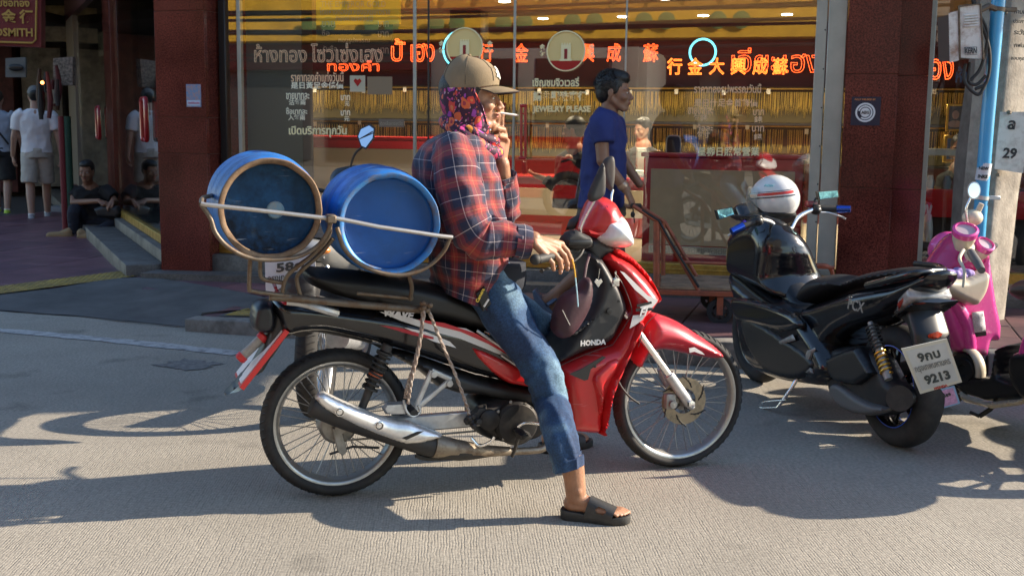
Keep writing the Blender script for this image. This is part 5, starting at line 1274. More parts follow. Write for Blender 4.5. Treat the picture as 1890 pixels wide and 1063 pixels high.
def face_bits(parent, M, brows=True, squint=.6):
    m = MB()
    for s in (-1, 1): mball(m, M, (.0815, s*.031, .1045), (.0115, .0118, .0062*squint+.002))
    e = m.build('eye', M_eye, parent)
    m = MB()
    for s in (-1, 1): mball(m, M, (.0905, s*.0315, .1045), (.0035, .0052, .0045))
    m.build('iris', M_iris, e)
    if brows:
        for s in (-1, 1):
            m = MB(); P_ = [M @ V(p) for p in ((.094, s*.016, .122), (.093, s*.030, .1265), (.080, s*.048, .122))]; m.tube(P_, [.0028, .0034, .0016], 8, smooth=4, flat=(1, .6)); m.build('eyebrow', M_hair, parent)
    m = MB(); mball(m, M, (.0985, 0, .0495), (.0070, .0215, .0042)); mball(m, M, (.0965, 0, .0400), (.0070, .019, .0048)); m.build('lips', M_lip, parent)
    m = MB(); mball(m, M, (.0985, 0, .0452), (.0060, .0205, .0011)); m.build('mouth_line', mat('mouth_dark', (.05, .01, .01), .6), parent)
def neck_shape(m, M, base, r=.052):
    m.capsule(M @ V((-.015, 0, .06)), V(base), r, r*1.12, 16)
def foot_shape(m, heel, toe, s=1.0, toes=True):
    """bare foot on the ground plane; heel, toe: ground points (local)"""
    h = V(heel); d = (V(toe)-h); L = d.length; d.normalize(); y = V((-d.y, d.x, 0)); u = V((0, 0, 1))
    P = lambda a, b, c: h+d*(a*L)+y*(b*L)+u*(c*L)
    m.ball(P(.10, 0, .13), (L*.10, L*.105, L*.12)); m.capsule(P(.12, 0, .11), P(.62, .03, .085), L*.105, L*.10, 14)
    m.capsule(P(.25, 0, .19), P(.58, .03, .10), L*.115, L*.075, 14); m.capsule(P(.42, -.04, .075), P(.68, -.05, .06), L*.09, L*.075, 12); m.capsule(P(.42, .06, .08), P(.70, .07, .065), L*.09, L*.075, 12)
    if toes:
        for k, (b_, a0, a1, r) in enumerate(((.11, .75, .96, .042), (.045, .76, .945, .030), (-.008, .75, .915, .028), (-.058, .73, .875, .026), (-.105, .70, .825, .025))):
            m.capsule(P(a0-.05, b_, .07), P((a0+a1)/2, b_*1.05, .078), L*r*1.15, L*r, 10); m.capsule(P((a0+a1)/2, b_*1.05, .078), P(a1, b_*1.08, .038), L*r, L*r*.92, 10)
def finger(m, pts, r0, r1):
    n = len(pts)-1; r0 *= 1.1; r1 *= 1.12
    for p in pts[1:-1]: m.ball(p, r0*1.02, seg=12, rg=8)
    for i in range(n):
        a = r0+(r1-r0)*i/n; b = r0+(r1-r0)*(i+1)/n
        m.capsule(pts[i], pts[i+1], a, b, 10)
def hand_shape(m, wrist, d, palm_n, side, s=1.0, curl=.45, spread=.1):
    """relaxed hand: d = direction to the fingers, palm_n = out of the palm, side=+1 thumb on cross(d,palm_n)"""
    d = V(d).normalized(); n = V(palm_n); n = (n-d*n.dot(d)).normalized(); t = d.cross(n)*side
    w = V(wrist); P = lambda a, b, c: w+(d*a+t*b+n*c)*s
    for b_ in (-.026, -.009, .009, .026): m.capsule(P(.0, b_*.6, 0), P(.088, b_, .004), .016*s, .0135*s, 10)
    for k, (b_, L) in enumerate(((.030, .072), (.010, .08), (-.010, .074), (-.029, .058))):
        p = P(.092, b_, .003); a = curl*.7+.1*k; pts = [p]; ang = 0
        for seg, q in ((.45, 1.0), (.3, 1.3), (.25, .8)):
            ang += a*q*.8; p = p+(d*cos(ang)+n*sin(ang)+t*spread*(1.5-k)*.15)*(L*seg*s); pts.append(p)
        finger(m, pts, .0092*s, .0072*s)
    finger(m, [P(.02, .026, .006), P(.052, .046, .016), P(.078, .050, .026), P(.098, .044, .034)], .0125*s, .0085*s)
def cloth_noise(sc, amp, seed=0.0, st=(1, 1, 2.2)):
    def f(c, n):
        p = V((c.x*st[0], c.y*st[1], c.z*st[2]))*sc+V((seed, seed*1.7, 0))
        a = noise.noise(p); b = noise.noise(p*2.3); return amp*(1-abs(a)*2.2)*.6+amp*.4*b
    return f
def limb(m, pts, rs, n=26, sm=5, amp=.004, fs=26, seed=0, flat=None, ulen=None, folds=(), ups=None, thin=True):
    """a clothed limb: rings with wrinkles and uv in metres; folds=[(t, amp, width)]"""
    P = catmull(pts, sm); R = lerps(list(rs), sm); N = len(P)
    up = V(ups) if ups is not None else V((0, 1, 0)); t0 = (P[1]-P[0]).normalized(); a = (up-t0*up.dot(t0)).normalized(); rings = []; L = 0
    for i, p in enumerate(P):
        t = (P[min(i+1, N-1)]-P[max(i-1, 0)]).normalized(); a = (a-t*a.dot(t)).normalized(); b = t.cross(a)
        if i: L += (P[i]-P[i-1]).length
        row = []
        for k in range(n):
            an = 2*pi*k/n; dr = a*cos(an)+b*sin(an); q = p+dr*R[i]
            w1 = noise.noise(V((cos(an)*1.2+seed, sin(an)*1.2, L*fs*.5))); w2 = noise.noise(V((cos(an)*2.4+seed, sin(an)*2.4, L*fs)))
            dd = amp*(1.3*(1-2.2*abs(w1))+.7*w2)
            for (ft, fa, fw) in folds:
                tt = i/(N-1); dd += fa*math.exp(-((tt-ft)/fw)**2)*sin(L*150+3*w1+an*1.0)*(.6+.4*cos(an+seed))
            row.append(q+dr*dd)
        rings.append(row)
    m.rings(rings, caps=False, uv=True, ulen=ulen or 2*pi*sum(rs)/len(rs)); return rings
def cuff(name, ring, thick, mt, parent, inward=.7):
    """close the end of a sleeve or leg: a rolled edge and the dark inside"""
    c = sum((V(p) for p in ring), V())/len(ring); m = MB(); n = len(ring)
    m.tube([V(p)+(c-V(p)).normalized()*thick*.4 for p in ring], thick, 6, closed=True); return m.build(name, mt, parent)
def hem_fill(m, ring, dirv, depth=.03, shrink=.85):
    c = sum((V(p) for p in ring), V())/len(ring); d = V(dirv).normalized()
    inner = [c+(V(p)-c)*shrink+d*depth for p in ring]; inner0 = [c+(V(p)-c)*.93 for p in ring]
    m.rings([ring, inner0, inner], caps=False, uv=True, ulen=.3)
def torso_rings(spec, n=44, sm=4, fr=None, amp=.005, seed=0, ex=2.4):
    """spec: list of (back point, front point, half width) in local coords; lateral = local y of the point frame"""
    bk = catmull([s_[0] for s_ in spec], sm); ft = catmull([s_[1] for s_ in spec], sm); hw_ = lerps([s_[2] for s_ in spec], sm)
    out = []; L = 0
    for i, (b_, f_, h_) in enumerate(zip(bk, ft, hw_)):
        c = (b_+f_)/2; a = (f_-b_)/2; row = []
        if i: L += (c-pc).length
        pc = c
        lat = V((0, 0, 1)).cross(V((a.x, a.y, 0)).normalized()) if a.length > 1e-6 else V((0, 1, 0))
        for k in range(n):
            an = 2*pi*k/n; cx_ = cos(an); sx_ = sin(an)
            u = math.copysign(abs(cx_)**(2/ex), cx_); v = math.copysign(abs(sx_)**(2/ex), sx_)
            p = c+a*u+lat*(h_*v); nrm = (a.normalized()*cx_+lat*sx_)
            w1 = noise.noise(V((cx_*1.6+seed, sx_*1.6, L*9))); w2 = noise.noise(V((cx_*3.1+seed, sx_*3.1, L*21)))
            row.append(p+nrm*amp*(1.5*(1-2.4*abs(w1))+.9*w2))
        out.append(row)
    return out

# ================================================================== cloth materials
def plaid():
    m, nt, b, L = node_mat('plaid_flannel')
    uv = nn(nt, 'ShaderNodeUVMap'); sep = nn(nt, 'ShaderNodeSeparateXYZ'); L.new(uv.outputs[0], sep.inputs[0])
    def band(sock, per, els):
        mu = nn(nt, 'ShaderNodeMath', operation='MULTIPLY'); mu.inputs[1].default_value = 1/per; L.new(sock, mu.inputs[0])
        fr = nn(nt, 'ShaderNodeMath', operation='FRACT'); L.new(mu.outputs[0], fr.inputs[0])
        r = nn(nt, 'ShaderNodeValToRGB'); r.color_ramp.interpolation = 'CONSTANT'; e = r.color_ramp.elements
        e[0].position = 0; e[0].color = (*els[0][1], 1); e[1].position = els[1][0]; e[1].color = (*els[1][1], 1)
        for p_, c_ in els[2:]:
            x = e.new(p_); x.color = (*c_, 1)
        L.new(fr.outputs[0], r.inputs[0]); return r.outputs[0]
    navy = (.013, .016, .048); red = (.29, .030, .028); dred = (.085, .013, .022); wh = (.58, .50, .52); yo = (.45, .19, .08)
    A = band(sep.outputs[0], .105, [(0, navy), (.24, wh), (.262, navy), (.50, dred), (.58, red), (.72, yo), (.74, red), (.88, dred)])
    Bc = band(sep.outputs[1], .105, [(0, navy), (.25, wh), (.272, navy), (.52, dred), (.60, red), (.74, yo), (.76, red), (.9, dred)])
    mx = nn(nt, 'ShaderNodeMix', data_type='RGBA'); mx.inputs[0].default_value = .5; L.new(A, mx.inputs[6]); L.new(Bc, mx.inputs[7])
    n = nn(nt, 'ShaderNodeTexNoise', i_Scale=30, i_Detail=5); tc = nn(nt, 'ShaderNodeTexCoord'); L.new(tc.outputs['Object'], n.inputs[0])
    rr = nn(nt, 'ShaderNodeMapRange'); rr.inputs[3].default_value = .75; rr.inputs[4].default_value = 1.25; L.new(n.outputs[0], rr.inputs[0])
    m2 = nn(nt, 'ShaderNodeMix', data_type='RGBA', blend_type='MULTIPLY'); m2.inputs[0].default_value = 1; L.new(mx.outputs[2], m2.inputs[6]); L.new(rr.outputs[0], m2.inputs[7])
    L.new(m2.outputs[2], b.inputs['Base Color']); b.inputs['Roughness'].default_value = .85; b.inputs['Sheen Weight'].default_value = .15
    n2 = nn(nt, 'ShaderNodeTexNoise', i_Scale=38, i_Detail=6); L.new(tc.outputs['Object'], n2.inputs[0]); bp_ = nn(nt, 'ShaderNodeBump', i_Strength=.6, i_Distance=.006); L.new(n2.outputs[0], bp_.inputs['Height']); L.new(bp_.outputs[0], b.inputs['Normal'])
    return m
M_plaid = plaid()
def denim():
    m, nt, b, L = node_mat('faded_denim')
    tc = nn(nt, 'ShaderNodeTexCoord'); uv = nn(nt, 'ShaderNodeUVMap')
    n = nn(nt, 'ShaderNodeTexNoise', i_Scale=4.2, i_Detail=3, i_Roughness=.5); L.new(tc.outputs['Object'], n.inputs[0])
    r = nn(nt, 'ShaderNodeValToRGB'); e = r.color_ramp.elements; e[0].position = .38; e[0].color = (.012, .032, .085, 1); e[1].position = .66; e[1].color = (.13, .22, .29, 1); x = e.new(.52); x.color = (.025, .068, .15, 1)
    L.new(n.outputs[0], r.inputs[0])
    # weave + whiskers
    n2 = nn(nt, 'ShaderNodeTexNoise', i_Scale=160, i_Detail=3); L.new(tc.outputs['Object'], n2.inputs[0])
    rr = nn(nt, 'ShaderNodeMapRange'); rr.inputs[1].default_value = .3; rr.inputs[2].default_value = .7; rr.inputs[3].default_value = .65; rr.inputs[4].default_value = 1.4; L.new(n2.outputs[0], rr.inputs[0])
    m2 = nn(nt, 'ShaderNodeMix', data_type='RGBA', blend_type='MULTIPLY'); m2.inputs[0].default_value = 1; L.new(r.outputs[0], m2.inputs[6]); L.new(rr.outputs[0], m2.inputs[7])
    L.new(m2.outputs[2], b.inputs['Base Color']); b.inputs['Roughness'].default_value = .85
    mp = nn(nt, 'ShaderNodeMapping'); mp.inputs['Scale'].default_value = (12, 40, 1); L.new(uv.outputs[0], mp.inputs[0]); n3 = nn(nt, 'ShaderNodeTexNoise', i_Scale=1, i_Detail=5); L.new(mp.outputs[0], n3.inputs[0])
    bp_ = nn(nt, 'ShaderNodeBump', i_Strength=.7, i_Distance=.008); L.new(n3.outputs[0], bp_.inputs['Height']); L.new(bp_.outputs[0], b.inputs['Normal'])
    return m
M_denim = denim()
def scarfmat():
    m, nt, b, L = node_mat('paisley_scarf')
    tc = nn(nt, 'ShaderNodeTexCoord'); mp = nn(nt, 'ShaderNodeMapping'); mp.inputs['Scale'].default_value = (1, 1, .62); mp.inputs['Rotation'].default_value = (.4, .5, .2); L.new(tc.outputs['Object'], mp.inputs[0])
    ns = nn(nt, 'ShaderNodeTexNoise', i_Scale=22, i_Detail=3); L.new(mp.outputs[0], ns.inputs[0]); mxv = nn(nt, 'ShaderNodeMix', data_type='RGBA', blend_type='LINEAR_LIGHT'); mxv.inputs[0].default_value = .02; L.new(mp.outputs[0], mxv.inputs[6]); L.new(ns.outputs['Color'], mxv.inputs[7])
    def layer(scale, thr, cols, base, inner=None):
        vo = nn(nt, 'ShaderNodeTexVoronoi', i_Scale=scale); L.new(mxv.outputs[2], vo.inputs['Vector'])
        sp = nn(nt, 'ShaderNodeSeparateColor'); L.new(vo.outputs['Color'], sp.inputs[0])
        r = nn(nt, 'ShaderNodeValToRGB'); r.color_ramp.interpolation = 'CONSTANT'; e = r.color_ramp.elements
        e[0].position = 0; e[0].color = (*cols[0], 1); e[1].position = 1/len(cols); e[1].color = (*cols[1], 1)
        for i, c in enumerate(cols[2:]): x = e.new((i+2)/len(cols)); x.color = (*c, 1)
        L.new(sp.outputs[0], r.inputs[0])
        lt = nn(nt, 'ShaderNodeMath', operation='LESS_THAN'); lt.inputs[1].default_value = thr; L.new(vo.outputs['Distance'], lt.inputs[0])
        mx = nn(nt, 'ShaderNodeMix', data_type='RGBA'); L.new(lt.outputs[0], mx.inputs[0]); L.new(base, mx.inputs[6]) if not isinstance(base, tuple) else setattr(mx.inputs[6], 'default_value', (*base, 1)); L.new(r.outputs[0], mx.inputs[7])
        return mx.outputs[2]
    b0 = layer(95, .34, [(.5, .05, .2), (.5, .10, .05), (.16, .02, .10), (.45, .3, .35)], (.04, .006, .028))
    b1 = layer(34, .44, [(.62, .24, .03), (.6, .05, .03), (.6, .05, .25), (.62, .12, .04), (.5, .04, .12), (.30, .05, .32)], b0)
    b2 = layer(34, .2, [(.35, .12, .04), (.62, .18, .06), (.7, .3, .55), (.3, .03, .05), (.6, .4, .35)], b1)
    L.new(b2, b.inputs['Base Color']); b.inputs['Roughness'].default_value = .7; return m
M_scarf = scarfmat()
M_cap = mat('olive_brown_cotton', (.22, .16, .092), .85, var=.18, vscale=9, bump=.8, bscale=200)
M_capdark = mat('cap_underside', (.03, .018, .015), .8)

# ================================================================== rider on the motorcycle
rider = empty('person', B, 'man in a plaid shirt, olive cap and paisley scarf smoking astride the red motorcycle', 'person')
q = lambda x, y, w_: B.p(x, y, w_)
fo = B.loc(G(1100, 957, .012)); wf = fo.y
heel = B.loc(G(1040, 940, .03)); toe = B.loc(G(1163, 951, .03))
fd = (toe-heel); heel.z = .026; toe.z = .022
skin = MB()
HO = q(868, 236, 0); HMx = HM(HO, yaw=-.42, pitch=.0, s=1.04)
head_shape(skin, HMx)
neck_shape(skin, HMx, q(848, 262, 0))
# trunk, hidden by the shirt
skin.capsule(q(848, 300, 0), q(862, 420, 0), .10, .09, 16, flat=(1, 1)); skin.capsule(q(862, 420, 0), q(890, 515, 0), .09, .10, 16)
skin.capsule(q(845, 290, -.12), q(845, 290, .12), .055, .055, 14)
# near arm
W1 = q(985, 441, -.29)
skin.capsule(q(838, 292, -.15), q(880, 435, -.245), .048, .042, 14); skin.capsule(q(880, 437, -.245), q(945, 446, -.275), .041, .034, 14); skin.capsule(q(945, 446, -.275), W1, .034, .0285, 14)
# near hand over the grip
for a_, b_ in (((990, 441, -.285), (1036, 451, -.262)), ((990, 444, -.295), (1030, 459, -.283)), ((989, 448, -.305), (1022, 468, -.30)), ((987, 450, -.315), (1011, 475, -.318))):
    skin.capsule(q(*a_), q(*b_), .0165, .014, 10)
finger(skin, [q(1036, 451, -.262), q(1047, 464, -.262), q(1054, 480, -.258), q(1056, 491, -.252)], .0098, .0078)
finger(skin, [q(1030, 459, -.284), q(1042, 472, -.286), q(1047, 487, -.280), q(1047, 497, -.270)], .0100, .0080)
finger(skin, [q(1022, 467, -.302), q(1033, 480, -.306), q(1036, 494, -.300), q(1034, 503, -.29)], .0098, .0078)
finger(skin, [q(1010, 474, -.320), q(1020, 486, -.324), q(1022, 498, -.318)], .0090, .0072)
finger(skin, [q(1000, 452, -.28), q(1018, 466, -.25), q(1032, 478, -.238), q(1040, 485, -.235)], .0125, .0085)
# far arm and smoking hand
EL = q(924, 392, .13); W2 = q(927, 303, .035)
skin.capsule(q(860, 295, .15), EL, .048, .042, 14); skin.capsule(EL, q(928, 345, .08), .040, .036, 14); skin.capsule(q(928, 345, .08), W2, .036, .0285, 14)
wq = .02
for a_, b_ in (((924, 298, .03), (917, 247, .0)), ((924, 298, .03), (924, 246, .012)), ((926, 298, .03), (932, 250, .025)), ((928, 298, .035), (936, 261, .035)), ((920, 292, .03), (903, 262, .005))):
    skin.capsule(q(*a_), q(*b_), .0165, .0125, 10)
finger(skin, [q(916, 247, .0), q(917, 231, -.012), q(921, 214, -.018), q(922, 200, -.02)], .0098, .0078)
finger(skin, [q(924, 246, .012), q(926, 228, .0), q(927, 212, -.008), q(926, 198, -.012)], .0096, .0076)
finger(skin, [q(932, 250, .018), q(930, 240, -.008), q(918, 237, -.028), q(908, 240, -.03)], .0098, .0080)
finger(skin, [q(936, 262, .03), q(933, 254, .0), q(922, 251, -.024), q(911, 253, -.028)], .0092, .0074)
finger(skin, [q(912, 283, .0), q(899, 262, -.015), q(893, 249, -.024), q(898, 240, -.030)], .0135, .0088)
# legs (inside the jeans) and feet
HIPn, KNn = q(898, 530, -.09), q(1002, 698, -.235); ANn = V((heel.x+fd.x*.17, heel.y+fd.y*.17, .115))
LC = [q(905, 530, -.09), q(915, 545, -.105), q(945, 600, -.16), q(983, 655, -.20), q(1006, 700, -.235), q(1018, 745, -.255), q(1033, 800, ANn.y+.035), ANn]
for a_, b_ in zip(LC[:-1], LC[1:]): skin.capsule(a_, b_, .032, .032, 12); skin.capsule(ANn+V((-.012, 0, .10)), ANn+V((0.004, 0, -.03)), .041, .037, 14)
skin.ball(ANn+V((0, -.028, -.005)), (.016, .014, .018)); skin.ball(ANn+V((0, .028, .0)), (.016, .014, .018))
hs2 = heel+V((0, 0, 0)); foot_shape(skin, hs2, toe)
KNf = q(1030, 640, .24); ANf = V((KNf.x+.02, KNf.y+.10, .115)); skin.capsule(q(898, 530, .09), KNf, .07, .05, 14); skin.capsule(KNf, ANf, .048, .034, 14)
foot_shape(skin, (ANf.x-.05, ANf.y, .026), (ANf.x+.2, ANf.y+.05, .024))
rskin = remesh_obj('body', skin, .0042, M_skin, rider, smooth=3)
face_bits(rider, HMx, squint=.5)
# nails
for p in (q(1056, 490, -.258), q(1047, 496, -.277), q(1034, 502, -.297)):
    m = MB(); m.ball(p+V((.003, -.0045, .002)), (.0045, .0035, .006)); m.build('finger_nail', M_nail, rider)
m = MB(); m.lathe([(.0108, -.004), (.0112, 0), (.0108, .004), (.009, .004), (.009, -.004)], q(903, 240, -.031), (q(898, 240, -.030)-q(912, 241, -.03)), 20, closed=True); m.build('finger_ring', M_chrome, rider)
# sideburn hair under the cap
m = MB(); mball(m, HMx, (-.018, 0, .140), (.100, .0805, .085)); mball(m, HMx, (-.035, 0, .095), (.078, .074, .07))
m.build('hair', M_hair, rider)
# cap
m = MB(); rings = []
for i in range(11):
    ph = (pi/2)*(i/10); rr = []
    for k in range(40):
        an = 2*pi*k/40; ex = .104+.006*cos(an); r_ = max(sin(ph), .02) ; p = V((ex*cos(an)*r_**.92-.006, .087*sin(an)*r_**.92, .150+.105*cos(ph)*(1-.06*cos(an))-.012*cos(an)*0+.018*(max(0, cos(an)))*r_*(1 if i > 6 else .5)))
        rr.append(HMx @ p)
    rings.append(rr)
rings.append([HMx @ (V((((.103+.006*cos(2*pi*k/40))*cos(2*pi*k/40))-.006, .086*sin(2*pi*k/40), .135+.018*max(0, cos(2*pi*k/40)) - .012*max(0, -cos(2*pi*k/40))))) for k in range(40)])
m.rings(rings, caps=False); cp = m.build('cap', M_cap, rider, sharp=80)
m = MB(); mball(m, HMx, (-.006, 0, .256), (.008, .008, .005)); m.build('button', M_cap, cp)
for an in (0, 60, 120, 180, 240, 300):
    m = MB(); a_ = RAD(an+30); P_ = []
    for i in range(1, 11):
        ph = (pi/2)*(i/10); r_ = sin(ph)**.92; c_ = cos(a_); P_.append(HMx @ V(((.1045+.006*c_)*c_*r_-.006, .0875*sin(a_)*r_, .1505+.105*cos(ph)*(1-.06*c_)+.018*max(0, c_)*sin(ph)*(1 if i > 6 else .5))))
    m.tube(P_, .0012, 5); m.build('seam', mat('seam_thread', (.07, .05, .03), .8), cp)
m = MB(); top = []; nb = 22; nr = 7
for j in range(nr):
    row = []
    for k in range(nb):
        an = RAD(-62+124*k/(nb-1)); t = j/(nr-1)
        x = .098*cos(an)*1.0+t*.082*(cos(an)**.6); y = .087*sin(an)*(1-.12*t); z = .150-.006*t-.085*(y*y)/.0072*.18-.012*t*t
        row.append((x-.004, y, z))
    top.append(row)
bot = [[(p[0], p[1], p[2]-.004) for p in r_] for r_ in top]
m.rings([[HMx @ V(p) for p in r_] for r_ in top], caps=False, ring_closed=False); brim = m.build('brim', M_cap, cp, sharp=60)
m = MB(); m.rings([[HMx @ V(p) for p in r_] for r_ in bot], caps=False, ring_closed=False); m.tube([HMx @ (V(p)-V((0, 0, .002))) for p in top[-1]], .0026, 6); m.build('brim_underside', M_capdark, cp, sharp=60)
m = MB(); pts = [(.016, .0), (.01, .012), (.018, .02), (.006, .026), (-.004, .034), (-.012, .028), (-.006, .018), (-.018, .012), (-.012, .002), (-.02, -.008), (-.006, -.012), (.004, -.02), (.014, -.014)]
def capsurf(y, z, off=.0015):
    ph = math.acos(min(1, max(0, (z-.150)/.112))); r_ = sin(ph)**.92; sy = min(.98, abs(y)/(.087*r_)); c_ = sqrt(1-sy*sy); return HMx @ V(((.110)*c_*r_-.003+off, y, z+.004))
m.add([capsurf(a_*1.0-.012, .185+b_*.9, .003) for a_, b_ in pts], [tuple(range(len(pts)))]); m.build('logo_patch', mat('embroidered_white', (.62, .6, .52), .8), cp)
# scarf: hood part
m = MB(); rings = []; NZ = 26; NA = 56
for i in range(NZ):
    t = i/(NZ-1); z = -.045+t*.185
    a_ = .098 if z > .1 else .098-.03*((.1-z)/.1)**1.2; b_ = .090-.018*max(0, (.08-z)/.12); xc = -.012 if z > .06 else -.012+.02*((.06-z)/.1)
    op = 0.0 if z < .005 else RAD(28)+RAD(42)*min(1, (z-.005)/.12)
    row = []
    for k in range(NA):
        an = op+(2*pi-2*op)*k/(NA-1)
        x = xc+a_*cos(an)*(1.12 if cos(an) > 0 else 1.05); y = b_*sin(an)
        nzv = noise.noise(V((cos(an)*2, sin(an)*2, z*14)))+.5*noise.noise(V((cos(an)*5, sin(an)*5, z*30)))
        s_ = 1+.055*nzv; row.append(HMx @ V((x*s_, y*s_, z)))
    rings.append(row)
inner_ = [[HMx @ ((HMx.inverted() @ V(p))*.965) for p in r_] for r_ in rings]
m.rings(rings, caps=False, ring_closed=False); m.rings(inner_, caps=False, ring_closed=False)
m.tube([rings[i][0] for i in range(8, NZ)], .004, 6); m.tube([rings[i][-1] for i in range(8, NZ)], .004, 6)
sc_ = m.build('scarf', M_scarf, rider, sharp=80)
m = MB()   # rolls round the neck
for (z, rx, ry, r_, tl, sd_) in ((-.008, .086, .082, .020, .42, 1), (-.036, .090, .088, .027, .55, 5)):
    pts = []; rs = []
    for k in range(28):
        an = 2*pi*k/28; nz_ = noise.noise(V((cos(an)*2+sd_, sin(an)*2, 0)))
        pts.append(HMx @ V((rx*cos(an)*(1+.08*nz_)+.004, ry*sin(an)*(1+.08*nz_), z-tl*.1*cos(an)+.008*nz_))); rs.append(r_*(1+.12*noise.noise(V((cos(an)*3, sin(an)*3, sd_)))))
    m.tube(pts, rs, 12, closed=True, smooth=2)
m.build('neck_roll', M_scarf, sc_, sharp=80)
m = MB(); m.inflate(bp([(868, 232), (905, 226), (897, 245), (890, 262), (893, 290), (880, 278), (862, 262)], -.05, 2), -.075, -.045, .012, .008); m.build('scarf_end', M_scarf, sc_, sharp=80)

# shirt
shirt = MB()
spec = [((806, 533), (893, 566), .185), ((803, 505), (915, 520), .185), ((799, 455), (930, 462), .182), ((788, 400), (928, 408), .185), ((775, 350), (916, 352), .195), ((772, 312), (905, 315), .205), ((781, 282), (896, 288), .20), ((797, 262), (888, 268), .165), ((815, 250), (883, 255), .12), ((826, 243), (878, 248), .085)]
tr = torso_rings([(q(*b_, 0), q(*f_, 0), h_) for b_, f_, h_ in spec], n=56, sm=6, amp=.009, seed=3)
shirt.rings(tr, caps=False, uv=True, ulen=1.1)
hem_fill(shirt, tr[0], (0, 0, 1), .05, .9)
sh = shirt.build('shirt', M_plaid, rider, sharp=0)
m = MB(); r_ = limb(m, [q(832, 268, -.115), q(838, 292, -.17), q(848, 350, -.215), q(864, 410, -.245), q(888, 440, -.26), (q(925, 442, -.272)), q(966, 446, -.283)], [.058, .075, .078, .073, .071, .062, .051], n=40, sm=9, amp=.0075, fs=20, seed=2, folds=((.62, .007, .14), (.95, .004, .08)), ulen=.42)
hem_fill(m, r_[-1], (q(920, 440, -.272)-q(966, 446, -.283)), .04, .8)
m.build('sleeve', M_plaid, sh, sharp=0)
m = MB(); c_ = (q(966, 446, -.283)-q(920, 441, -.27)).normalized(); base = q(950, 445, -.279)
r_ = limb(m, [base, base+c_*.03, base+c_*.058], [.060, .061, .055], n=34, sm=6, amp=.003, fs=30, seed=6, ulen=.36); hem_fill(m, r_[-1], -c_, .03, .75); m.build('cuff', M_plaid, sh, sharp=0)
m = MB(); r_ = limb(m, [q(866, 280, .14), q(890, 335, .17), q(918, 385, .145), q(928, 392, .125), q(931, 365, .095), q(929, 322, .055)], [.07, .073, .066, .060, .054, .046], n=34, sm=8, amp=.0055, fs=20, seed=12, folds=((.6, .007, .15),), ulen=.4)
hem_fill(m, r_[-1], (0, 0, -1), .04, .8); m.build('sleeve', M_plaid, sh, sharp=0)
m = MB(); m.rings([[V(p)*1.0 for p in tr[-1]], [V(p)+V((0.004, 0, .022)) for p in tr[-1]], [V(p)+V((.010, 0, .020))-(V(p)-sum((V(x) for x in tr[-1]), V())/len(tr[-1]))*.1 for p in tr[-1]]], caps=False, uv=True, ulen=.5); m.build('collar', M_plaid, sh, sharp=0)
# jeans
M_beltdark = mat('dark_denim_top', (.008, .011, .02), .85)
je = MB()
r1 = limb(je, [q(900, 508, -.06), q(915, 545, -.105), q(945, 600, -.16), q(983, 655, -.20), q(1006, 700, -.235), q(1018, 745, -.255), q(1033, 800, ANn.y+.035), q(1050, 862, ANn.y)], [.098, .094, .080, .070, .065, .060, .056, .050], n=40, sm=9, amp=.006, fs=15, seed=21, folds=((.55, .0055, .10), (.95, .004, .06)), ulen=.45)
hem_fill(je, r1[-1], (0, 0, 1), .05, .85)
r2 = limb(je, [q(900, 508, .06), q(925, 560, .14), KNf, (KNf+ANf)/2, ANf+V((0, 0, .05))], [.098, .092, .072, .062, .056], n=34, sm=8, amp=.004, fs=14, seed=31, ulen=.45)
hem_fill(je, r2[-1], (0, 0, 1), .05, .85)
jo = je.build('jeans', M_denim, rider, sharp=0)
m = MB(); pr = torso_rings([(q(830, 540, 0), q(940, 560, 0), .15), (q(838, 505, 0), q(962, 520, 0), .155), (q(845, 478, 0), q(962, 480, 0), .15)], n=40, sm=5, amp=.003, seed=8)
m.rings(pr, caps=True, uv=True); m.build('jeans_top', M_beltdark, jo, sharp=0)
m = MB(); e_ = r1[-1]; m.rings([[V(p)+V((-.004, 0, .034)) for p in e_], [V(p)+(V(p)-sum((V(x) for x in e_), V())/len(e_)).normalized()*.005+V((-.003, 0, .03)) for p in e_], [V(p)+(V(p)-sum((V(x) for x in e_), V())/len(e_)).normalized()*.005-V((0, 0, .006)) for p in e_], [V(p)-V((0, 0, .006)) for p in e_]], caps=False, uv=True, ulen=.4); m.build('turn_up', M_denim, jo, sharp=50)
m = MB(); k_ = 30; m.tube([r1[i][k_ % 40] for i in range(6, len(r1)-2)], .0018, 5); m.build('side_seam', mat('denim_thread', (.05, .09, .15), .8), jo)
# waist pouch strap with yellow lettering patch
m = MB(); m.prism(bp([(877, 541), (893, 528), (905, 560), (890, 574)], -.19), -.205, -.185, c=.003); wp = m.build('waist_patch', mat('black_nylon', (.012, .012, .012), .6), jo)
lettering('lettering', 'Camera', q(886, 545, -.207), (.45, 0, .9), (-.9, 0, .45), .055, mat('yellow_print', (.7, .5, .06), .5), wp, bold=.03)
m = MB(); m.tube([q(893, 566, -.206), q(902, 552, -.206)], .004, 6); m.build('white_stripe', M_whitedecal, wp)

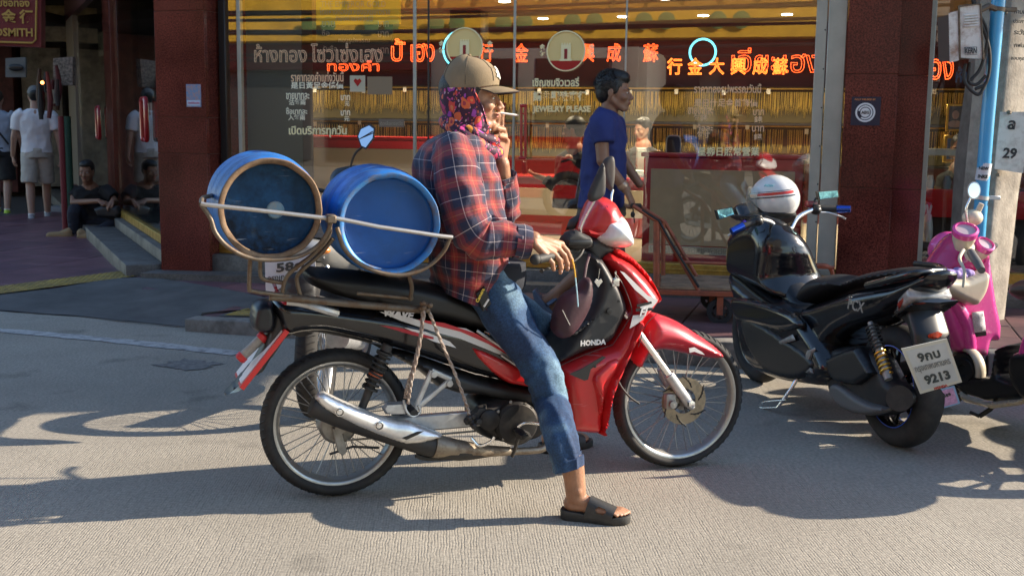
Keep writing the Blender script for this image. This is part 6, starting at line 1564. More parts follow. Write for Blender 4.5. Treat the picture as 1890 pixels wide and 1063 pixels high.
# slide sandals
M_sandal = mat('charcoal_foam_sandal', (.035, .034, .032), .5, var=.2, vscale=20)
def sandal(parent, heel, toe, mt, hole=True, name='sandal'):
    h = V(heel); d = V(toe)-h; d.z = 0; L = d.length/.96; d.normalize(); y = V((-d.y, d.x, 0)); o = h-d*L*.04; o.z = 0
    P = lambda a, b, c: o+d*(a*L)+y*(b*L)+V((0, 0, c))
    ol = [(-.0, 0), (.02, .10), (.12, .145), (.3, .135), (.5, .15), (.7, .19), (.86, .18), (.97, .10), (1.01, 0), (.97, -.09), (.86, -.155), (.7, -.175), (.5, -.15), (.3, -.135), (.12, -.14), (.02, -.10)]
    ol = catmull([V((a, b, 0)) for a, b in ol], 4, True)
    def layer(z, s_, e=0): return [P((p.x-.5)*s_+.5, p.y*s_, (z+(.012*(1-min(1, p.x/.45)) if e else 0)+(.006*max(0, (p.x-.8)/.2) if e else 0))) for p in ol]
    m = MB(); m.rings([layer(.0005, .94), layer(.004, .99), layer(.018, 1.0, 1), layer(.026, .985, 1), layer(.027, .95, 1), layer(.022, .90, 1), layer(.021, .3, 1)]); s_ = m.build(name, mt, parent, sharp=50)
    m = MB(); NS, NA_ = 22, 26; vs = []; fs = []; grid = {}
    for side in (0, 1):
        for i in range(NS):
            t = i/(NS-1)
            for k in range(NA_):
                u = k/(NA_-1); an = pi*u
                a0 = .40+.08*abs(cos(an))*0; x = .36+.40*t+.10*sin(an)*(-(1-t))*.2 - (1-t)*(-.10*sin(an)) + t*(.05*sin(an)) ; x -= .0
                hh = (.33-.17*t)*L*(.98 if side else 1.0)*.86; ww = (.150+.03*t)*L*(.97 if side else 1.0)
                z = .020+hh*max(0, sin(an))**.75; yy = ww*cos(an)
                grid[side, i, k] = len(vs); vs.append(o+d*(x*L)+y*yy+V((0, 0, z)))
    def inh(i, k):
        if not hole: return False
        t = (i+.5)/(NS-1); u = (k+.5)/(NA_-1)
        for uc in (.16, .84):
            if ((t-.52)/.20)**2+((u-uc)/.085)**2 < 1: return True
        return False
    for i in range(NS-1):
        for k in range(NA_-1):
            if inh(i, k): continue
            for side in (0, 1):
                q_ = [grid[side, i, k], grid[side, i, k+1], grid[side, i+1, k+1], grid[side, i+1, k]]; fs.append(tuple(q_ if side == 0 else reversed(q_)))
            for (di, dk, e0, e1) in ((-1, 0, (i, k), (i, k+1)), (1, 0, (i+1, k), (i+1, k+1)), (0, -1, (i, k), (i+1, k)), (0, 1, (i, k+1), (i+1, k+1))):
                a_, b_ = i+di, k+dk
                if a_ < 0 or a_ > NS-2 or (0 <= b_ <= NA_-2 and inh(a_, b_)):
                    fs.append((grid[0, e0[0], e0[1]], grid[0, e1[0], e1[1]], grid[1, e1[0], e1[1]], grid[1, e0[0], e0[1]]))
    m.add(vs, fs); m.build('strap', mt, s_, sharp=50); return s_
sandal(rider, heel, toe, M_sandal)
sandal(rider, (ANf.x-.05, ANf.y, 0), (ANf.x+.2, ANf.y+.05, 0), M_sandal)
# cigarette
cg = empty('cigarette', B, 'lit white cigarette held between the fingers of the man in the cap', 'cigarette')
m = MB(); m.tube([q(918, 208, -.024), q(953, 213, -.024)], .004, 10); m.build('paper', mat('cigarette_paper', (.8, .78, .75), .7), cg)
m = MB(); m.tube([q(953, 213, -.024), q(956.5, 214, -.024)], [.004, .0035], 10); m.build('ash', mat('ash_grey', (.25, .23, .22), .9), cg)
# ================================================================== black maxi scooter
pR = G(1655, 822); pF = G(1400, 704)
P_ = Frame((pR.x, pR.y, 0), atan2(pF.y-pR.y, pF.x-pR.x)); PF = P_
PWB = (pF-pR).length
scoot = empty('scooter', PF, 'glossy black maxi scooter with blue bar ends and a white helmet on its dash', 'scooter')
def mk(fr, root):
    def pp(pts, w, sm=0, closed=True):
        q_ = [fr.p(x, y, w) for x, y in pts]
        if sm: q_ = catmull(q_, sm, closed)
        return [(v.x, v.z) for v in q_]
    def inf(name, pts, w, w0, w1, mt, R=.03, g=.014, sm=0, parent=None, hw=None, **kw):
        m = MB(); m.inflate(pp(pts, w, sm), w0, w1, R, g, hw=hw); return m.build(name, mt, parent or root, sharp=55, **kw)
    def tub(name, pts, r, mt, n=10, smooth=0, parent=None, **kw):
        m = MB(); m.tube([fr.p(*p) for p in pts], r, n, smooth=smooth, **kw); return m.build(name, mt, parent or root)
    return pp, inf, tub
pp, pinf, ptub = mk(PF, scoot)
M_pdark = mat('dark_satin_plastic', (.009, .010, .012), .36, dirt=.2, dscale=6, dcol=(.025, .025, .026))
M_pclear = mat('smoke_clear_lens', (.35, .35, .34), .1, coat=.8, var=.5, vscale=14)
M_gshock = mat('gold_spring', (.75, .42, .06), .35, metal=.8)
M_blueano = mat('blue_anodised', (.05, .12, .55), .2, metal=.9)
M_tealmir = mat('teal_mirror', (.25, .62, .72), .08, metal=.8, var=.5, vscale=60)
PRr = .272
def alloy_wheel(parent, c, R, tw, rimc, stripe=None, nsp=5):
    wl = wheel(parent, c, R, tw, R*.66, spokes=False, rimmat=rimc, tread=False)
    m = MB()
    for k in range(nsp):
        a = 2*pi*k/nsp
        M1 = Matrix.Rotation(-a, 4, 'Y')
        for s_ in (-1, 1):
            m.tube([M1 @ V((.03, s_*.006, 0)), M1 @ V((R*.35, s_*.012, s_*.018)), M1 @ V((R*.64, 0, s_*.030))], [.016, .011, .012], 8, smooth=3)
    m.lathe([(.02, -.05), (.045, -.04), (.045, .04), (.02, .05)], (0, 0, 0), (0, 1, 0), 20); m.build('rim_spokes', rimc, wl)
    if stripe:
        m = MB()
        for s_ in (-1, 1): m.lathe([(R*.672, s_*tw*.40), (R*.655, s_*tw*.405), (R*.655, s_*tw*.395), (R*.672, s_*tw*.39)], (0, 0, 0), (0, 1, 0), 60, closed=True)
        m.build('rim_stripe', stripe, wl)
    return wl
alloy_wheel(scoot, (0, 0, PRr), PRr, .13, M_bgloss, mat('blue_rim_tape', (.03, .1, .6), .3))
alloy_wheel(scoot, (PWB, 0, PRr), PRr, .115, M_bgloss)
# lower body
pinf('lower_fairing', [(1330, 498), (1345, 500), (1370, 520), (1400, 542), (1437, 562), (1469, 573), (1490, 600), (1515, 640), (1530, 690), (1505, 716), (1448, 711), (1410, 704), (1385, 690), (1364, 658), (1353, 600), (1347, 553)], .2, -.2, .21, M_bgloss, R=.07, g=.016, sm=2)
pinf('floor_panel', [(1368, 590), (1390, 590), (1440, 620), (1490, 655), (1500, 680), (1470, 700), (1420, 690), (1390, 660), (1374, 625)], .214, .18, .222, M_pdark, R=.02, g=.014, sm=3)
pinf('trim', [(1432, 632), (1462, 617), (1468, 628), (1440, 636)], .224, .215, .227, M_dirtalloy, R=.006, g=.01)
pinf('trim', [(1482, 668), (1490, 645), (1503, 640), (1495, 665), (1500, 690), (1486, 690)], .215, .19, .22, M_dirtalloy, R=.01, g=.01)
pinf('side_wing', [(1350, 552), (1380, 550), (1440, 568), (1470, 585), (1478, 605), (1440, 612), (1395, 600), (1360, 590)], .215, .17, .232, M_bgloss, R=.03, g=.012, sm=3)
# front shield
pinf('front_shield', [(1331, 445), (1334, 430), (1348, 412), (1372, 398), (1395, 402), (1412, 430), (1416, 470), (1412, 510), (1420, 555), (1390, 545), (1350, 525), (1330, 510)], .19, -.19, .2, M_bgloss, R=.11, g=.014, sm=2, hw=lambda x, z: (lambda s: (s, .19*(1-s)))(.42+.58*min(1, max(0, (1.0-z)/.38))))
pinf('dash_tunnel', [(1400, 455), (1415, 440), (1432, 445), (1440, 480), (1446, 515), (1462, 545), (1480, 560), (1490, 600), (1440, 600), (1410, 545), (1398, 500)], .085, -.085, .09, M_pdark, R=.05, g=.014, sm=2)
pinf('windscreen', [(1347, 402), (1352, 385), (1363, 372), (1372, 385), (1378, 410), (1360, 412)], .08, -.12, .10, mat('smoked_screen', (.02, .02, .022), .1, coat=.5), R=.03, g=.012, sm=2)
xr_ = PF.p(1408, 480, .19).x
def pq(name, pts, xq, x0, x1, mt, R=.03, g=.012, sm=0, parent=None):
    q_ = [PF.q(x, y, xq) for x, y in pts]
    if sm: q_ = catmull(q_, sm, True)
    m = MB(); m.inflate([(v.y, v.z) for v in q_], x0, x1, R, g, axes=lambda a_, b__, c_: (b__, a_, c_)); return m.build(name, mt, parent or scoot, sharp=55)
# seat and rear body
pinf('rear_body', [(1469, 568), (1490, 556), (1522, 545), (1560, 532), (1632, 517), (1671, 503), (1685.7, 500), (1686.96, 512), (1679.4, 528), (1668.9, 540), (1653.78, 552), (1617, 588), (1585, 603), (1553, 617), (1528, 638), (1505, 690), (1484, 670), (1474, 627)], .16, -.16, .17, M_bgloss, R=.07, g=.014, sm=2, hw=lambda x, z: (.58+.42*min(1, max(0, (x+.28)/.45))))
lettering('lettering', 'PCX', PF.p(1580, 564, .215), PF.loc(PF.o)-V((1, 0, 0)), (0, 0, 1), .125, M_dirtalloy, scoot, bold=.015, skew=.2)
pinf('seat', [(1469, 562), (1471, 538), (1482, 518), (1500, 508), (1530, 508), (1550, 516), (1575, 505), (1610, 497), (1650, 493), (1664.7, 497), (1671, 505), (1656.3, 512), (1620, 520), (1560, 532), (1515, 545), (1490, 558)], .12, -.13, .15, M_seat, R=.06, g=.012, sm=3, hw=lambda x, z: (.7+.3*min(1, max(0, (x+.2)/.3))))
ptub('grab_rail', [(1600, 527, .15), (1650, 514, .145), (1682, 505, .12), (1705, 502, .07), (1726, 500, 0), (1742, 499, -.07), (1730, 492, -.12), (1690, 487, -.14)], .015, M_bgloss, smooth=5)
# tail lamps
pinf('tail_lamp', [(1652.1, 548), (1666.8, 530), (1685.7, 515), (1688.64, 520), (1685.7, 535), (1691.16, 545), (1688.64, 560), (1671, 575), (1654.2, 580), (1622, 588), (1650, 565)], .10, -.10, .11, M_pclear, R=.04, g=.01, sm=2)
pinf('tail_lens', [(1655.04, 560), (1666.8, 548), (1666.8, 556), (1657.56, 572)], .112, .10, .118, mat('dim_red_lens', (.25, .03, .02), .15), R=.005, g=.01)
pinf('lamp_strip', [(1640, 583), (1666.8, 566), (1688.64, 552), (1690.32, 560), (1671, 576), (1650, 590)], .112, -.112, .116, M_bgloss, R=.01, g=.01)
# rear mudguard, plate
m = MB(); m.inflate([(-.02, .70), (-.16, .66), (-.23, .55), (-.265, .40), (-.24, .36), (-.19, .45), (-.13, .56), (0, .60)], -.085, .085, .03, .012); m.build('rear_mudguard', M_pdark, scoot, sharp=55)
pl_c = hit(1719, 675, PF.o-PF.X*.30, PF.X)
PLf = Frame((pl_c.x, pl_c.y, 0), PF.a)
# plate corners from the photo on a plane leaning back
nrm = (V((cos(PF.a-RAD(6)), sin(PF.a-RAD(6)), .35))).normalized()
cor = [hit(x, y, pl_c, nrm) for x, y in ((1663, 643), (1747, 624), (1775, 704), (1698, 726))]
cl = [PF.loc(c) for c in cor]
def quadplate(name, corners, th, mt, parent, fr_n, off=0.0, r=0):
    m = MB(); n_ = V(fr_n).normalized(); A = [c+n_*off for c in corners]; Bq = [c+n_*(off+th) for c in corners]
    m.add(A+Bq, [(0, 1, 2, 3), (7, 6, 5, 4), (0, 4, 5, 1), (1, 5, 6, 2), (2, 6, 7, 3), (3, 7, 4, 0)]); return m.build(name, mt, parent)
nl = (cl[1]-cl[0]).cross(cl[3]-cl[0]).normalized()
camdir = PF.loc(CO)-cl[0]
if nl.dot(camdir) < 0: nl = -nl
pfm = quadplate('plate_frame', cl, .004, mat('cream_plate_frame', (.6, .57, .48), .45), scoot, nl, 0)
cc_ = sum(cl, V())/4; ins = [cc_+(c-cc_)*.87 for c in cl]
plt = quadplate('number_plate', ins, .001, mat('white_plate', (.52, .53, .52), .35, var=.12, vscale=8), pfm, nl, .0045)
ux = (cl[1]-cl[0]+cl[2]-cl[3]).normalized(); uy = (cl[0]-cl[3]+cl[1]-cl[2]).normalized(); W_ = (cl[1]-cl[0]).length; H_ = (cl[0]-cl[3]).length
M_ink = mat('dark_grey_ink', (.05, .06, .06), .5)
base_n = nl*.0068
lettering('lettering', '9กบ', cc_+uy*H_*.24+base_n, ux, uy, W_*.48, M_ink, pfm, height=H_*.19, bold=.03)
lettering('lettering', 'กรุงเทพมหานคร', cc_+uy*H_*.0+base_n, ux, uy, W_*.78, mat('grey_ink', (.2, .21, .21), .5), pfm, height=H_*.15, bold=.01)
lettering('lettering', '9213', cc_-uy*H_*.24+base_n, ux, uy, W_*.56, M_ink, pfm, height=H_*.2, bold=.04)
lettering('lettering', 'HONDA', cc_-uy*H_*.455+base_n*.8+nl*.0, ux, uy, W_*.3, mat('red_ink', (.5, .03, .03), .5), pfm, height=H_*.05, bold=.03)
t1 = [hit(x, y, pl_c-V((0, 0, 0)), nrm) for x, y in ((1722, 722), (1762, 712), (1773, 745), (1732, 757))]; tl_ = [PF.loc(c) for c in t1]
tp = quadplate('tax_sticker', tl_, .0015, mat('blue_tax_border', (.25, .4, .6), .5), scoot, nl, -.004)
cc2 = sum(tl_, V())/4; quadplate('tax_label', [cc2+(c-cc2)*.82 for c in tl_], .001, mat('pink_tax_label', (.55, .3, .5), .5, var=.3, vscale=60), tp, nl, -.0022)
lettering('lettering', '2569', cc2+nl*.001+uy*.015, ux, uy, .045, M_ink, tp, bold=.03)
pinf('reflector', [(1690, 622), (1722, 612), (1722, 624), (1692, 636)], .03, -.02, .035, mat('orange_red_reflector', (.6, .06, .02), .15, coat=.5), R=.006, g=.01)
# engine and transmission case on the left
pinf('swing_case', [(1520, 655), (1545, 640), (1590, 640), (1620, 660), (1640, 700), (1665, 720), (1668, 745), (1640, 765), (1590, 768), (1550, 755), (1530, 720)], .13, .02, .15, M_engine, R=.04, g=.012, sm=2)
pinf('air_box', [(1525, 660), (1560, 645), (1582, 640), (1600, 668), (1612, 690), (1580, 712), (1545, 708), (1528, 690)], .17, .1, .185, M_pdark, R=.02, g=.012, sm=1)
pinf('case_cover', [(1532, 712), (1548, 708), (1575, 728), (1605, 744), (1638, 752), (1630, 762), (1600, 767), (1562, 758), (1538, 738)], .165, .12, .18, mat('dull_grey_case', (.13, .13, .13), .5, metal=.3), R=.02, g=.01, sm=2)
ptub('drive_case', [(1660, 735, .07), (1660, 735, .15)], .055, M_engine, n=24)
m = MB(); m.tube([(.02, -.15, .33), (.15, -.16, .30), (.35, -.14, .25)], [.05, .055, .03], 16); m.build('exhaust', M_matblk, scoot)
def pshock(w):
    a = PF.p(1606, 595, w); c = PF.p(1640, 700, w); d = c-a; L = d.length; d /= L
    m = MB(); m.tube([a, a+d*L*.3, a+d*L*.31, c], [.012, .012, .018, .018], 12); s_ = m.build('shock_absorber', M_dirtalloy, scoot)
    u = d.cross(V((0, 1, 0))).normalized(); v = d.cross(u); m = MB()
    m.tube([a+d*L*(.05+.45*k/90)+u*cos(k*.5)*.026+v*sin(k*.5)*.026 for k in range(90)], .0042, 6); m.build('coil_spring', M_rubber, s_)
    m = MB(); m.tube([a+d*L*(.5+.42*k/70)+u*cos(k*.5)*.024+v*sin(k*.5)*.024 for k in range(70)], .0045, 6); m.build('coil_spring', M_gshock, s_)
pshock(.17); pshock(-.17)
ptub('side_stand', [(1475, 690, .17), (1462, 715, .21), (1435, 752, .25)], [.010, .009, .008], M_chrome)
ptub('side_stand', [(1435, 752, .25), (1402, 752, .27), (1410, 742, .27), (1450, 738, .24)], .005, M_chrome, smooth=3)
# handlebar
ptub('handlebar', [(1405, 405, .22), (1425, 412, .12), (1438, 432, .05), (1455, 430, -.03), (1472, 402, -.1), (1500, 387, -.2), (1512, 385, -.24)], .0125, M_chrome, smooth=6, n=12)
ptub('grip', [(1405, 405, .22), (1372, 417, .32)], .0185, M_rubber, n=14); ptub('bar_end', [(1372, 417, .32), (1350, 428, .385)], [.021, .019], M_blueano, n=14)
ptub('grip', [(1510, 385, -.24), (1545, 386, -.34)], .0185, M_rubber, n=14); ptub('bar_end', [(1545, 386, -.34), (1570, 386, -.395)], [.021, .019], M_blueano, n=14)
ptub('purple_ring', [(1377, 414, .30), (1373, 416, .312)], .024, mat('purple_anodised', (.2, .08, .6), .25, metal=.8), n=16)
for (x, y, w_) in ((1398, 408, .24), (1506, 388, -.22)):
    m = MB(); c = PF.p(x, y, w_); m.ball(c, (.03, .03, .026)); m.box(c.x-.02, c.x+.035, c.y-.02, c.y+.02, c.z-.005, c.z+.03, .006); m.build('switch_gear', M_black, scoot)
m = MB(); c = PF.p(1497, 378, -.2); m.box(c.x-.02, c.x+.02, c.y-.03, c.y+.03, c.z-.015, c.z+.02, .008); m.build('brake_reservoir', mat('dark_red_cap', (.15, .01, .02), .3), scoot)
ptub('brake_lever', [(1508, 392, -.22), (1530, 393, -.29), (1552, 400, -.36), (1561, 404, -.38)], .0055, M_alloy, smooth=4)
ptub('brake_lever', [(1408, 412, .2), (1385, 412, .27), (1362, 420, .35), (1345, 435, .38)], .0055, M_alloy, smooth=4)
m = MB(); c = PF.p(1445, 435, 0)
m.lathe([(.062, 0), (.066, .012), (.06, .016), (.001, .012)], c+V((-.02, 0, .01)), (-.45, 0, .9), 32, scale=(1, 1)); m.build('top_clamp', M_chrome, scoot)
pinf('meter', [(1400, 400), (1420, 385), (1440, 388), (1440, 405), (1420, 420)], 0, -.1, .1, M_black, R=.02, g=.012, sm=2)
for (pts, corners, w_) in (([(1398, 402, .2), (1380, 400, .25), (1352, 398, .3)], ((1321, 388), (1352, 382), (1356, 396), (1326, 406)), .31), ([(1500, 380, -.2), (1505, 368, -.22), (1512, 362, -.26)], ((1508, 354), (1547, 351), (1549, 364), (1511, 369)), -.28)):
    ptub('mirror_stem', pts, .006, M_black, smooth=3)
    oc = PF.world(PF.p(sum(c[0] for c in corners)/4, sum(c[1] for c in corners)/4, w_)); n2 = V((cos(PF.a+.25), sin(PF.a+.25), 0)); C4 = [PF.loc(hit(x, y, oc, n2)) for x, y in corners]; nn_ = PF.loc(PF.o+n2*-1)
    mm = quadplate('mirror', C4, -.014, M_black, scoot, nn_, 0); c0 = sum(C4, V())/4
    quadplate('mirror_glass', [c0+(c-c0)*.88 for c in C4], .0015, M_tealmir, mm, nn_, .001)
# helmet on the dash
hc = PF.world(PF.p(1430, 366, .0)); HF = Frame((hc.x, hc.y, hc.z), PF.a+RAD(38))
helm = empty('helmet', HF, 'white open-face helmet with red stripes and clear visor resting on the black scooter dash', 'helmet'); helm.location = HF.o
M_helm = mat('white_helmet_shell', (.68, .68, .66), .18, coat=.8, dirt=.15, dscale=8, dcol=(.4, .38, .35))
m = MB(); rings = []
for i in range(16):
    ph = RAD(4+ 122*i/15); row = []
    for k in range(48):
        an = 2*pi*k/48; cut = 1.0; ph2 = min(ph, RAD(82)+RAD(44)*min(1, max(0, (1-cos(an))*1.2))) if i > 10 else ph
        row.append(V((.135*sin(ph2)*cos(an), .118*sin(ph2)*sin(an), .125*cos(ph2))))
    rings.append(row)
m.rings(rings, caps=False); m.add([V((.135*sin(RAD(4))*cos(2*pi*k/48), .118*sin(RAD(4))*sin(2*pi*k/48), .1247)) for k in range(48)], [tuple(range(48))])
m.build('shell', M_helm, helm, sharp=70)
m = MB(); m.rings([rings[-1], [v*.9 for v in rings[-1]], [v*.82 for v in rings[-4]]], caps=False); m.tube([V(v) for v in rings[-1]], .006, 6, closed=True); m.build('lining', M_rubber, helm, sharp=70)
def sphstripe(name, z0, z1, a0, a1, mt, off=.0015, tilt=.35):
    m = MB(); rr = []
    for k in range(30):
        an = a0+(a1-a0)*k/29; row = []
        for z in (z0, z1):
            zz = z+tilt*(k/29-.5)*.1; s_ = sqrt(max(0.01, 1-(zz/.125)**2)); row.append(V(((.135+off)*s_*cos(an), (.118+off)*s_*sin(an), zz*(1+off/.125))))
        rr.append(row)
    m.rings(rr, caps=False, ring_closed=False); return m.build(name, mt, helm)
M_hred = mat('helmet_red_stripe', (.55, .04, .03), .2); M_hblk = mat('helmet_dark_stripe', (.06, .05, .06), .2)
for s_ in (1, -1):
    sphstripe('stripe', .020, .034, s_*.6, s_*2.9, M_hred); sphstripe('stripe', .006, .013, s_*.6, s_*2.9, M_hblk); sphstripe('stripe', .038, .041, s_*.6, s_*2.9, M_hblk)
m = MB(); rr = []
for i in range(8):
    z = .055-.14*i/7; row = []
    for k in range(24):
        an = RAD(-75+150*k/23); s_ = sqrt(max(0.01, 1-(z/.15)**2)); row.append(V((.152*s_*cos(an)+.004, .132*s_*sin(an), z)))
    rr.append(row)
m.rings(rr, caps=False, ring_closed=False); m.build('visor', glass_mat('visor_plastic', (.7, .72, .72), 1.7, dirt=.3), helm)
lettering('lettering', 'INDEX', V((-.02, .1215, .072)), (-1, 0, 0), (0, -.55, .8), .05, mat('teal_print', (.1, .35, .4), .4), helm, bold=.02, skew=.3)

# ================================================================== pink and cream scooter
K = Frame((2.55, 4.66, 0), PF.a+RAD(2))
pink = empty('scooter', K, 'pink and cream retro scooter with round mirror parked by the concrete pole', 'scooter')
kp, kinf, ktub = mk(K, pink)
M_pink = mat('hot_pink_paint', (.72, .07, .33), .25, coat=.6, dirt=.15, dscale=5, dcol=(.35, .05, .2))
M_dpink = mat('crimson_pink_paint', (.42, .01, .12), .25, coat=.6)
M_creamp = mat('cream_plastic', (.62, .55, .42), .35, coat=.3, dirt=.3, dscale=7, dcol=(.3, .25, .2))
def kq(name, pts, xq, x0, x1, mt, R=.03, g=.012, sm=0, parent=None, hw=None):
    """a shape seen from behind: outline on the plane local x = xq, thickness x0..x1"""
    q_ = [K.q(x, y, xq) for x, y in pts]
    if sm: q_ = catmull(q_, sm, True)
    m = MB(); m.inflate([(v.y, v.z) for v in q_], x0, x1, R, g, hw=hw, axes=lambda a_, b__, c_: (b__, a_, c_)); return m.build(name, mt, parent or pink, sharp=55)
kq('leg_shield', [(1722, 520), (1740, 505), (1800, 520), (1822, 462), (1830, 470), (1843, 560), (1852, 600), (1850, 632), (1832, 632), (1826, 662), (1790, 660), (1768, 648), (1750, 610), (1730, 555)], .86, .84, .98, M_pink, R=.05, g=.012, sm=1)
kq('shield_rib', [(1752, 540), (1775, 555), (1800, 590), (1808, 650), (1790, 655), (1782, 610), (1765, 575)], .82, .82, .86, M_pink, R=.04, g=.010, sm=2)
gb = kq('glove_box', [(1726, 510), (1745, 512), (1785, 516), (1822, 500), (1828, 512), (1822, 540), (1808, 562), (1800, 566), (1775, 556), (1745, 538)], .78, .76, .88, M_creamp, R=.03, g=.010, sm=2)
kq('front_cowl', [(1732, 503), (1742, 485), (1758, 462), (1775, 440), (1800, 428), (1826, 450), (1833, 478), (1822, 502), (1785, 514), (1750, 511)], .90, .86, 1.10, M_dpink, R=.08, g=.012, sm=2)
kq('label', [(1796, 577), (1818, 574), (1823, 612), (1801, 615)], .815, .812, .84, mat('white_warning_label', (.6, .6, .6), .5, var=.3, vscale=150), R=.002, g=.02)
kq('label', [(1802, 615), (1823, 612), (1824, 620), (1803, 623)], .814, .811, .84, M_black, R=.002, g=.02)
kq('label', [(1796, 577), (1818, 574), (1819, 579), (1797, 582)], .813, .810, .84, mat('orange_label_band', (.7, .25, .05), .5), R=.002, g=.02)
kinf('floorboard', [(1760, 700), (1775, 730), (1820, 745), (1880, 740), (1960, 700), (1960, 660), (1900, 660), (1870, 700), (1846, 690), (1848, 630), (1835, 640), (1828, 690), (1790, 694)], .14, -.16, .16, M_pdark, R=.03, g=.014, sm=1)
kinf('floor_skirt', [(1765, 715), (1780, 742), (1830, 754), (1880, 748), (1960, 720), (1960, 706), (1880, 736), (1820, 742), (1780, 728)], .165, .14, .18, M_creamp, R=.01, g=.012)
kinf('rear_body', [(1868, 650), (1885, 600), (1905, 560), (1990, 540), (2160, 560), (2200, 620), (2150, 680), (1960, 700), (1900, 690), (1870, 690)], .16, -.16, .18, M_pink, R=.07, g=.02, sm=2)
kinf('black_side', [(1866, 690), (1868, 650), (1900, 640), (1990, 650), (2050, 720), (1960, 760), (1890, 740)], .15, -.15, .19, M_pdark, R=.04, g=.02, sm=2)
kinf('seat', [(1857, 545), (1862, 520), (1885, 510), (1960, 505), (2100, 520), (2150, 545), (2000, 560), (1905, 562), (1875, 560)], .12, -.14, .15, mat('brown_vinyl', (.035, .02, .016), .5, bump=.5, bscale=200), R=.06, g=.016, sm=2)
alloy_wheel(pink, (0, 0, .26), .26, .09, M_alloy); 
KW = 1.22
alloy_wheel(pink, (KW, 0, .26), .26, .08, M_alloy)
kinf('front_fender', [(1690, 640), (1715, 600), (1745, 590), (1768, 620), (1765, 660), (1740, 640), (1715, 640)], .05, -.06, .06, M_pink, R=.05, g=.012, sm=3)
m = MB(); c = K.p(1779, 683, .15); m.lathe([(.083, -.05), (.088, 0), (.078, .014), (.06, .006), (.055, .012), (.03, .012), (.026, .004), (.001, .004)], c, (-.25, 1, 0), 32); hn = m.build('side_muffler', M_pdark, pink)
m = MB(); m.tube([c+V((.1*cos(RAD(a_)), -.015, .1*sin(RAD(a_)))) for a_ in range(20, 190, 12)], .014, 10, flat=(1, 2)); m.build('cream_shroud', M_creamp, hn)
ktub('stand', [(1845, 730, .1), (1828, 755, .14), (1808, 768, .17)], .011, M_black); ktub('stand', [(1808, 768, .17), (1790, 760, .2)], .008, M_black)
# bars, gauges
def kt(name, pts, r, mt, n=10, smooth=0, **kw):
    m = MB(); m.tube([K.q(*p) for p in pts], r, n, smooth=smooth, **kw); return m.build(name, mt, pink)
kt('handlebar', [(1838, 452, .84), (1826, 462, .88), (1806, 466, .90), (1792, 462, .86)], .012, M_matblk, smooth=4)
kt('handlebar', [(1792, 455, .86), (1788, 470, .78), (1796, 476, .72)], .021, M_creamp, smooth=3)
kt('grip', [(1792, 466, .72), (1806, 488, .56), (1812, 499, .50)], [.019, .019, .016], mat('grey_grip', (.10, .10, .10), .6), n=14)
kt('brake_lever', [(1778, 462, .74), (1771, 478, .66), (1780, 500, .60), (1778, 530, .58)], [.009, .008, .007, .007], M_creamp, smooth=4)
def gauge(px, py, x_, r, axis):
    m = MB(); c = K.q(px, py, x_); m.lathe([(r*.55, -.10), (r*.9, -.05), (r, -.01)], c, axis, 28); g_ = m.build('gauge_pod', M_creamp, pink)
    m = MB(); m.lathe([(r*1.02, -.018), (r*1.05, .008), (r*.86, .014), (r*.8, .0)], c, axis, 28); m.build('gauge_ring', M_pink, g_)
    m = MB(); m.lathe([(r*.8, .003), (.001, .004)], c, axis, 28); m.build('dial', mat('pale_dial', (.5, .42, .45), .15, coat=1), g_)
gauge(1782, 426, .80, .056, (-.55, .25, 1)); gauge(1818, 452, .84, .044, (-.7, 0, .8))
m = MB(); c = K.q(1795, 402, .92); m.ball(c, (.045, .05, .04)); m.build('light_pod', M_creamp, pink)
kt('light_stalk', [(1799, 402, .92), (1812, 376, .90)], [.016, .013], M_creamp)
kt('mirror_stem', [(1788, 418, .9), (1783, 388, .9), (1791, 366, .9)], .006, M_chrome, smooth=4)
m = MB(); c = K.q(1797, 352, .9); m.lathe([(.001, -.02), (.03, -.016), (.042, -.002), (.042, .004), (.036, .005)], c, (-1, .3, .1), 28, scale=(1, .75)); mm = m.build('round_mirror', M_alloy, pink)
m = MB(); m.lathe([(.036, .0052), (.001, .0055)], c, (-1, .3, .1), 28, scale=(1, .75)); m.build('mirror_glass', M_mirror, mm)
cl2 = empty('purple_cloth', K, 'crumpled lilac cloth stuffed in the glove box of the pink scooter', 'cloth')
m = MB(); random.seed(11)
for k in range(9): m.ball(K.q(1738+k*6, 508-2*(k % 3), .83+.02*(k % 2)), (.03, .03, .018+.008*(k % 2)))
remesh_obj('folds', m, .006, mat('lilac_cloth', (.3, .22, .5), .8), cl2, smooth=1, disp=cloth_noise(30, .006))
hp = empty('pink_helmet', K, 'pink round helmet hanging in front of the handlebar of the pink scooter', 'helmet')
m = MB(); c = K.q(1750, 464, 1.22); m.ball(c, (.105, .095, .10), seg=32, rg=20); m.build('shell', M_pink, hp); m = MB(); m.tube([c+V((.106*cos(a_*pi/16), .096*sin(a_*pi/16), -.028)) for a_ in range(32)], .006, 6, closed=True); m.build('trim', M_rubber, hp)

o2 = copy_tree(scoot); o2.location = PF.o+V((2.15, -.1, 0)); o2['label'] = 'second black maxi scooter, unseen past the right edge, added to shade the ground'  # copy outside the frame, added as a low occluder for ground shade

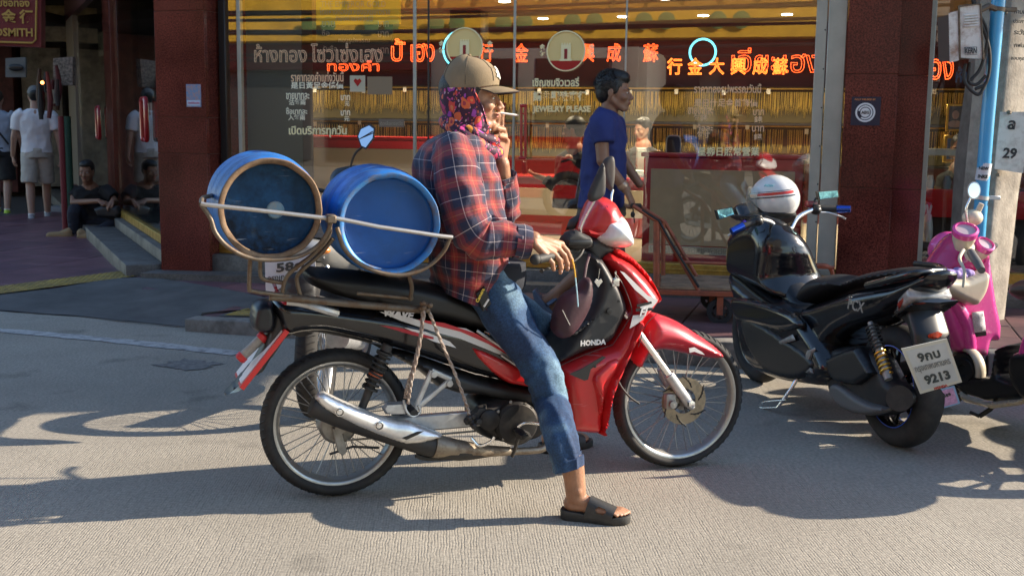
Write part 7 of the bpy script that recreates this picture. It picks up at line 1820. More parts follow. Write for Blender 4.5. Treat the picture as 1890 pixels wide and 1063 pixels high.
# ================================================================== silver motorcycle behind the barrels
qR = G(586, 768); Qf = Frame((qR.x, qR.y, 0), RAD(88))
silver = empty('motorcycle', Qf, 'silver grey motorcycle with white number plate parked behind the blue barrels', 'motorcycle')
M_slv = mat('silver_grey_paint', (.33, .33, .32), .3, metal=.4, coat=.4)
sw = wheel(silver, (0, 0, .29), .29, .10, .23, spokes=True)
sw2 = wheel(silver, (1.25, 0, .29), .29, .08, .23, spokes=True)
def qinf(name, pts, W, mt, R=.03, w0=None, parent=None):
    m = MB(); m.inflate([(v.x, v.y) for v in catmull([V((a, b, 0)) for a, b in pts], 3, True)], -W if w0 is None else w0, W, R, .015); return m.build(name, mt, parent or silver, sharp=55)
qinf('tail_body', [(-.28, .80), (-.1, .72), (.2, .66), (.5, .60), (.6, .68), (.4, .80), (0, .86), (-.25, .88)], .13, M_slv, .08)
qinf('seat', [(-.2, .86), (.1, .86), (.45, .80), (.65, .82), (.5, .88), (.2, .90), (-.15, .92)], .13, M_seat, .05)
qinf('tank', [(.5, .72), (.6, .62), (.9, .64), (1.0, .80), (.9, .93), (.7, .95), (.55, .88)], .14, M_slv, .09)
qinf('rear_fender', [(-.30, .78), (-.38, .60), (-.36, .45), (-.30, .50), (-.2, .64), (.1, .66), (.1, .74)], .07, M_bplas, .03)
qinf('engine', [(.35, .25), (.7, .22), (.9, .35), (.85, .6), (.5, .62), (.35, .45)], .14, M_engine, .05)
qinf('front_fender', [(1.0, .5), (1.1, .62), (1.3, .64), (1.5, .5), (1.3, .6), (1.12, .58)], .06, M_slv, .03)
qinf('screen', [(.95, .95), (1.05, .92), (1.2, 1.02), (1.1, 1.16), (.98, 1.1)], .13, M_pdark, .06)
qinf('meter_panel', [(.84, .98), (.96, .98), (1.0, 1.10), (.9, 1.08)], .10, M_black, .03)
m = MB(); m.tube([(-.1, -.12, .40), (.1, -.13, .36), (.4, -.14, .28)], [.055, .05, .03], 16); m.build('muffler', M_alloy, silver)
m = MB(); m.tube([(.92, .36, 1.0), (.95, .2, 1.03), (1.0, 0, .98), (.95, -.2, 1.03), (.92, -.36, 1.0)], .012, 10, smooth=4); m.build('handlebar', M_matblk, silver)
for s_ in (1, -1):
    m = MB(); m.tube([(1.02, s_*.06, .95), (1.22, s_*.07, .32)], .02, 10); m.build('fork_leg', M_alloy, silver)
# mirror seen beside the rider: placed by its own corners
mq = Qf.p
def qx(px, py, x): return Qf.q(px, py, x)
st_ = [qx(645, 332, .95), qx(648, 305, .95), qx(655, 285, .93), qx(668, 272, .92)]
m = MB(); m.tube(st_, .006, 8, smooth=4); m.build('mirror_stem', M_matblk, silver)
cm = [(lambda p: V((p.x+(p.z-1.32)*.35, p.y, p.z)))(qx(x, y, .91)) for x, y in ((659, 252), (664, 237), (681, 229), (691, 236), (690, 256), (676, 276), (667, 272))]
m = MB(); n_ = len(cm); fwd = V((.022, 0, 0)); m.add(cm+[c+fwd for c in cm], [tuple(range(n_)), tuple(range(2*n_-1, n_-1, -1))]+[(i, (i+1) % n_, n_+(i+1) % n_, n_+i) for i in range(n_)]); mo = m.build('mirror', M_matblk, silver)
c0 = sum(cm, V())/n_; m = MB(); m.add([c0+(c-c0)*.86-V((.0015, 0, 0)) for c in cm], [tuple(range(n_))]); m.build('mirror_glass', mat('sky_lit_mirror', (.85, .9, .95), .06, metal=1), mo)
m = MB(); m.tube([qx(662, 258, .905), qx(688, 243, .905)], .003, 6); m.build('mirror_bar', M_black, mo)
# plate
cp4 = [qx(x, y, -.34) for x, y in ((489, 478), (582, 468), (583, 540), (491, 544))]
qpl = quadplate('number_plate', cp4, -.003, mat('bright_white_plate', (.7, .72, .75), .4), silver, (1, 0, 0), 0)
u1 = (cp4[1]-cp4[0]).normalized(); u2 = V((0, 0, 1)); cq = sum(cp4, V())/4; Wp = (cp4[1]-cp4[0]).length; Hp = (cp4[0]-cp4[3]).length
lettering('lettering', '58ก', cq+u2*Hp*.24+V((-.006, 0, 0)), u1, u2, Wp*.55, M_ink, qpl, height=Hp*.26, bold=.03)
lettering('lettering', 'กรุงเทพมหานคร', cq-u2*Hp*.08+V((-.006, 0, 0)), u1, u2, Wp*.9, M_ink, qpl, height=Hp*.2, bold=.0)
lettering('lettering', '409', cq-u2*Hp*.36+V((-.006, 0, 0)), u1, u2, Wp*.5, M_ink, qpl, height=Hp*.2, bold=.03)
m = MB(); c = qx(592, 462, -.25); m.ball(c, (.03, .045, .022)); m.build('indicator', mat('amber_lens', (.6, .2, .04), .2, coat=.5), silver)
m = MB(); c = qx(603, 495, -.2); m.ball(c, (.02, .016, .02)); m.build('bolt_head', M_chrome, silver)
# ================================================================== man in the blue T-shirt with the cart
bmf = V((PY(1120, 300, 7.75).x, 7.75, 0)); MF = Frame(bmf, RAD(-8))
blue = empty('person', MF, 'black haired man in a navy T-shirt walking right, pulling the red cart behind the scooters', 'person')
k = lambda x, y, w_=0.0: MF.p(x, y, w_)
sk = MB(); HMb = HM(k(1131, 204), yaw=-.10, pitch=.03, s=1.10)
head_shape(sk, HMb); neck_shape(sk, HMb, k(1122, 222), .055)
sk.capsule(k(1118, 250), k(1112, 360), .10, .11, 14)
sk.capsule(k(1108, 228, -.19), k(1113, 296, -.22), .052, .042, 12); sk.capsule(k(1113, 296, -.22), k(1157, 352, -.2), .044, .03, 12)
hand_shape(sk, k(1157, 352, -.2), k(1172, 382, -.2)-k(1157, 352, -.2), V((-1, .3, -.4)), 1, 1.0, curl=1.5)
sk.capsule(k(1128, 228, .19), k(1146, 290, .22), .05, .042, 12); sk.capsule(k(1146, 290, .22), k(1180, 340, .2), .042, .028, 12)
# trailing leg and slipper
kn = k(1100, 478, .08); an_ = k(1026, 541, .08); sk.capsule(k(1110, 400, .08), kn, .07, .055, 12); sk.capsule(kn, kn.lerp(an_, .35), .055, .052, 12); sk.capsule(kn.lerp(an_, .35), an_, .052, .036, 12)
sk.capsule(an_, k(1006, 556, .08), .040, .036, 12); sk.capsule(an_+V((.0, 0, -.01)), k(1022, 580, .08), .038, .035, 12); sk.capsule(k(1008, 553, .08), k(1024, 582, .08), .034, .032, 12)
k2 = k(1130, 490, -.08); a2 = V((k2.x+.03, -.08, .22)); sk.capsule(k(1110, 400, -.08), k2, .075, .055, 12); sk.capsule(k2, a2, .055, .036, 12); foot_shape(sk, (a2.x-.05, -.08, .165), (a2.x+.2, -.1, .165), toes=False)
remesh_obj('body', sk, .007, M_skin2, blue, smooth=2); face_bits(blue, HMb)
hm = MB(); mball(hm, HMb, (-.020, 0, .150), (.101, .083, .090)); mball(hm, HMb, (-.050, 0, .108), (.060, .070, .075)); mball(hm, HMb, (.02, 0, .190), (.075, .066, .050))
for s in (-1, 1): mball(hm, HMb, (.018, s*.068, .125), (.018, .010, .03))
hairn = remesh_obj('hair', hm, .006, M_hair, blue, smooth=1, disp=cloth_noise(45, .003))
def strands(parent, M_, n, cz=.05, L=.011, seed=1):
    random.seed(seed); m = MB()
    for i in range(n):
        a = random.uniform(0, 2*pi); u = random.uniform(-.1, 1); s_ = sqrt(max(0, 1-u*u)); d = V((s_*cos(a), s_*sin(a), u)); p = V((-.020+.098*d.x, .080*d.y, .150+.089*d.z))
        if p.x > .02 and p.z < .185: continue
        t = (d+V((.7, random.uniform(-.5, .5), .25))+V((0, 0, -.5 if u < .3 else 0))).normalized()*L*random.uniform(.6, 1.3)
        m.tube([M_ @ p, M_ @ (p+t*.5+d*.002), M_ @ (p+t)], [.0028, .0022, .0005], 4, caps=False)
    m.build('hair_strands', M_hair, parent, kind='stuff')
strands(blue, HMb, 900)
M_navytee = mat('navy_cotton', (.020, .031, .145), .85, var=.15, vscale=6, bump=.8, bscale=60)
ts = MB(); tr_ = torso_rings([(k(1068, 383), k(1150, 383), .19), (k(1072, 340), k(1153, 345), .18), (k(1077, 290), k(1154, 295), .185), (k(1082, 245), k(1153, 250), .20), (k(1092, 220), k(1146, 225), .18), (k(1102, 203), k(1140, 212), .10), (k(1105, 197), k(1136, 207), .065)], n=40, sm=5, amp=.006, seed=40)
ts.rings(tr_, caps=True)
for s_, pts in ((1, [(1112, 222, -.14), (1112, 240, -.19), (1115, 265, -.215)]), (1, [(1128, 225, .14), (1134, 245, .19), (1140, 268, .215)])):
    ts.tube([k(*p) for p in pts], [.085, .082, .070], 20, smooth=4)
remesh_obj('t_shirt', ts, .009, M_navytee, blue, smooth=2, disp=cloth_noise(9, .007, 4, (1, 1, .6)))
shs = MB(); shs.tube([k(1110, 375), k(1110, 400)], [.145, .15], 24, flat=(1.1, 1)); shs.tube([k(1108, 390, .08), k(1102, 470, .08)], [.115, .095], 20); shs.tube([k(1112, 390, -.08), k(1128, 478, -.08)], [.115, .095], 20)
remesh_obj('shorts', shs, .009, mat('grey_brown_shorts', (.10, .078, .062), .85, var=.2, vscale=20), blue, smooth=2, disp=cloth_noise(10, .006, 2))
m = MB(); a, c = k(992, 538, .08), k(1016, 590, .08); d = (c-a).normalized(); nrm_ = V((-d.z, 0, d.x)); 
m.prism([(a.x-.03, a.z+.005), (a.x-.01, a.z+.02), (a.x+.035, a.z-.05), (c.x+.05, c.z+.03), (c.x+.06, c.z+.005), (c.x+.02, c.z-.01), (a.x-.0, a.z-.12)], .02, .14, c=.008)
M_slip = mat('slate_blue_slipper', (.06, .085, .13), .6); sl_ = m.build('slipper', M_slip, blue)
m = MB(); e0 = k(1012, 560, .08); m.tube([e0+V((.05*cos(t_)*.9, .06*sin(t_), .05*cos(t_)*.6+.0)) for t_ in [pi*j/8-pi/2 for j in range(9)]], .014, 8, flat=(1, 2.2)); m.build('strap', M_slip, sl_)
sandal(blue, (a2.x-.05, -.08, .14), (a2.x+.2, -.1, .14), M_slip, hole=False, name='slipper')
m = MB(); cwt = k(1150, 343, -.2); m.lathe([(.036, -.016), (.038, 0), (.034, .016)], cwt, (k(1157, 352, -.2)-k(1113, 296, -.22)), 18); m.build('watch', mat('tan_watch', (.45, .3, .2), .3, metal=.5), blue)

# cart
cart = empty('hand_cart', MF, 'rust-red flatbed hand cart with black-gripped handle pulled by the man in navy', 'cart')
M_cart = mat('red_oxide_tube', (.36, .10, .05), .45, metal=.3, dirt=.5, dscale=14, dcol=(.09, .05, .04))
def cw(x, y, w_): return k(x, y, w_)
for w_, dx in ((-.30, 0), (.22, 12)):
    m = MB(); m.tube([cw(1168+dx, 380, w_), cw(1215+dx, 410, w_), cw(1290+dx, 538, w_)], .0135, 10); m.build('handle_tube', M_cart, cart)
    m = MB(); m.tube([cw(1212+dx, 410, w_), cw(1212+dx, 530, w_)], .016 if w_ > 0 else .022, 10, flat=(1, 1)); m.build('upright', M_cart, cart)
m = MB(); m.tube([cw(1168, 380, -.30), cw(1180, 380, .22)], .017, 10); m.build('cross_handle', M_rubber, cart)
m = MB(); m.tube([cw(1185, 388, -.305), cw(1216, 407, -.312), cw(1240, 450, -.312), cw(1290, 530, -.312)], .008, 8); m.build('black_hose', M_rubber, cart)
for y_ in (486,):
    m = MB(); m.tube([cw(1258, y_-2, -.3), cw(1540, y_+8, -.3)], .011, 8); m.build('rail', M_cart, cart)
m = MB(); m.tube([cw(1480, 492, -.3), cw(1520, 490, -.3), cw(1535, 500, -.28), cw(1538, 530, -.28)], .014, 8, smooth=4); m.build('end_hoop', M_cart, cart)
a = cw(1215, 535, -.3); b_ = cw(1560, 545, -.3); m = MB(); m.box(a.x, b_.x, -.32, .30, a.z-.03, a.z+.005, .004); m.build('frame', M_cart, cart)
for i in range(6):
    m = MB(); y0 = -.31+.1*i; m.box(a.x+.01, b_.x-.01, y0+.004, y0+.096, a.z+.006, a.z+.028+.003*(i % 2), .004); m.build('plank', mat('weathered_plank%d' % i, (.27, .18, .11), .9, var=.4, vscale=12), cart)
def caster(px, py, w_, r):
    c = cw(px, py, w_); cz = max(c.z, zs(1.4)+r); wl = empty('wheel', parent=cart, loc=(c.x, c.y, cz))
    m = MB(); m.lathe([(r*.72, -.025), (r, -.022), (r, .022), (r*.72, .025)], (0, 0, 0), (0, 1, 0), 36, closed=True); m.build('tyre', M_tyre, wl)
    m = MB()
    for q_ in range(6): a_ = q_*pi/3; m.box(.02, r*.75, -.012, .012, -.012, .012, .002, Matrix.Rotation(-a_, 4, 'Y'))
    m.lathe([(.035, -.03), (.035, .03)], (0, 0, 0), (0, 1, 0), 16); m.lathe([(r*.62, -.02), (r*.75, -.02), (r*.75, .02), (r*.62, .02)], (0, 0, 0), (0, 1, 0), 36, closed=True); m.build('rim', M_matblk, wl)
    m = MB(); z1_ = a.z-.03-cz
    for s_ in (-1, 1): m.box(-.02, .02, s_*.034-.003, s_*.034+.003, -.02, z1_, .001)
    m.build('fork', M_cart, wl)
caster(1328, 578, -.27, .082); caster(1314, 550, .24, .078); caster(1520, 590, -.27, .082)
kf = empty('key_fob', MF, 'small dark keys hanging from the cart handle below the man\'s hand', 'keys')
m = MB(); m.tube([k(1168, 384, -.33), k(1170, 400, -.33), k(1171, 412, -.33)], .004, 6); m.ball(k(1168, 396, -.33), (.015, .006, .02)); m.build('key', M_black, kf)

# ================================================================== tourists in the side street
def standing(fr, label, x0, headpx, scale, skinm, shirtm, shortm, shoem, facing, capm=None, legs=None, armsw=.05, hairm=M_hair, sleeve=True):
    """simple walking figure; fr origin between the feet; local x = facing direction"""
    root = empty('person', fr, label, 'person', 'people in the side street')
    s = scale; b = MB(); HMs = HM(V((.02, 0, 1.55))*s, yaw=0, s=s)
    head_shape(b, HMs); neck_shape(b, HMs, V((-.02, 0, 1.48))*s, .056*s)
    b.capsule(V((0, 0, 1.05))*s, V((0, 0, 1.4))*s, .10*s, .12*s, 14)
    for sd, ph in ((1, armsw), (-1, -armsw)):
        sh_ = V((-.01, sd*.20, 1.42))*s; el = V((-.02+ph, sd*.27, 1.13))*s; wr = V((.04+ph*2.2, sd*.30, .88))*s
        b.capsule(sh_, el, .05*s, .042*s, 12); b.capsule(el, wr, .042*s, .028*s, 12); hand_shape(b, wr, V((.1, 0, -1)), V((0, -sd, 0)), sd, s*.95, curl=.6)
    hips = [V((0, .09, .95))*s, V((0, -.09, .95))*s]; ft = []
    for i, (fx, fz) in enumerate(legs):
        sd = 1 if i == 0 else -1; kne = V((fx*.5+.03, sd*.10, .50))*s; ank = V((fx, sd*.10, .09+fz))*s
        b.capsule(hips[i], kne, .085*s, .058*s, 12); b.capsule(kne, kne.lerp(ank, .35), .057*s, .057*s, 12); b.capsule(kne.lerp(ank, .35), ank, .056*s, .036*s, 12); ft.append(ank)
    remesh_obj('body', b, .010, skinm, root, smooth=2)
    if hairm:
        hm = MB(); mball(hm, HMs, (-.018, 0, .140), (.103, .083, .092)); mball(hm, HMs, (-.05, 0, .105), (.060, .068, .065)); remesh_obj('hair', hm, .009, hairm, root, smooth=1)
    t = MB(); lo = .92
    t.rings(torso_rings([(V((-.135, 0, lo))*s, V((.14, 0, lo))*s, .19*s), (V((-.12, 0, 1.1))*s, V((.14, 0, 1.1))*s, .175*s), (V((-.13, 0, 1.3))*s, V((.13, 0, 1.3))*s, .20*s), (V((-.11, 0, 1.43))*s, V((.09, 0, 1.42))*s, .19*s), (V((-.075, 0, 1.5))*s, V((.05, 0, 1.48))*s, .09*s)], n=36, sm=4, amp=.006, seed=x0))
    for sd, ph in ((1, armsw), (-1, -armsw)): t.tube([V((-.01, sd*.14, 1.43))*s, V((-.012+ph*.3, sd*.21, 1.38))*s, V((-.015+ph*.6, sd*.245, 1.22))*s], [.08*s, .078*s, .072*s], 18, smooth=3)
    remesh_obj('t_shirt', t, .012, shirtm, root, smooth=2, disp=cloth_noise(8, .009, x0, (1, 1, .6)))
    t = MB(); t.tube([V((0, 0, .99))*s, V((0, 0, .86))*s], [.165*s, .18*s], 24, flat=(1, .85), ups=(0, 1, 0))
    for i, (fx, fz) in enumerate(legs):
        sd = 1 if i == 0 else -1; t.tube([V((0, sd*.085, .92))*s, V((fx*.4+.02, sd*.105, .53))*s], [.115*s, .105*s], 20)
    remesh_obj('shorts', t, .012, shortm, root, smooth=2, disp=cloth_noise(8, .007, x0+3))
    for ank in ft:
        m = MB(); o = V((ank.x, ank.y, ank.z-.09*s)); m.capsule(o+V((-.05, 0, .045))*s, o+V((.15, 0, .035))*s, .045*s, .036*s, 14, flat=(1, 1)); m.capsule(o+V((-.03, 0, .05))*s, o+V((-.01, 0, .10))*s, .045*s, .042*s, 12)
        so_ = m.build('shoe', shoem, root); m = MB(); m.box(o.x-.09*s, o.x+.19*s, o.y-.045*s, o.y+.045*s, o.z, o.z+.02*s, .01); m.build('sole', M_whitep, so_)
        m = MB(); m.tube([ank+V((0, 0, -.02)), ank+V((0, 0, .05))], .042*s, 14); m.build('sock', M_whitep, root)
    if capm:
        m = MB(); rr = []
        for i in range(8):
            ph = pi/2*i/7; rr.append([HMs @ V((.108*max(sin(ph), .03)*cos(2*pi*j/28)-.006, .09*max(sin(ph), .03)*sin(2*pi*j/28), .145+.105*cos(ph))) for j in range(28)])
        m.rings(rr, caps=False); cp_ = m.build('cap', capm, root, sharp=80)
        m = MB(); m.prism([(.09, -.07), (.17, -.05), (.19, 0), (.17, .05), (.09, .07)], 0, .006, axes=lambda a_, b__, c_: tuple(HMs @ V((a_, c_, .148+b__)))); m.build('brim', capm, cp_)
    return root, HMs, s
M_whitetee = mat('white_cotton', (.8, .8, .82), .85, var=.06, vscale=6); M_khaki = mat('pale_khaki', (.5, .47, .41), .85, var=.1, vscale=9)
M_paleblue = mat('pale_blue_cotton', (.36, .42, .52), .85); M_blkshort = mat('black_shorts', (.012, .012, .013), .85)
M_greyshoe = mat('grey_shoe', (.35, .35, .36), .7); M_neonshoe = mat('yellow_green_shoe', (.45, .62, .05), .6)
g = GSl(74, 411); gw = S.world(g); T1 = Frame((gw.x, gw.y, gw.z), RAD(112)); 
t1_, H1, s1 = standing(T1, 'man in white T-shirt, khaki shorts and grey cap walking away up the side street', 1.0, None, 1.05, M_skin3, M_whitetee, M_khaki, M_greyshoe, 0, mat('grey_cap', (.18, .18, .17), .8), legs=((-.16, .0), (.16, .0)), armsw=.04); t1_.location = T1.o
g = GSl(20, 402); gw = S.world(g); T2 = Frame((gw.x-.12, gw.y, gw.z), RAD(100))
t2_, H2, s2 = standing(T2, 'man in pale blue shirt and black shorts with yellow-green shoes at the left edge', 2.0, None, 1.05, M_skin3, M_paleblue, M_blkshort, M_neonshoe, 0, None, legs=((.18, 0), (-.14, 0)), armsw=-.05, hairm=mat('grey_brown_hair', (.07, .05, .035), .7)); t2_.location = T2.o
m = MB(); m.tube([V((-.15, .14, 1.50)), V((-.17, 0, 1.32)), V((-.16, -.17, 1.08))], .012, 8, smooth=4, flat=(1, 2)); m.build('bag_strap', M_black, t2_)

# ================================================================== seated man
g = GSl(165, 438); gw = S.world(g); SMf = Frame((gw.x, gw.y, 0), RAD(-4))   # local x to the right, y away
sit = empty('person', SMf, 'man in black shirt sitting cross-legged on the pavement beside the side entrance', 'person'); gz = gw.z
j = lambda x, y, w_=0.0: SMf.p(x, y, w_)
b = MB(); HMt = HM(j(161, 334, -.12), yaw=RAD(-82), pitch=.12, s=1.05); head_shape(b, HMt); neck_shape(b, HMt, j(163, 345, -.02), .055)
b.capsule(j(166, 350, 0), j(172, 405, .08), .11, .12, 12)
b.capsule(j(138, 347, -.02), j(136, 374, -.14), .05, .042, 12); b.capsule(j(136, 374, -.14), j(183, 371, -.3), .040, .028, 12); hand_shape(b, j(183, 371, -.3), V((1, -.1, -.2)), V((0, .2, -1)), -1, .95, .7)
b.capsule(j(197, 350, 0), j(213, 374, -.08), .05, .042, 12); b.capsule(j(213, 374, -.08), j(207, 372, -.28), .040, .028, 12); hand_shape(b, j(209, 370, -.27), V((-.4, -.5, -.5)), V((0, .2, -1)), 1, .95, .7)
remesh_obj('body', b, .008, M_skin2, sit, smooth=2); face_bits(sit, HMt)
hm = MB(); mball(hm, HMt, (-.022, 0, .150), (.100, .083, .086)); mball(hm, HMt, (-.045, 0, .110), (.066, .076, .07)); mball(hm, HMt, (.015, 0, .190), (.075, .068, .045)); remesh_obj('hair', hm, .007, M_hair, sit, smooth=1, disp=cloth_noise(45, .005))
M_blkshirt = mat('black_cotton', (.012, .011, .012), .85); M_navytr = mat('dark_navy_trousers', (.010, .012, .022), .85)
t = MB(); t.rings(torso_rings([(j(172, 408, .18), j(172, 408, -.10), .19), (j(168, 385, .15), j(168, 385, -.10), .19), (j(166, 362, .12), j(166, 362, -.11), .21), (j(165, 349, .10), j(165, 349, -.09), .19), (j(163, 343, .05), j(163, 344, -.06), .09)], n=36, sm=4, amp=.006, seed=5))
t.tube([j(142, 350, 0), j(136, 365, -.08)], [.085, .075], 16); t.tube([j(192, 350, 0), j(210, 365, -.05)], [.085, .075], 16)
remesh_obj('shirt', t, .010, M_blkshirt, sit, smooth=2, disp=cloth_noise(9, .007, 3))
t = MB(); gzl = gz; A = lambda x, y, w_: j(x, y, w_)
t.ball(j(172, 408, .05), (.2, .17, .13))
t.tube([j(160, 408, 0), j(138, 388, -.22), j(137, 432, -.26)], [.10, .082, .06], 16, smooth=4)
t.tube([j(185, 412, 0), j(215, 408, -.15), j(190, 425, -.33), j(150, 434, -.40)], [.10, .085, .072, .055], 16, smooth=4)
remesh_obj('trousers', t, .010, M_navytr, sit, smooth=2, disp=cloth_noise(9, .006, 8))
M_tan = mat('tan_suede_shoe', (.30, .20, .10), .85)
for (xa, ya, xb, yb, w_) in ((128, 434, 92, 435, -.30), (150, 436, 176, 437, -.42)):
    m = MB(); m.capsule(j(xa, ya, w_), j(xb, yb, w_-.03), .05, .042, 14); m.capsule(j(xa, ya-6, w_), j((xa+xb)/2, yb-1, w_), .05, .04, 12); m.build('shoe', M_tan, sit)
dbg = empty('shoulder_bag', SMf, 'dark bag held in the lap of the seated man', 'bag'); m = MB(); m.inflate([(j(x, y, -.3).x, j(x, y, -.3).z) for x, y in ((172, 385), (190, 378), (218, 380), (224, 395), (218, 405), (180, 402))], -.34, -.2, .05, .012); m.build('pouch', mat('black_leather', (.015, .014, .014), .5), dbg)

# ================================================================== people inside the shop
def insider(px, pyhead, w_, label, shirtm, skinm, face_yaw, longhair=False, s=1.0, arms=None):
    f = empty('person', S, label, 'person'); c = S.p(px, pyhead, w_)
    b = MB(); M_ = HM(c-V((0, 0, .115*s)), yaw=face_yaw, pitch=.15, s=s); head_shape(b, M_); nb_ = c-V((0, 0, .20*s)); neck_shape(b, M_, nb_, .045)
    b.capsule(nb_, nb_-V((0, 0, .4)), .09, .1, 12)
    for a_ in (arms or []):
        P3 = [c+V(p) for p in a_]; b.capsule(P3[0], P3[1], .045, .038, 12); b.capsule(P3[1], P3[2], .037, .026, 12); d_ = (P3[2]-P3[1]).normalized(); hand_shape(b, P3[2], d_, V((0, .2, 1)), 1, .9, .5)
    remesh_obj('body', b, .009, skinm, f, smooth=2); face_bits(f, M_)
    hm = MB(); mball(hm, M_, (-.02, 0, .150), (.102, .085, .090)); mball(hm, M_, (-.05, 0, .105), (.064, .074, .08))
    if longhair:
        mcap(hm, M_, (-.05, -.05, .08), (-.04, -.075, -.12), .05, .035); mcap(hm, M_, (-.06, .0, .08), (-.07, .02, -.12), .06, .04); mball(hm, M_, (.03, 0, .19), (.055, .07, .04))
    remesh_obj('hair', hm, .008, M_hair, f, smooth=1)
    t = MB(); t.rings(torso_rings([(nb_+V((-.2 if 0 else 0, .13, -.55)), nb_+V((0, -.13, -.55)), .2), (nb_+V((0, .12, -.25)), nb_+V((0, -.12, -.25)), .19), (nb_+V((0, .1, -.06)), nb_+V((0, -.1, -.08)), .18), (nb_+V((0, .05, .01)), nb_+V((0, -.06, -.0)), .07)], n=32, sm=4, amp=.006, seed=px))
    for a_ in (arms or []):
        P3 = [c+V(p) for p in a_]; t.tube([P3[0], P3[1], P3[1].lerp(P3[2], .55)], [.075, .065, .05], 14, smooth=3)
    remesh_obj('jacket', t, .010, shirtm, f, smooth=2, disp=cloth_noise(9, .006, px)); return f, c
M_jacket = mat('charcoal_jacket', (.03, .03, .034), .8)
wf_, wc = insider(1188, 237, 3.3, 'saleswoman with long dark hair in a charcoal jacket behind the shop counter', M_jacket, M_skin3, RAD(-125), True, .95, arms=[((-.16, 0, -.27), (-.22, -.12, -.5), (-.05, -.32, -.52)), ((.16, 0, -.27), (.22, -.12, -.5), (.08, -.32, -.52))])
m = MB(); m.inflate([(wc.x+a_, wc.z+b_) for a_, b_ in ((-.05, -.20), (.06, -.20), (.06, -.5), (-.05, -.5))], -.16+3.3, -.10+3.3, .02, .02); m.build('blouse', mat('pale_blouse', (.42, .46, .46), .8), wf_)
cf_, cc3 = insider(1062, 238, 1.9, 'customer in black seen in profile behind the glass, reading a phone', M_blkshirt, M_skin2, RAD(178), False, 1.0, arms=[((-.02, -.17, -.28), (-.12, -.2, -.52), (-.33, -.2, -.44))])
ph_ = empty('mobile_phone', S, 'dark mobile phone in the hand of the customer behind the glass', 'phone'); m = MB(); c = cc3+V((-.44, -.2, -.37)); m.box(c.x-.02, c.x+.02, c.y-.035, c.y+.035, c.z-.06, c.z+.06, .006, None); m.build('case', M_black, ph_)
insider(1773, 272, 1.9, 'dark haired person sitting behind the counter in the far right window', M_blkshirt, M_skin2, RAD(-100), False, 1.0)

# ================================================================== concrete pole, pipe, meter box
YP = 7.25
def yp(x, y, Y=YP): return PY(x, y, Y)
pole = empty('utility_pole', Frame((0, 0, 0), 0), 'weathered concrete pole with white painted panel numbered 29 at the right edge', 'pole')
M_conc = mat('weathered_concrete', (.33, .29, .24), .92, var=.3, vscale=9, dirt=.5, dscale=5, dcol=(.12, .10, .08), bump=3, bscale=60)
rings = []
for (y, xl, xr) in ((-420, 1908, 1985), (-200, 1888, 1960), (0, 1869, 1937), (150, 1856, 1916), (357, 1836, 1881), (500, 1822, 1865), (612, 1811, 1852)):
    a = yp(xl, y); b_ = yp(xr, y, YP+.17); rr = []
    N = 8; W = b_-a; D = .26
    for (u, v_) in ((0, .02), (.03, 0), (.25, 0), (.5, 0), (.75, 0), (.97, 0), (1, .02), (1, .5), (1, D/.26*.98), (.97, 1), (.03, 1), (0, .98), (0, .5)):
        p = a+W*u+V((-.42, .9, 0))*(D*(v_ if v_ > .02 or u in (0, 1) else 0)); rr.append(p)
    rings.append(rr)
rings = [[p for p in r_] for r_ in rings]
RR = []
for i in range(len(rings)-1):
    for t in range(8):
        f_ = t/8; RR.append([rings[i][q_].lerp(rings[i+1][q_], f_)+V((.004*noise.noise(V((q_*3, i*8+t, 0))), .004*noise.noise(V((q_*3, i*8+t, 7))), 0)) for q_ in range(13)])
RR.append(rings[-1])
m = MB(); m.rings(RR); m.build('shaft', M_conc, pole, sharp=50)
pa = [yp(1846, 207), yp(1900, 207), yp(1888, 320), yp(1835, 312)]
m = MB(); m.add([p+V((0, -.006, 0)) for p in pa]+[p+V((0, .004, 0)) for p in pa], [(3, 2, 1, 0), (4, 5, 6, 7), (0, 1, 5, 4), (1, 2, 6, 5), (2, 3, 7, 6), (3, 0, 4, 7)]); pnl = m.build('painted_panel', mat('flaking_white_paint', (.6, .58, .52), .8, dirt=.5, dscale=22, dcol=(.32, .28, .23)), pole)
M_stencil = mat('black_stencil', (.03, .03, .03), .7)
ux_ = V((1, 0, -.04)); uz_ = V((.10, 0, 1))
lettering('lettering', 'ล', yp(1866, 231)+V((0, -.009, 0)), ux_, uz_, .045, M_stencil, pnl, bold=.03)
lettering('lettering', '29', yp(1863, 283)+V((0, -.009, 0)), ux_, uz_, .085, M_stencil, pnl, bold=.03)
for i, (tx, x_, y_, w_) in enumerate((('ห้ามปิด', 1885, 22, .09), ('ประกาศ', 1883, 40, .09), ('ระวัง', 1881, 60, .07), ('กฟน', 1880, 84, .06), ('ขอบคุณ', 1878, 110, .09))):
    lettering('lettering', tx, yp(x_, y_)+V((0, -.010, 0)), ux_, uz_, w_, M_stencil, pnl, bold=.02)
for (x_, y_) in ((1858, 208), (1838, 322), (1851, 25)):
    m = MB(); c = yp(x_, y_); m.tube([c+V((.02, 0, 0)), c+V((0, -.05, 0))], .008, 8); m.tube([c+V((-.0, -.045, 0)), c+V((-.012, -.055, 0))], .014, 6); m.build('bolt', M_rust, pole)
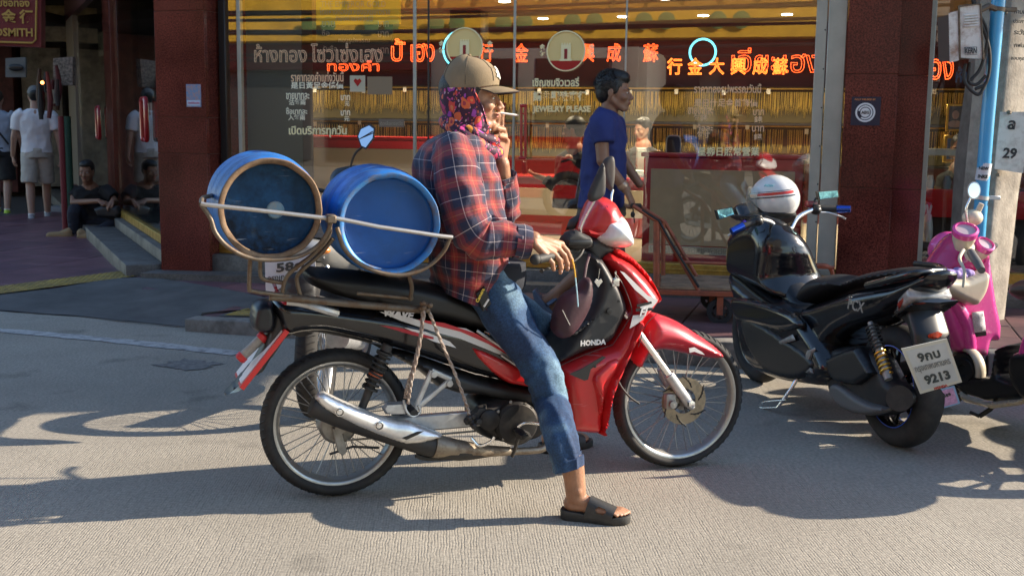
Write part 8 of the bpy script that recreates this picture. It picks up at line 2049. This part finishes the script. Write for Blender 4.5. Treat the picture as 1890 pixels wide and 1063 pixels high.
# the thinner grey post behind the pipe
gp = empty('grey_post', WORLD, 'narrow grey concrete post behind the blue pipe', 'post')
m = MB(); r1_ = []
for (y, xl, xr) in ((-300, 1850, 1880), (0, 1826, 1852), (300, 1783, 1808), (612, 1765, 1790)):
    a = yp(xl, y, 7.6); b_ = yp(xr, y, 7.6); r1_.append([a, b_, b_+V((0, .2, 0)), a+V((0, .2, 0))])
m.rings(r1_); m.build('shaft', mat('brown_grey_concrete', (.17, .145, .12), .9, var=.3, vscale=10), gp)
pipe = empty('blue_pipe', WORLD, 'bright blue plastic pipe clamped to the concrete pole', 'pipe')
M_bpipe = mat('sky_blue_pvc', (.05, .36, .66), .3, coat=.3, dirt=.2, dscale=6, dcol=(.05, .25, .4))
m = MB(); m.tube([yp(1865, -200, 7.1), yp(1843, 0, 7.1), yp(1822, 230, 7.1), yp(1807, 423, 7.1), yp(1798, 560, 7.1)], .040, 20); pi_ = m.build('tube', M_bpipe, pipe)
m = MB(); m.tube([yp(1846, -30, 7.1), yp(1850, -60, 7.1)], .046, 20); m.build('coupling', M_bpipe, pipe)
for y_, x_ in ((18, 1841), (365, 1811)):
    c = yp(x_, y_, 7.1); m = MB(); m.lathe([(.043, -.012), (.046, -.012), (.046, .012), (.043, .012)], c, (.1, 0, 1), 20, closed=True); m.box(c.x+.04, c.x+.11, c.y-.02, c.y+.02, c.z-.012, c.z+.012, .003); m.build('clamp', M_rust if y_ < 100 else M_alloy, pipe)
m = MB(); m.lathe([(.0412, -.05), (.0416, -.05), (.0416, .055), (.0412, .055)], yp(1815, 318, 7.1), (.1, 0, 1), 24, closed=True); skp = m.build('sticker', mat('white_wrap', (.6, .62, .65), .5), pipe)
lettering('lettering', 'NEW', yp(1816, 311, 7.055), ux_, uz_, .06, M_stencil, skp, bold=.04); lettering('lettering', 'INKS', yp(1814, 326, 7.055), ux_, uz_, .06, M_stencil, skp, bold=.04)
# meter box
box = empty('meter_box', WORLD, 'rusty white steel box with louvres hung beside the blue pipe', 'box')
M_rbox = mat('rusty_white_box', (.62, .61, .58), .55, dirt=.8, dscale=9, dcol=(.24, .11, .05))
def bx4(c4, dep, name, mt, par):
    m = MB(); A_ = [PY(x, y, 7.0) for x, y in c4]; d = V((-.0, dep, 0)); m.add(A_+[p+d for p in A_], [(3, 2, 1, 0), (4, 5, 6, 7), (0, 1, 5, 4), (1, 2, 6, 5), (2, 3, 7, 6), (3, 0, 4, 7)]); return m.build(name, mt, par)
bx4([(1770, 12), (1810, 8), (1815, 110), (1772, 108)], .012, 'front_cover', M_rbox, box)
bx4([(1752, 25), (1768, 20), (1770, 112), (1754, 116)], .012, 'side_cover', M_rbox, box)
bx4([(1755, 27), (1808, 14), (1812, 106), (1757, 112)], .2, 'inner_box', mat('box_inside', (.08, .06, .05), .8), box).location = (0, .02, 0)
m = MB(); m.tube([PY(x, y, 6.995) for x, y in ((1770, 12), (1810, 8), (1815, 110), (1772, 108), (1770, 12))], .006, 6); m.build('rim', M_rust, box)
for i in range(5):
    m = MB(); m.tube([PY(1780, 29+5*i, 6.99), PY(1806, 27+5*i, 6.99)], .005, 6, flat=(1, .5)); m.build('louvre', M_rbox, box)
lettering('lettering', 'KERN', PY(1792, 94, 6.99), (1, 0, .03), (0, 0, 1), .068, M_stencil, box, height=.035, bold=.02)
m = MB(); m.tube([PY(x, y, 6.985) for x, y in ((1780, 88), (1803, 87), (1804, 101), (1781, 102), (1780, 88))], .0015, 4); m.build('label_frame', M_stencil, box)
m = MB(); m.tube([PY(1808, 20, 7.05), PY(1825, 12, 7.05), PY(1850, 22, 7.1)], .018, 8); m.build('bracket', M_rust, box)
random.seed(5)
for i, pts in enumerate(([(1800, -40), (1795, 0), (1822, 60), (1812, 120), (1795, 145), (1786, 150)], [(1782, 118), (1780, 150), (1805, 175), (1822, 150)], [(1790, 115), (1788, 150), (1803, 156), (1820, 140)], [(1806, -30), (1800, 10), (1826, 90), (1822, 150), (1800, 165)])):
    c_ = empty('cable', WORLD, 'black cable %s the rusty meter box' % ('arching from the top behind', 'looping low under', 'sagging closely under', 'hanging furthest out beside')[i] if 0 else ['black cable arching from above behind the rusty meter box', 'black cable looping low under the rusty meter box', 'black cable sagging closely under the rusty meter box', 'black cable hanging furthest out beside the rusty meter box'][i], 'cable', 'cables at the meter box')
    m = MB(); m.tube([PY(x, y, 7.05) for x, y in pts], .010, 8, smooth=6); m.build('sheath', M_rubber, c_)

# ================================================================== side street backdrop
alley = empty('arcade_building', WORLD, 'dim shop arcade closing off the far end of the side street', 'building')
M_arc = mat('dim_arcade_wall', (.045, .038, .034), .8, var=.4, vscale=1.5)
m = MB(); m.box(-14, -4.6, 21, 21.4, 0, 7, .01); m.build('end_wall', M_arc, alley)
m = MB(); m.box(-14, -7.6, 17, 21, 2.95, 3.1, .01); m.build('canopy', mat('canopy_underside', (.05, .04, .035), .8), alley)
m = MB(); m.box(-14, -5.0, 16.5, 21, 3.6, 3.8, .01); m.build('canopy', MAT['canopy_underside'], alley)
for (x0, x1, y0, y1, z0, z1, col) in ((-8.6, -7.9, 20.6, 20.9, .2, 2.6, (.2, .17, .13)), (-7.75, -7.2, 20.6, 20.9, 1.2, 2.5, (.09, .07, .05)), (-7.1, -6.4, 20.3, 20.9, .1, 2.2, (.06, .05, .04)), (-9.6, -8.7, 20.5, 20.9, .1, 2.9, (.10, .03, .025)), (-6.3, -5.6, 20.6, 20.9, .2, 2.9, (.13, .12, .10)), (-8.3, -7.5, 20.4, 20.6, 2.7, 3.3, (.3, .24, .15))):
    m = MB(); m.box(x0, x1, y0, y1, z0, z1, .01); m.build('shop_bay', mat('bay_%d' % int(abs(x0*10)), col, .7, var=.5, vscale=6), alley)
def hang(name, label, cat, c4, Y, th, mt, group=None):
    t = empty(name, WORLD, label, cat, group); A_ = [PY(x, y, Y) for x, y in c4]; d = V((0, th, 0)); m = MB(); m.add(A_+[p+d for p in A_], [(3, 2, 1, 0), (4, 5, 6, 7), (0, 1, 5, 4), (1, 2, 6, 5), (2, 3, 7, 6), (3, 0, 4, 7)]); b_ = m.build('board', mt, t); return t, b_, A_
gs, gb_, A_ = hang('hanging_sign', 'dark red goldsmith sign with gold lettering over the side street', 'sign', [(-80, -60), (76, -60), (76, 88), (-80, 82)], 13.5, .12, mat('dark_red_sign', (.16, .008, .012), .5))
for tx, x_, y_, w_ in (('รับซื้อทอง', 20, 5, .42), ('金 行', 32, 31, .36), ('GOLDSMITH', 5, 60, .68)):
    lettering('lettering', tx, PY(x_, y_, 13.47), (1, 0, 0), (0, 0, 1), w_, mat('dull_gold_letter', (.5, .30, .06), .5), gs, bold=.03)
m = MB(); m.tube([PY(-70, 76, 13.47), PY(60, 80, 13.47), PY(66, 74, 13.47), PY(68, -40, 13.47)], .012, 6); m.build('gold_border', MAT['dull_gold_letter'], gs)
m = MB()
for x_ in (0, 60): m.tube([PY(x_, -60, 13.55), PY(x_, -180, 13.55)], .015, 6)
m.build('hanger', M_black, gs)
t, b_, A_ = hang('street_picture', 'framed picture of an eye-shaped camera on a panel above the tourists', 'sign', [(10, 108), (47, 106), (47, 143), (10, 143)], 16.5, .05, mat('pale_grey_board', (.14, .14, .13), .6)); m = MB(); m.ball(PY(29, 125, 16.46), (.11, .02, .05)); m.build('motif', M_black, t)
t, b_, A_ = hang('magazine_rack', 'rack of speckled magazines hanging by the side entrance', 'rack', [(98, 108), (134, 105), (134, 158), (98, 158)], 14.5, .1, mat('speckled_rack', (.26, .22, .18), .7, var=.9, vscale=30))
t, b_, A_ = hang('cardboard_notice', 'pale cardboard notice tilted beside the rack above the tourists', 'notice', [(85, 165), (100, 166), (112, 190), (95, 192)], 14.2, .01, mat('pale_cardboard', (.32, .28, .22), .8))
for i, (x_, col, lab) in enumerate(((113, (.16, .015, .02), 'dark red roll of fabric leaning by the side entrance'), (124, (.01, .05, .03), 'dark green roll of fabric leaning by the side entrance'))):
    t = empty('fabric_roll', WORLD, lab, 'roll'); a = PY(x_, 215, 13.8); m = MB(); m.tube([a, V((a.x, a.y, .05))], .04, 14); m.build('roll', mat('roll%d' % i, col, .7), t)
t = empty('hanging_scarves', WORLD, 'cluster of dark scarves and trinkets hanging by the side entrance', 'goods'); random.seed(9)
for i in range(14):
    m = MB(); a = PY(68+random.uniform(0, 40), 118+random.uniform(0, 40), 14+random.uniform(0, .5)); L_ = random.uniform(.2, .6); m.tube([a, a-V((random.uniform(-.03, .03), 0, L_*.6)), a-V((0, 0, L_))], [.02, .035, .025], 7, smooth=2); m.build('scarf', mat('scarf%d' % i, random.choice([(.09, .05, .03), (.03, .03, .03), (.15, .1, .06), (.12, .03, .03)]), .8), t)
t = empty('amber_light', WORLD, 'tiny amber lamp glowing among the hanging goods', 'lamp'); m = MB(); m.ball(PY(78, 153, 13.9), .02); m.build('bulb', mat('amber_glow', (1, .3, .1), .5, emit=(1, .25, .05), estr=6), t)
t = empty('white_crate', WORLD, 'pale plastic crate on the pavement beyond the seated man', 'crate'); a = GSl(118, 402); w__ = S.world(a); m = MB(); m.box(w__.x-.25, w__.x+.2, w__.y, w__.y+.4, w__.z, w__.z+.16, .01); m.build('shell', mat('pale_crate', (.22, .23, .25), .6), t)

# ================================================================== the other side of the street (seen in the shop glass)
opp = empty('opposite_shophouse', S, 'shophouse across the street with yellow awning, zigzag valance and green medallions', 'building')
M_yell = mat('yellow_awning_cloth', (.75, .42, .03), .7, var=.2, vscale=2)
OY = -24.0
m = MB(); m.box(-34, 16, OY-6, OY-.5, 0, 13, .02); m.build('wall', mat('opposite_wall', (.22, .20, .17), .85, var=.4, vscale=.6), opp)
for i, x in enumerate(range(-25, 15, 4)):
    m = MB(); m.box(x, x+3.4, OY-.5, OY-.42, .2, 2.9, .01); m.build('shutter', mat('shutter%d' % i, random.choice([(.03, .03, .035), (.10, .02, .02), (.05, .05, .05), (.02, .02, .02)]), .5), opp)
m = MB(); m.box(-26, 16, OY-.48, OY-.1, 2.95, 3.7, .01); m.build('fascia', mat('maroon_fascia', (.16, .02, .025), .6), opp)
m = MB(); m.prism([(0, 3.75), (0, 5.6), (-.1, 5.6), (-.9, 3.75)], -16, 1.6, axes=lambda a_, b__, c_: (b__, OY-.05-a_*-1-1 if 0 else OY-.1-a_, c_)); m.build('awning', M_yell, opp)
for x in range(-12, 1):
    m = MB(); m.prism([(x+.02, 4.6), (x+.5, 5.3), (x+.98, 4.6)], OY+.85 if 0 else OY+.55, OY+.56, axes=None); 
    m.build('zigzag', mat('amber_triangle', (.55, .26, .02), .6) if x == -12 else MAT['amber_triangle'], opp)
for x in range(-13, 1, 2):
    for dx in (0, .62):
        m = MB(); m.lathe([(.24, 0), (.24, .03), (.19, .04), (.001, .04)], (x+dx, OY+.8, 4.2), (0, 1, 0), 14); m.build('medallion', mat('green_medallion', (.20, .30, .10), .5) if x == -13 and dx == 0 else MAT['green_medallion'], opp)
m = MB(); m.box(1.9, 4.2, OY+.4, OY+.6, 2.2, 8, .01); m.build('white_banner', mat('white_banner', (.55, .53, .52), .7, var=.2, vscale=.8), opp)
lettering('lettering', 'HOTEL', (3.0, OY+.64, 2.9), (-1, 0, 0), (0, 0, 1), 1.9, M_black, opp, bold=.02)
for i in range(26):
    random.seed(100+i); t = empty('overhead_wire', S, 'black overhead wire strung along the far side of the street', 'wire', 'overhead wires across the street')
    z = 3.0+i*.13+random.uniform(-.06, .06); y_ = -9.5-random.uniform(0, 2.5); sag = random.uniform(.1, .6); m = MB()
    m.tube([(-24+4*q_, y_, z-sag*(1-((q_-4.5)/4.5)**2)+random.uniform(-.04, .04)) for q_ in range(10)], .03, 5, smooth=4); m.build('strand', M_rubber, t)
bus = empty('minibus', S, 'red and cream striped minibus passing on the near left, seen in the shop glass', 'bus')
M_busred = mat('bus_red', (.5, .015, .02), .3, coat=.4); M_buscr = mat('bus_cream', (.28, .27, .24), .35, coat=.3)
BX0, BX1, BY0, BY1 = -3.3, -.1, -8.6, -7.0
m = MB(); m.box(BX0, BX1, BY0, BY1, .35, 2.45, .12); m.build('body', M_buscr, bus)
for z0, z1 in ((.36, .55), (.68, .95), (1.06, 1.22)):
    m = MB(); m.box(BX0+.02, BX1-.02, BY1+.001, BY1+.012, z0, z1, .003); m.build('stripe', M_busred, bus)
for i, x in enumerate((-1.2, -2.5)):
    m = MB(); m.box(x-.5, x+.55, BY1+.001, BY1+.014, 1.4, 2.3, .02); wn = m.build('window', mat('bus_glass', (.015, .02, .02), .08) if i == 0 else MAT['bus_glass'], bus)
m = MB(); m.box(-.62, -.25, BY1+.001, BY1+.02, .6, 2.45, .03); dr = m.build('door', M_buscr, bus); m = MB(); m.box(-.5, -.42, BY1+.021, BY1+.04, 1.25, 1.45, .008); m.build('handle', M_black, dr)
for x in (-1.2, -2.8): alloy_wheel(bus, (x, BY1-.06, .38), .38, .22, M_alloy, nsp=6)
ps = empty('unseen_shade_board', WORLD, 'tall red board past the right edge of the view, added to shade the road at left', 'sign')  # out of view, added only to throw shade on the road at left
m = MB(); m.box(5.9, 6.15, 6.75, 9.2, 3.5, 9.5, .02); m.build('board', M_red, ps); m = MB(); m.tube([(5.89, 6.74, 3.5), (5.89, 6.74, 9.5), (5.89, 9.2, 9.5), (5.89, 9.2, 3.5)], .03, 8, closed=True); m.build('trim', M_gold, ps)
m = MB(); m.box(5.95, 6.1, 7.2, 7.3, 9.5, 10, .005); m.box(5.95, 6.1, 8.6, 8.7, 9.5, 10, .005); m.build('bracket', M_black, ps, kind='stuff')
